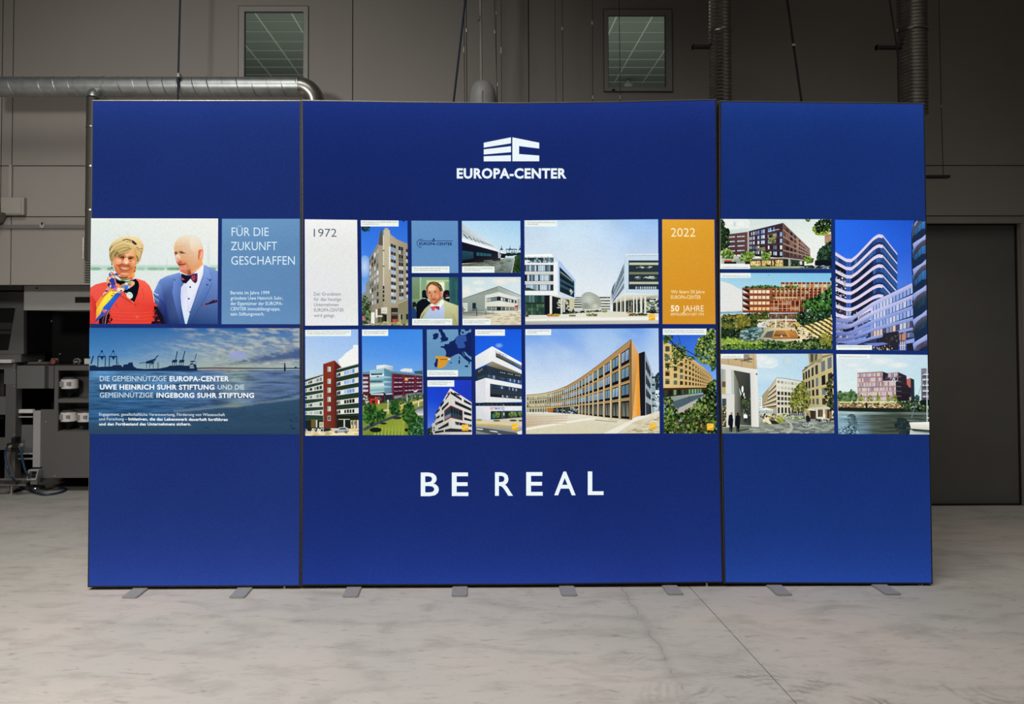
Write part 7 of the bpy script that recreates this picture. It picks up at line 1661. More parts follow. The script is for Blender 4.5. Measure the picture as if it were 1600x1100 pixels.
for pts, n in (([(50, 520), (100, 470), (170, 475), (230, 540), (225, 600), (60, 590)], 200), ([(300, 570), (340, 520), (420, 500), (480, 500), (510, 570), (470, 610), (350, 640), (310, 630)], 200), ([(590, 570), (620, 520), (670, 495), (720, 530), (715, 590), (660, 630), (610, 610)], 150), ([(1170, 600), (1200, 565), (1260, 580), (1310, 610), (1290, 650), (1200, 660)], 110)): p.scat(pts, n, 14, LG)
p.rect(100, 620, 200, 660, 'b04a2c'); p.rect(95, 640, 260, 668, '201c1c')
p.scat([(1190, 70), (1250, 70), (1240, 105), (1210, 95)], 20, 12, ['20341a', '8aa038']); p.scat([(1290, 200), (1340, 120), (1400, 70), (1535, 75), (1535, 230), (1450, 260), (1380, 290), (1300, 240)], 230, 20, ['14200f', '20341a', '101a10', '34501f']); p.scat([(1270, 210), (1330, 150), (1340, 250), (1450, 240), (1530, 200), (1500, 270), (1380, 300)], 60, 12, ['9ab83c', '6a8c2c', 'b8d050'])
p.rect(1452, 265, 1545, 400, 'b09070'); p.line([(1455, 300), (1545, 285)], 6, '8a6c54')
p.scat([(1340, 590), (1370, 480), (1440, 430), (1520, 360), (1545, 350), (1545, 720), (1330, 720)], 420, 20, ['1c3020', '2c4834', '14241c', '3c5c40', '0e1814']); p.poly([(1320, 625), (1480, 615), (1545, 640), (1545, 735), (1320, 735)], '12161f')
p.poly([(445, 700), (1545, 700), (1545, 740), (445, 740)], ['4a6c34', '1c242c', '14202c', '5c8440']); p.poly([(445, 705), (1190, 705), (1100, 725), (445, 728)], ['7c9c5c', 'd8dcc8', 'a8b090', '6c9440']); p.ell(690, 692, 38, 10, '0e0e10'); p.ell(1240, 700, 60, 12, '14181c')
p.scat([(1150, 690), (1540, 690), (1540, 730), (1150, 715)], 60, 9, ['14181c', '8a94a0', 'c8d0cc', '1c2c2c'], 2.4)
p.caption(44, 674, 443, 737, [('2023: EUROPA-CENTER Bremen Lloydstraße', 1, 36)])
p.build('photo_print', R_, 'photo of a brown brick corner block among trees')
# ---------------------------------------------------------------- timber terraces
p = Pic([(42, 55), (1512, 58), (1520, 1065), (50, 1068)], (1120, 420), 8.46, 22)
p.fill([('9cd0e6', '7cc0e6'), ('b8dcea', '94cdea'), ('dfe6e6', 'b8dcec'), ('e4e6e2', 'd0e0e0'), ('8a9070', '5c6c44')])
p.poly([(50, 160), (180, 200), (340, 290), (340, 570), (50, 570)], 'e6e6e2'); p.poly([(45, 570), (340, 555), (340, 600), (45, 600)], 'a8c4cc'); p.poly([(50, 575), (150, 565), (230, 575), (330, 555), (330, 580), (50, 590)], '7ca4b8')
p.poly([(845, 178), (1512, 178), (1512, 300), (850, 300)], 'a86c44'); p.poly([(335, 245), (850, 245), (1400, 245), (1380, 420), (1130, 580), (340, 580)], ['a86840', 'a4603c', '8c5030', '6c2c20', '7a3424', '8c4830'])
for i in range(12): x = 852+i*55; p.rect(x, 182, x+44, 196, '3a1c18'); p.rect(x+4, 205, x+44, 245, ['d8c8a8', '8a9c8c', 'c87c3c', 'b8d4c8', 'c8a878'][i % 5]); p.rect(x+44, 175, x+54, 330, 'e4c8a4')
# balconies left, cream blinds
for j, y in enumerate((265, 340, 415, 490)):
    p.poly([(335, y-5), (430, y+10), (430, y+70), (340, y+60)], '3a1c18'); p.poly([(340, y+12), (420, y+60), (345, y+55)], 'd8e0e0'); p.poly([(335, y+54), (435, y+64), (750, y+66), (750, y+80), (340, y+82)], '8c4428')
    for i in range(5): x = 436+i*54; p.rect(x, y+18, x+42, y+58, ['f2ead6', 'efe0c0', 'f4e0b8', 'f0cc90'][j] if (i+j) % 3 else ['e8dcc4', 'e8d0a8', 'ecd09c', 'ecc078'][j]); p.rect(x, y+6, x+42, y+16, '7c3c24')
for j, y in enumerate((265, 340)):
    for i in range(12): x = 725+i*55; p.rect(x, y+30, x+42, y+60, ['7c4030', '4a3028', 'a46c48', '9aa490', '6c2c20'][(i+j) % 5]); p.rect(x+4, y+2, x+40, y+18, '4a1c18')
for y in (290, 305): p.line([(735, y), (1060, y)], 8, 'ecd49c')
for i in range(7): p.rect(760+i*52, 285, 780+i*52, 310, '4c5c34')
for x in range(780, 1400, 54): p.rect(x, 250, x+9, 420 if x < 1280 else 380, 'dcb088')
p.rect(735, 375, 1060, 390, 'dcc494'); p.scat([(690, 370), (760, 360), (760, 400), (700, 400)], 20, 8, ['20241a', '4c5c34'])
for x in range(745, 1150, 56): p.rect(x, 405, x+10, 560, 'e0a47c')
for j, y in enumerate((430, 500)):
    for i in range(8): x = 700+i*56; p.rect(x, y, x+42, y+48, ['6c2c20', 'b07c54', '4a1c18', '9a9478', '8c4830'][(i*2+j) % 5])
for y in (465, 525): p.line([(705, y), (920 if y < 500 else 1060, y)], 7, 'dcb884')
p.rect(345, 560, 1140, 580, '6c241c'); p.line([(345, 558), (1140, 562)], 4, 'c87c50')
GR = ['2c4c20', '4a6c2c', '1a3018', '6c8c3c', '3c5c28']
p.scat([(360, 235), (620, 215), (760, 225), (860, 235), (1060, 225), (1060, 255), (360, 260)], 170, 14, GR)
# trees
p.scat([(1100, 460), (1200, 390), (1300, 380), (1400, 320), (1512, 220), (1515, 560), (1300, 560), (1130, 500)], 520, 22, ['1a3c1c', '2c5c28', '4a7c34', '14281a', '5c8c3c', '101c14'])
p.scat([(1060, 600), (1140, 540), (1300, 560), (1515, 540), (1515, 640), (1400, 690), (1200, 740), (1080, 740), (1040, 660)], 380, 20, ['12241a', '1c3420', '0e1a14', '2c4424', '3c5c2c'])
p.scat([(50, 640), (100, 600), (250, 620), (300, 600), (400, 600), (620, 570), (680, 560), (700, 680), (560, 700), (500, 780), (300, 830), (60, 900)], 900, 20, ['2c4420', '4a5c28', '6c6c2c', '1a2c18', '8a8438', '3c4c24', '14201a'])
p.scat([(200, 640), (330, 600), (420, 640), (440, 740), (260, 780)], 150, 17, ['8a8430', 'a49c44', '5c6428', '6c5c24'])
p.scat([(50, 780), (300, 830), (320, 920), (50, 930)], 260, 18, ['14241a', '20381f', '0e1a14', '2c3c24'])
# terrace level
p.poly([(680, 595), (1060, 590), (1060, 660), (680, 665)], '4c4030'); p.scat([(690, 600), (1050, 595), (1050, 660), (690, 660)], 130, 11, ['7c5c48', '2c3c24', '8a8c6c', '9c4c34', '3c4c34'])
p.poly([(530, 672), (1040, 670), (1040, 690), (530, 688)], 'd8c8a0'); p.rect(780, 690, 1035, 712, '8c3424'); p.poly([(700, 690), (1040, 712), (1040, 800), (640, 800)], 'c8b488'); p.rect(920, 712, 1030, 770, 'b8a070'); p.scat([(640, 700), (1030, 715), (1030, 790), (560, 790)], 140, 12, ['e8d8b0', '8a7c4c', 'c8b080', '5c5c3c', 'd4c498'], 1.6)
p.rect(762, 672, 778, 775, 'f0e4cc'); p.rect(897, 672, 914, 775, 'ecdcc0'); p.rect(672, 590, 680, 640, 'c8c8b8'); p.rect(778, 590, 784, 640, 'c8c8b8'); p.rect(895, 620, 920, 665, 'c4b48c')
# pool and deck
p.poly([(300, 830), (480, 770), (760, 775), (1080, 780), (1300, 940), (1100, 960), (600, 960), (300, 960)], ['3c5c60', '6c8c88', 'd8c8a4', 'e4cca0', 'e8cc98', 'ecdcb4', 'c8b890', '4a6468'])
p.poly([(330, 810), (480, 770), (600, 775), (620, 830), (520, 940), (300, 930)], ['3c5c5c', '5c8080', '8aa49c', '5a7470', '34504c', '2c4444'])
p.scat([(320, 820), (600, 780), (520, 940), (320, 930)], 120, 14, ['6c9494', '2c4c50', '9ab4ac', '243c3c'], 2.4)
p.poly([(605, 905), (660, 830), (750, 815), (720, 915)], '5c5c50'); p.poly([(718, 912), (765, 812), (900, 812), (1030, 815), (1085, 915)], ['b8783c', 'c8883c', 'd49448', 'b0743c', 'a86c34']); p.poly([(740, 890), (780, 820), (895, 820), (930, 895)], ['8c5c30', '9c6c3c', 'b8844c', '8a5c34']); p.poly([(760, 870), (900, 870), (905, 884), (750, 884)], '5c4428'); p.poly([(900, 812), (960, 900), (940, 900), (892, 815)], 'e0a85c')
p.poly([(718, 915), (1085, 915), (1090, 925), (715, 925)], '6c4424'); p.ell(1078, 905, 14, 14, '1c1c18')
for x, y in ((845, 900), (975, 810), (850, 770), (600, 790), (880, 690), (985, 760)): p.line([(x, y-14), (x, y+16)], 11, '3a2418'); p.ell(x, y-18, 6, 6, 'e8e0d0')
p.rect(838, 880, 856, 905, 'f0e4c8')
# sunbeds in rows on the right
p.poly([(1080, 760), (1512, 650), (1518, 940), (1300, 950)], '4a4028')
for r_ in range(6):
    for c_ in range(9):
        x = 1090+c_*62+r_*52; y = 775+r_*34-c_*20
        if x < 1515 and y > 640: p.poly([(x, y), (x+26, y-12), (x+95, y+20), (x+72, y+34)], ['ecd88c', 'f4e49c', 'e0c878', 'f8ecb0'][(r_+c_) % 4]); p.L -= 1
p.L += 1
p.scat([(1030, 760), (1090, 770), (1200, 840), (1320, 930), (1180, 920), (1050, 840)], 80, 12, ['e8dcb8', '2c2c20', 'c8b488', '3c4424', 'f4ecd0'], 1.4)
p.scat([(1050, 700), (1100, 740), (1060, 790), (1030, 760)], 26, 12, ['c8a848', 'e8c45c', '8a7434'])
# hedge in front
p.scat([(50, 920), (200, 905), (400, 960), (600, 940), (900, 970), (1200, 930), (1518, 900), (1520, 1068), (50, 1070)], 1000, 19, ['2c4c1f', '1c3418', '4c6c2c', '6c8c38', '14241a', '3c5024', '0e1c14'])
p.scat([(60, 930), (210, 920), (420, 970), (560, 950), (600, 990), (60, 1000)], 150, 16, ['9cb84c', 'b4cc58', '7c9c3c']); p.scat([(60, 1020), (560, 1010), (560, 1068), (60, 1068)], 110, 16, ['8aac44', '5c7c30', '345420']); p.scat([(900, 980), (1300, 960), (1400, 1060), (900, 1060)], 60, 10, ['8a9c5c', 'a4b070', '5c6c3c'])
p.scat([(1380, 840), (1515, 880), (1518, 1040), (1360, 980)], 90, 15, ['8a8438', 'a49c44', '5c6428']); p.ell(1500, 140, 16, 24, '20341c'); p.ell(682, 85, 7, 5, '2c5c84')
p.caption(42, 57, 438, 120, [('2024: EUROPA-CENTER Barcelona Sant Cugat', 1, 36)])
p.build('photo_print', R_, 'photo of a timber terrace building above sunbeds')
# ---------------------------------------------------------------- rounded white banded tower
p = Pic([(23, 42), (727, 48), (742, 1065), (32, 1058)], (1300, 335), 5.0, 23)
p.fill([('2a6cf0', '1c4cc0'), ('2f70f0', '2a5cd0'), ('5088f0', '4272d8'), ('5a84e0', '4a70c8'), ('4868b8', '3c58a8')])
# right distant sky glow then low wing
def wave(y, x):   # band line of the tower, x 23..510
    P_ = [(23, 292), (70, 322), (110, 345), (150, 348), (190, 318), (240, 265), (290, 212), (330, 170), (365, 154), (395, 160), (420, 190), (450, 230), (480, 268), (510, 305)]
    for (a, b_), (c, d) in zip(P_, P_[1:]):
        if x <= c: v = b_+(d-b_)*(x-a)/(c-a); break
    else: v = 305
    return v+y+(0 if x < 365 else 0)
xs2 = [23, 50, 80, 110, 130, 150, 175, 200, 240, 290, 320, 345, 365, 380, 395, 410, 430, 450, 480, 510]
amp = lambda j: 1-j*0.085   # lower floors flatten, seen from below
def wv(j, x, dy=0.0):
    b0 = wave(0, x); ref = 350
    y = ref+(b0-ref)*(1-j*0.075)+j*63.5
    if x > 395: y = ref+(wave(0, 395)-ref)*(1-j*0.075)+j*63.5+(wave(0, x)-wave(0, 395))*(1-j*0.03)
    return y+dy
p.poly([(x, wv(0, x)) for x in xs2]+[(508, 620), (23, 1000)], '1c2c54')
for j in range(11):
    gt = 22; gb = 62
    G = ['2a4a8c', '34589c', '203c7c', '4068ac']
    for a, b_ in zip(xs2, xs2[1:]):
        base_c = G[(j+int(a)) % 4]
        if j < 7:
            if 150 <= a < 300 and j > 1: base_c = ['1a1c34', '20243c', '161a30'][(j+int(a)) % 3]
            if a < 100 and j > 0: base_c = ['14141f', '20202c', '2c2c3c'][(j+int(a)) % 3]
            if 100 <= a < 150: base_c = '3c64c0' if j < 6 else '8aa8dc'
            if a >= 380: base_c = ['2c5090', '345c9c'][j % 2]
        else: base_c = ['24243c', '4a5880', '1c1c2c', '8a94b0'][(j+int(a)) % 4]
        n_ = max(1, int((b_-a)/13))
        for i in range(n_):
            x0 = a+(b_-a)*i/n_; x1 = a+(b_-a)*(i+.86)/n_
            if j >= 7 and x1 > 310: continue
            p.poly([(x0, wv(j, x0, gt)), (x1, wv(j, x1, gt)), (x1, wv(j, x1, gb)), (x0, wv(j, x0, gb))], base_c); p.L -= 1
p.L += 1
for j in range(12):
    th = 26
    top = 'cfd0f4' if j < 8 else '8ea0dc'; bot = 'f0dcea' if j < 8 else '7484c4'
    X = xs2 if j < 7 else [x for x in xs2 if x <= 320]
    for a, b_ in zip(X, X[1:]):
        sh = 'b8bce8' if a >= 395 else bot
        th2 = th if a < 395 else th*.62
        p.poly([(a, wv(j, a)), (b_, wv(j, b_)), (b_, wv(j, b_, th2)), (a, wv(j, a, th2))], [top, top, sh, sh]); p.L -= 1
p.L += 1
p.scat([(23, 420), (110, 470), (105, 660), (23, 640)], 50, 7, ['c8ccdc', '8a90a8', 'e4e8f0'], 1.0)
p.scat([(23, 690), (110, 710), (300, 790), (300, 960), (23, 1010)], 120, 8, ['e8d8c0', 'b4b8c8', 'f0e8d8', '8a8ca0'], .5)
# lower long wing running up to the right
def wing(y0, y1, t, cols): p.poly([(110+0, y0+60), (310, y0), (640, y1), (640, y1+t), (310, y0+t+4), (110, y0+60+t)], cols)
p.poly([(305, 690), (640, 525), (645, 960), (400, 1060), (200, 1062), (305, 900)], '25345c')
for k, (y0, y1, yw) in enumerate(((690, 528, 34), (760, 622, 30), (828, 710, 28), (890, 800, 26), (955, 880, 22))):
    p.grid([(300, y0+yw+4), (640, y1+yw), (640, y1+yw+48), (300, y0+yw+46)], ivals(13, .08, .88), [(0, 1)], (['a8bcec', '8ca8e4', 'c4d0f0'] if k < 3 else ['e0c4b0', 'c8ccdc', '8a90b0', '4a4c6c']) if k < 4 else ['3c3c50', '8a8890', '24242c'])
for k, (y0, y1, yw) in enumerate(((690, 528, 34), (760, 622, 30), (828, 710, 28), (890, 800, 26), (955, 880, 22))):
    p.poly([(25, y0+120-k*14), (110, y0+122-k*16), (150, y0+110-k*14), (310, y0), (640, y1), (640, y1+yw), (310, y0+yw), (150, y0+110-k*14+yw), (110, y0+122-k*16+yw), (25, y0+120-k*14+yw)], ['8490d0', '98a4dc', 'b4b8e8', 'd8d4f0', 'c0c4ec', 'a8acdc', 'b0b4e4', '8c94cc', '7c88c4', '6c78b8'] if k < 2 else ['6c7cc4', '7c8ccc', '8a9ad8', 'a4b0e4', '9cace4', '7c8ccc', '8494d4', '6c7cc0', '6070b4', '5464a8'])
p.poly([(400, 930), (520, 910), (520, 1060), (360, 1062)], '282630'); p.poly([(240, 1010), (400, 1000), (440, 1012), (340, 1030)], '7080c8'); p.scat([(310, 1035), (470, 1025), (470, 1062), (310, 1062)], 40, 8, ['e8d0a0', '1c1820', 'f0e4c8', '4c3c30'], .6); p.scat([(420, 950), (520, 940), (520, 1010), (420, 1010)], 26, 8, ['3c3c44', '6a6c70', '5a4c44'], .5)
p.poly([(525, 935), (575, 930), (575, 985), (525, 985)], 'b88878'); p.line([(540, 930), (540, 990)], 7, '4c3030'); p.poly([(578, 925), (640, 905), (640, 960), (578, 970)], '3c4468'); p.grid([(582, 928), (640, 915), (640, 955), (582, 962)], ivals(5, .1, .7), [(0, 1)], ['b4bce0', '6c74a0']); p.poly([(572, 985), (640, 970), (640, 1000), (575, 1010)], '98a4dc')
for x in (535, 550, 565): p.rect(x-4, 992, x+4, 1060, 'd0c8c0')
p.line([(525, 1025), (575, 1022)], 6, 'd0c8c0'); p.poly([(580, 1012), (645, 1000), (742, 1040), (742, 1066), (580, 1064)], '1c2030')
# near round tower at right
p.poly([(640, 48), (742, 48), (748, 1068), (650, 1040), (632, 850), (628, 600), (618, 340), (618, 150)], '1c2c48')
for k, yb_ in enumerate((150, 345, 545, 745, 925)):
    p.poly([(622, yb_-68), (740, yb_-150 if k else 48), (740, yb_+60-100), (700, yb_+5-40), (640, yb_+20)], ['2c6cb0', '3c84c8', '2a5c94', '34649c', '24466c'] if k < 3 else ['20384c', '2a4c64', '1a2c3c', '28445a', '1a2c38'])
    for i in range(4): p.line([(640+i*28, yb_-90-i*16), (640+i*28, yb_+20-i*20)], 2.5, '14243c')
for k, (yl, yr) in enumerate(((225, 170), (425, 365), (620, 570), (820, 765), (1005, 960))):
    p.poly([(628, yl+5), (660, yl-18), (700, yl-42), (745, yr-28), (745, yr+18), (700, yr+40), (660, yl+20), (636, yl+55)], ['98a8e4', 'a8b8ec', 'b4c0f0', '98a8e0', '8094d4', '8a9cd8', '8494d0', '7484c4'])
    p.poly([(636, yl+55), (660, yl+20), (700, yr+40), (745, yr+18), (745, yr+62), (700, yr+82), (660, yl+75), (640, yl+95), (622, yl+120)], ['5c5c78', '4c4c60', '4a4858', '5c586c', '3c3c4c', '403e50', '2c2c3c', '2c2c3c', '38384c'])
p.poly([(640, 60), (700, 50), (690, 75), (650, 120), (625, 190), (622, 150), (630, 90)], '4a5064'); p.poly([(655, 55), (668, 50), (645, 90), (638, 90)], 'a8b0d0')
p.caption(32, 1022, 310, 1058, [('2025: EUROPA-CENTER HafenCity Hamburg, Baakenhafen', 1, 21)])
p.build('photo_print', R_, 'photo of a rounded high-rise with white bands')
# ---------------------------------------------------------------- street plaza
p = Pic([(45, 62), (1425, 60), (1440, 1038), (68, 1038)], (1120, 545), 7.858, 24)
p.fill([('dde8ec', 'a8d0e6'), ('d4e6ee', 'acd4ea'), ('b8d8ec', 'bcdcee'), ('b8dcec', 'd0e4e8'), ('a8aca0', 'a0a498'), ('8a8c80', '8a8c80')])
p.poly([(490, 70), (600, 80), (720, 150), (760, 200), (680, 240), (500, 225)], 'e4ecec'); p.soft(640, 160, 110, 60, 'eef2ee', 'd4e6ea'); p.soft(880, 150, 80, 70, 'ccdcdc', 'b8d8e8'); p.soft(560, 120, 80, 40, 'f0eeea', 'dfeaec')
# mid distance buildings
p.poly([(518, 610), (560, 600), (560, 730), (520, 730)], 'eef2f0'); 
for y in (618, 645, 670, 695): p.rect(522, y, 540, y+8, '2c3438')
p.poly([(555, 580), (620, 505), (730, 360), (735, 740), (600, 735), (555, 700)], ['b4a888', 'bcae8e', 'c8bc9c', 'b09c70', 'a8966c', 'a8966c'])
for k in range(5):
    y0 = 455+k*62; y1 = 600+k*26
    p.poly([(560, y1+2), (728, y0-42+k*2), (728, y0-20+k*2), (560, y1+12)], 'dcd4bc'); p.poly([(560, y1+12), (728, y0-20+k*2), (728, y0+4+k*2), (560, y1+20)], '5c5038')
p.poly([(555, 580), (620, 500), (640, 520), (620, 640), (560, 690)], 'a89a78'); p.line([(555, 578), (620, 500), (650, 470), (730, 358)], 6, '9a9a8c')
p.poly([(728, 358), (1060, 402), (1060, 800), (735, 815)], ['e8e6d8', 'dcd8c0', 'd0c89c', 'e0dccc'])
p.line([(728, 356), (820, 362), (1060, 400)], 6, '6a6c64')
FQ = [(735, 365), (1060, 410), (1060, 800), (738, 805)]
p.grid(FQ, ivals(8, .16, .8), [(.05, .12), (.21, .28)], ['b8c0bc', 'd0d4cc', '8a9494']); p.grid(FQ, ivals(8, .14, .84), [(.35, .45), (.5, .6), (.65, .74)], ['2c2c26', '3a3428', '4a4438']); p.grid(FQ, ivals(8, .2, .75), [(.80, .97)], ['24201c', '3c342c'])
p.line([(738, 690), (1060, 680)], 5, 'c8c4b0')
# right building
p.poly([(1118, 60), (1425, 60), (1438, 860), (1150, 860), (1060, 740), (1045, 270), (1130, 200)], ['b8b090', 'ccc4a0', 'c8bc84', 'b0a270', 'a89858', 'c4bc98', 'c8c4a8'])
for k, (yl, yr) in enumerate(((270, 100), (410, 300), (520, 440), (625, 590))):
    pass
RQ = [(1050, 290), (1425, 60), (1438, 730), (1065, 700)]
p.grid(RQ, [(.02, .1), (.14, .22), (.26, .34), (.4, .48), (.54, .62), (.72, .82), (.88, .97)], [(.03, .24), (.32, .52), (.58, .73), (.80, .94)], ['2c2820', '3c3428', '1f1c18', '5a5c54', '6c7478'])
H = homog(RQ)
for v in (.27, .545, .76): p.poly([H(0, v-.02), H(1, v-.02), H(1, v+.025), H(0, v+.025)], ['c8b878', 'd8c88c', 'c0ac64', 'b09c54'])
p.poly([(1045, 265), (1130, 200), (1285, 90), (1425, 60), (1425, 75), (1290, 115), (1140, 215), (1050, 285)], '8a7c4c'); p.rect(1135, 62, 1290, 170, '9c926c'); p.grid([(1140, 62), (1290, 62), (1280, 120), (1145, 180)], ivals(4, .1, .6), [(0, .9)], ['2c2820', '4a4c44', 'c4bc98']); p.scat([(1068, 240), (1110, 205), (1110, 235), (1075, 260)], 14, 8, ['3c4424', '6c6c48'])
p.poly([(1120, 725), (1438, 700), (1438, 745), (1120, 750)], 'ccccb8'); p.poly([(1140, 750), (1438, 740), (1438, 880), (1150, 860)], '3c3428'); p.grid([(1150, 755), (1438, 745), (1438, 860), (1150, 850)], ivals(5, .1, .7), [(0, 1)], ['6c5434', '3a2c20', 'a88c54', '8a7450']); 
for x in (1215, 1300, 1410): p.rect(x, 735, x+24, 850, 'dcd8c4')
p.scat([(1330, 440), (1425, 300), (1435, 720), (1350, 700), (1320, 560)], 180, 14, ['24281a', '3c4424', '161a12', '5c6434']); p.scat([(1380, 620), (1436, 560), (1438, 850), (1390, 800)], 60, 14, ['1c2418', '2c341f', '4a5430'])
# tree
p.rect(1058, 690, 1070, 850, '4a3c28'); p.scat([(890, 640), (920, 520), (1010, 430), (1060, 400), (1100, 480), (1140, 600), (1130, 700), (1080, 760), (940, 760), (900, 700)], 560, 13, ['4a5c20', '6c7c2c', '8c9438', '34441a', 'a4a448', '5c4c28'])
# pavement
p.poly([(60, 960), (500, 940), (560, 870), (800, 830), (1150, 860), (1440, 900), (1445, 1045), (60, 1045)], ['7c8478', '8a9084', '94988c', 'a4a89c', '8a9088', '6a7270', '5c6664', '788078'])
p.scat([(90, 970), (800, 850), (1430, 900), (1435, 1035), (100, 1035)], 160, 12, ['7c8a82', '98a094', '66706c', 'a4a898'], 5)
p.poly([(845, 1038), (900, 970), (890, 920), (790, 830), (815, 835), (920, 920), (935, 975), (885, 1038)], 'b8b8a8'); p.line([(866, 1036), (915, 970), (900, 920)], 3, '8a8c80')
# cafe furniture, plants
p.poly([(515, 745), (600, 718), (700, 748), (700, 756), (515, 752)], 'f0ecdc'); p.rect(605, 750, 612, 850, '8a8c80'); p.rect(690, 740, 735, 830, 'a8a898')
p.scat([(540, 800), (780, 810), (790, 900), (560, 890)], 120, 15, ['e8d8a8', 'c8b478', '2c3028', 'f4ecd0', '7c7850', 'd0c080']); p.poly([(560, 860), (620, 840), (670, 920), (640, 925)], 'ecdcb0'); p.poly([(640, 870), (760, 890), (760, 925), (680, 925)], '24282a')
p.scat([(720, 860), (790, 830), (840, 880), (820, 905), (740, 900)], 80, 10, ['9cac3c', '6c7c2c', 'c4c45c']); p.scat([(520, 770), (580, 790), (590, 850), (530, 840)], 40, 11, ['1c2420', '3c4438', 'e4e0d4'])
p.scat([(790, 800), (1080, 840), (1060, 870), (860, 850)], 90, 9, ['6c8030', 'c4c4a4', '8a9c4c', 'e8e4d4', '4a5c24'], 1.6); p.grid([(885, 765), (1060, 765), (1060, 820), (885, 820)], ivals(7, .1, .7), [(0, 1)], ['2c3440', '20242c', '4c5a6a'])
p.poly([(1085, 750), (1140, 738), (1210, 752), (1210, 760)], 'ecece0'); p.scat([(1200, 850), (1400, 860), (1390, 900), (1210, 880)], 60, 12, ['20221f', '3a3a34', 'd8d4c4', '5c5c50'], 1.3); p.rect(1225, 835, 1330, 860, 'dedccc'); p.ell(1312, 820, 16, 30, 'e8eef0')
# left gateway building
p.poly([(45, 62), (480, 62), (490, 250), (400, 240), (45, 185)], ['c8b48c', 'd4bc90', 'c8ac80', 'bca074', 'c0a880']); p.line([(135, 120), (140, 185)], 4, '5c4c34'); p.line([(300, 120), (305, 220)], 4, '5c4c34'); p.line([(445, 62), (450, 245)], 4, '7c6848'); p.rect(330, 68, 395, 120, '8a8c88'); p.scat([(175, 115), (440, 120), (400, 165), (300, 150)], 30, 9, ['7c6c4c', 'b0986c', '5c5850'], 3)
p.line([(395, 110), (440, 130)], 7, '3c342c')
p.poly([(45, 185), (490, 255), (510, 960), (420, 955), (410, 330), (185, 262), (45, 245)], ['e4e4da', 'eceae2', 'e4e4dc', 'dcdcd4', 'e4e2da', 'd8d8ce', 'dcdcd4'])
p.poly([(200, 262), (405, 300), (412, 580), (320, 600), (210, 330)], ['4a4c44', '3c3e3a', '2c302c', '34362c', '4c4e46']); p.poly([(200, 262), (260, 420), (290, 600), (300, 900), (220, 960), (205, 560)], ['8a8c80', '6a6c60', '4a4c40', '3c3e34', '6a6c60', '8c8e80'])
p.poly([(290, 560), (412, 560), (418, 940), (280, 930)], ['24281f', '3c4238', '2c3430', '5c6050']); p.scat([(310, 600), (410, 590), (412, 820), (320, 830)], 80, 13, ['2c3428', '1a201c', '4c5440', '6c8078', '3c442c'], .6); p.scat([(310, 620), (400, 620), (390, 700), (320, 690)], 40, 10, ['3c5028', '5c6c38', '24341c'])
p.ell(311, 495, 13, 42, 'f4f6ea'); p.ell(328, 560, 9, 24, 'e8ecdc'); p.ell(338, 595, 6, 14, 'd8dccc')
p.poly([(45, 245), (105, 255), (110, 555), (50, 545)], ['8a9aa0', 'b0bcb8', 'c8b888', 'b8aa70']); p.rect(60, 400, 108, 470, '6a5040'); p.rect(50, 470, 112, 548, 'bcb070'); p.rect(105, 240, 170, 560, 'e0e0d8'); p.poly([(170, 255), (205, 262), (215, 950), (195, 965)], 'c4c4ba'); p.rect(50, 555, 200, 965, 'd8d8d0'); p.line([(50, 550), (210, 565)], 4, '9a9a90')
p.rect(60, 610, 112, 960, '2c2c22'); p.scat([(62, 690), (110, 690), (110, 955), (62, 955)], 60, 10, ['8a7c50', 'e8dcb0', '3c3424', '5c5030', 'c8b070']); p.rect(60, 612, 112, 690, '3c4c54'); p.rect(112, 560, 215, 965, 'dcdcd4'); p.line([(212, 300), (216, 960)], 4, '8a8a80')
p.poly([(410, 290), (490, 285), (512, 945), (420, 955)], ['dcdcd4', 'eceae4', 'eae8e0', 'dcdad0']); p.rect(475, 300, 492, 320, '3c3c38')
p.poly([(100, 965), (420, 945), (420, 960), (280, 1010), (80, 1040)], '6c7464'); p.poly([(250, 1000), (390, 975), (400, 985), (280, 1015)], '3c4038')
# passers-by: two dark suits, white shirt, cyclist
for x, s_ in ((165, 0), (250, 6)):
    p.ell(x+12-(s_*1.5), 792+s_, 13, 16, 'b08058' if not s_ else '241c18'); p.poly([(x-22, 815+s_), (x+5, 802+s_), (x+35, 820+s_), (x+32, 880+s_), (x+28, 940+s_), (x-28, 940+s_), (x-32, 900+s_)], '14161f'); p.poly([(x-15, 930+s_), (x+28, 930+s_), (x+18, 1018+s_), (x+2, 1018+s_), (x+4, 960), (x-6, 1020+s_), (x-14, 1018+s_)], '10121a')
p.poly([(190, 810), (212, 830), (205, 870), (192, 850)], 'dce4ec'); p.ell(346, 790, 9, 11, '8a6448'); p.poly([(322, 810), (345, 798), (370, 815), (370, 850), (325, 850)], 'f4f6f4'); p.rect(332, 850, 362, 900, '2c2c34')
p.ell(1105, 800, 12, 14, '8a6448'); p.poly([(1090, 820), (1115, 812), (1145, 850), (1140, 890), (1100, 895), (1085, 860)], '1c1e26'); p.poly([(1095, 890), (1125, 890), (1110, 950), (1125, 960), (1100, 965)], '20222c')
def wheel(cx, cy, r_):
    pts = [(cx+r_*math.cos(i*.5236), cy+r_*.95*math.sin(i*.5236)) for i in range(13)]; p.line(pts, 4.5, 'd4dcdc')
wheel(1082, 935, 30); wheel(1148, 942, 32); p.line([(1082, 935), (1110, 900), (1148, 942), (1115, 940), (1082, 935)], 4, 'c8d0d0'); p.poly([(1005, 928), (1030, 932), (1110, 975), (1080, 972)], '2c302c')
p.caption(48, 64, 322, 117, [('2026: EUROPA-CENTER Lichthof', .95, 32)])
p.build('photo_print', R_, 'photo of a street square with walkers and a cyclist')
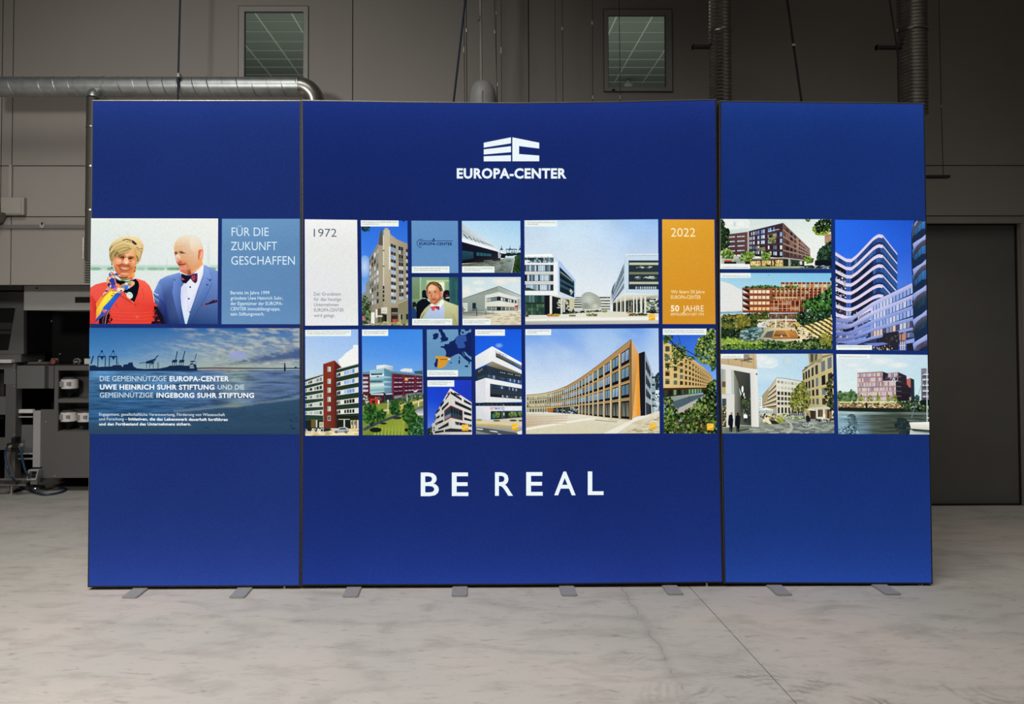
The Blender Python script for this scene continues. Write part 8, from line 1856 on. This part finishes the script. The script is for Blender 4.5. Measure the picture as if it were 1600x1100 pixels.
# ---------------------------------------------------------------- river with boat
p = Pic([(52, 65), (1172, 75), (1188, 1050), (78, 1045)], (1300, 545), 7.857, 25)
p.fill([('dfeaec', 'c4dcea'), ('dcebec', 'c0dcea'), ('e0eeea', 'c4e2ea'), ('dceee4', 'c8e6e8'), ('c8dcdc', 'a8c4cc'), ('8aa4ac', '5a6c70')])
for x, y, rx, ry in ((600, 150, 160, 60), (250, 200, 140, 40), (800, 200, 150, 40), (350, 260, 120, 30)): p.soft(x, y, rx, ry, 'ecefec', 'd4e4ea')
GR = ['3c5a34', '5c7c4c', '2c4428', '7c9468', '486a3c']
p.scat([(68, 540), (100, 515), (135, 545), (200, 525), (240, 500), (280, 540), (310, 550), (310, 645), (68, 645)], 320, 16, GR)
p.poly([(310, 295), (620, 278), (622, 395), (778, 395), (785, 640), (312, 648)], ['c8968c', 'bc8c88', 'a47878', 'c89c98', 'b88c80', 'c4a080'])
p.poly([(622, 280), (680, 300), (808, 285), (808, 400), (622, 398)], ['1c1c2c', '2c2c3c', 'a88890', '9c7c84', '24202c']); p.poly([(690, 295), (806, 287), (806, 355), (690, 355)], 'a8888c')
BQ = [(314, 310), (606, 292), (606, 640), (316, 645)]
p.grid(BQ, ivals(16, .18, .8), [(0, .12), (.16, .3), (.34, .47), (.51, .64), (.68, .8), (.84, .97)], ['c4cce0', 'dcdce0', 'a4a8c4', '8a84a0', 'e0dcd4'])
p.grid([(606, 405), (776, 402), (782, 640), (608, 642)], ivals(9, .18, .78), [(0, .2), (.27, .47), (.53, .72), (.79, .96)], ['c8ccdc', 'dcd8d8', '9c98b0', '7c7490'])
p.grid([(690, 300), (800, 292), (800, 350), (690, 352)], ivals(6, .15, .7), [(.05, .9)], ['c8c8d8', 'dcd8e0', '8a84a0'])
for y, yy in ((300, 283), (352, 346), (474, 470), (590, 588)):
    for i in range(17):
        x = 318+i*18.4; p.rect(x, y+(yy-y)*i/16-5, x+9, y+(yy-y)*i/16+5, '3c2430'); p.L -= 1
p.L += 1
for i in range(8): p.rect(620+i*20, 462, 628+i*20, 472, '3c2430')
p.poly([(700, 355), (800, 350), (800, 385), (640, 390)], '2c3444'); p.scat([(700, 355), (790, 352), (790, 382), (700, 385)], 20, 8, ['e8ecf0', '5c6c8c', '14141c']); p.poly([(622, 395), (806, 388), (806, 402), (622, 405)], 'dcc4c0')
p.poly([(808, 284), (912, 330), (918, 430), (965, 478), (965, 640), (785, 645), (780, 405), (808, 400)], ['3c2a34', '302832', '2c242e', '2a2028', '201a24', '241c24', '241c28', '30242c'])
for y in (340, 400, 462, 520, 580): p.poly([(788, y-8), (850, y-2), (845, y+8), (788, y+4)], '5a5c68')
p.line([(785, 520), (960, 545)], 3, '4a3c48'); p.line([(810, 398), (960, 460)], 3, '4a3c48')
p.poly([(914, 372), (962, 358), (968, 478), (940, 470), (916, 430)], 'c0685c'); p.poly([(962, 358), (1006, 378), (1012, 640), (966, 640)], '20303c'); p.poly([(945, 595), (970, 590), (970, 635), (950, 636)], 'a8a4a0')
for x in (352, 465, 565, 685, 768): p.scat([(x-28, 640), (x-20, 590), (x, 555), (x+20, 590), (x+28, 640)], 50, 11, ['6c7c2c', '8a943c', '4a5c24', 'a8ac54'])
p.poly([(68, 648), (800, 650), (880, 655), (880, 668), (68, 665)], 'd4dc94'); p.poly([(68, 665), (880, 660), (900, 730), (700, 738), (68, 722)], '8c7c58')
p.scat([(70, 665), (880, 662), (890, 732), (75, 724)], 300, 12, ['c8b088', '5c4a30', '8a7048', 'e0d4a8', '3c3424', 'a87c58'], 1.6); p.rect(408, 660, 432, 745, '24201c')
p.poly([(70, 718), (900, 730), (1180, 740), (1180, 790), (500, 780), (70, 765)], '1c2420'); p.scat([(800, 650), (1010, 640), (1170, 640), (1175, 770), (900, 750)], 260, 17, ['1c2c1c', '2c4424', '10181a', '3c5428', '4a5c38']); p.scat([(1010, 590), (1040, 560), (1070, 590), (1060, 640), (1015, 630)], 60, 10, ['1c2c24', '2c4434'])
p.poly([(70, 762), (500, 775), (1180, 790), (1190, 1055), (75, 1050)], ['9cb8bc', '8a9c98', '28342c', '2c3c44', '6c8ca4'])
def wt(u, v):
    n = fbm(u*1.3, v*7, 3.0, 4.0)
    c = lerp('8aaab4', '4c5850', min(1, u*3.2-.2)) if v > .1 else lerp('a8bcb8', '64746c', u)
    k = math.exp(-((u-.62)/.2)**2)*(.75); c = [a*(1-k)+b_*k for a, b_ in zip(c, srgb('3a4438'))]
    kk = v*.5*max(0, min(1, (.40-u)*6)); c = [a*(1-kk)+b_*kk for a, b_ in zip(c, srgb('6a90ac'))]
    return tuple(max(0, a*(1+n*.9)) for a in c)
p.field(100, 60, wt, (66, 775, 1195, 1055))
p.scat([(190, 820), (260, 800), (300, 880), (290, 1020), (200, 1000)], 90, 14, ['3c5058', '4c646c', '5c7880'], 1.2); p.scat([(780, 850), (930, 850), (940, 1040), (790, 1040)], 70, 18, ['1c2c2c', '28383c', '243434'], 2)
for x0, x1 in ((150, 110), (190, 180), (225, 235), (260, 300), (210, 160), (215, 280)): p.line([(215 if x1 > 150 else 190, 1050), (x1, 970+abs(x1-215)*.25)], 7, '14242c')
p.scat([(80, 940), (330, 960), (330, 1045), (80, 1045)], 50, 9, ['24343c', 'a4c4d8', '3c5460'], 1.6)
# grey balconies, mast, boat
p.poly([(1088, 240), (1172, 236), (1182, 650), (1090, 645)], ['7c7c8c', '8a8a98', '6c6c78', '5c5c68'])
for y in (315, 380, 448, 518, 588): p.rect(1105, y-8, 1182, y+6, 'e0e4e8'); p.rect(1105, y+6, 1182, y+40, '4c4c5c')
p.scat([(1095, 245), (1180, 245), (1180, 640), (1100, 640)], 50, 9, ['5c5c6c', '9c9ca8', '3c3c48']); p.poly([(1078, 630), (1188, 620), (1188, 700), (1080, 690)], '16201c')
p.line([(1158, 235), (1160, 900)], 10, 'd8dce0'); p.line([(1105, 390), (1045, 590), (968, 850)], 6, '8a9cac'); p.line([(1050, 580), (970, 860)], 4, '3c4c58'); p.poly([(1020, 620), (1060, 580), (1050, 620), (1010, 680)], '2c3c44')
p.line([(915, 868), (980, 890), (1060, 880)], 5, '6c8490'); p.line([(930, 880), (1010, 870)], 4, '8a9ca8')
p.poly([(940, 902), (1000, 900), (1188, 896), (1190, 1000), (1080, 998), (965, 985)], ['e8e8dc', 'f2f2e8', 'f6f6ee', 'c8c8bc', 'e4e4d8', 'd0d0c4']); p.poly([(960, 978), (1190, 996), (1190, 1010), (1000, 1005)], '2c343c'); p.poly([(955, 990), (1000, 1010), (1190, 1030), (1190, 1052), (945, 1050)], ['c8ccc0', 'a8b4ac', '9aa8a0', 'c4c8bc', 'd8d8cc'])
p.rect(1162, 840, 1182, 852, 'e8e8e0')
p.caption(56, 67, 460, 118, [('2027: EUROPA-CENTER Hamburg Harburger Hafen', .96, 29)])
p.build('photo_print', R_, 'photo of a pink brick block on a river with a boat')
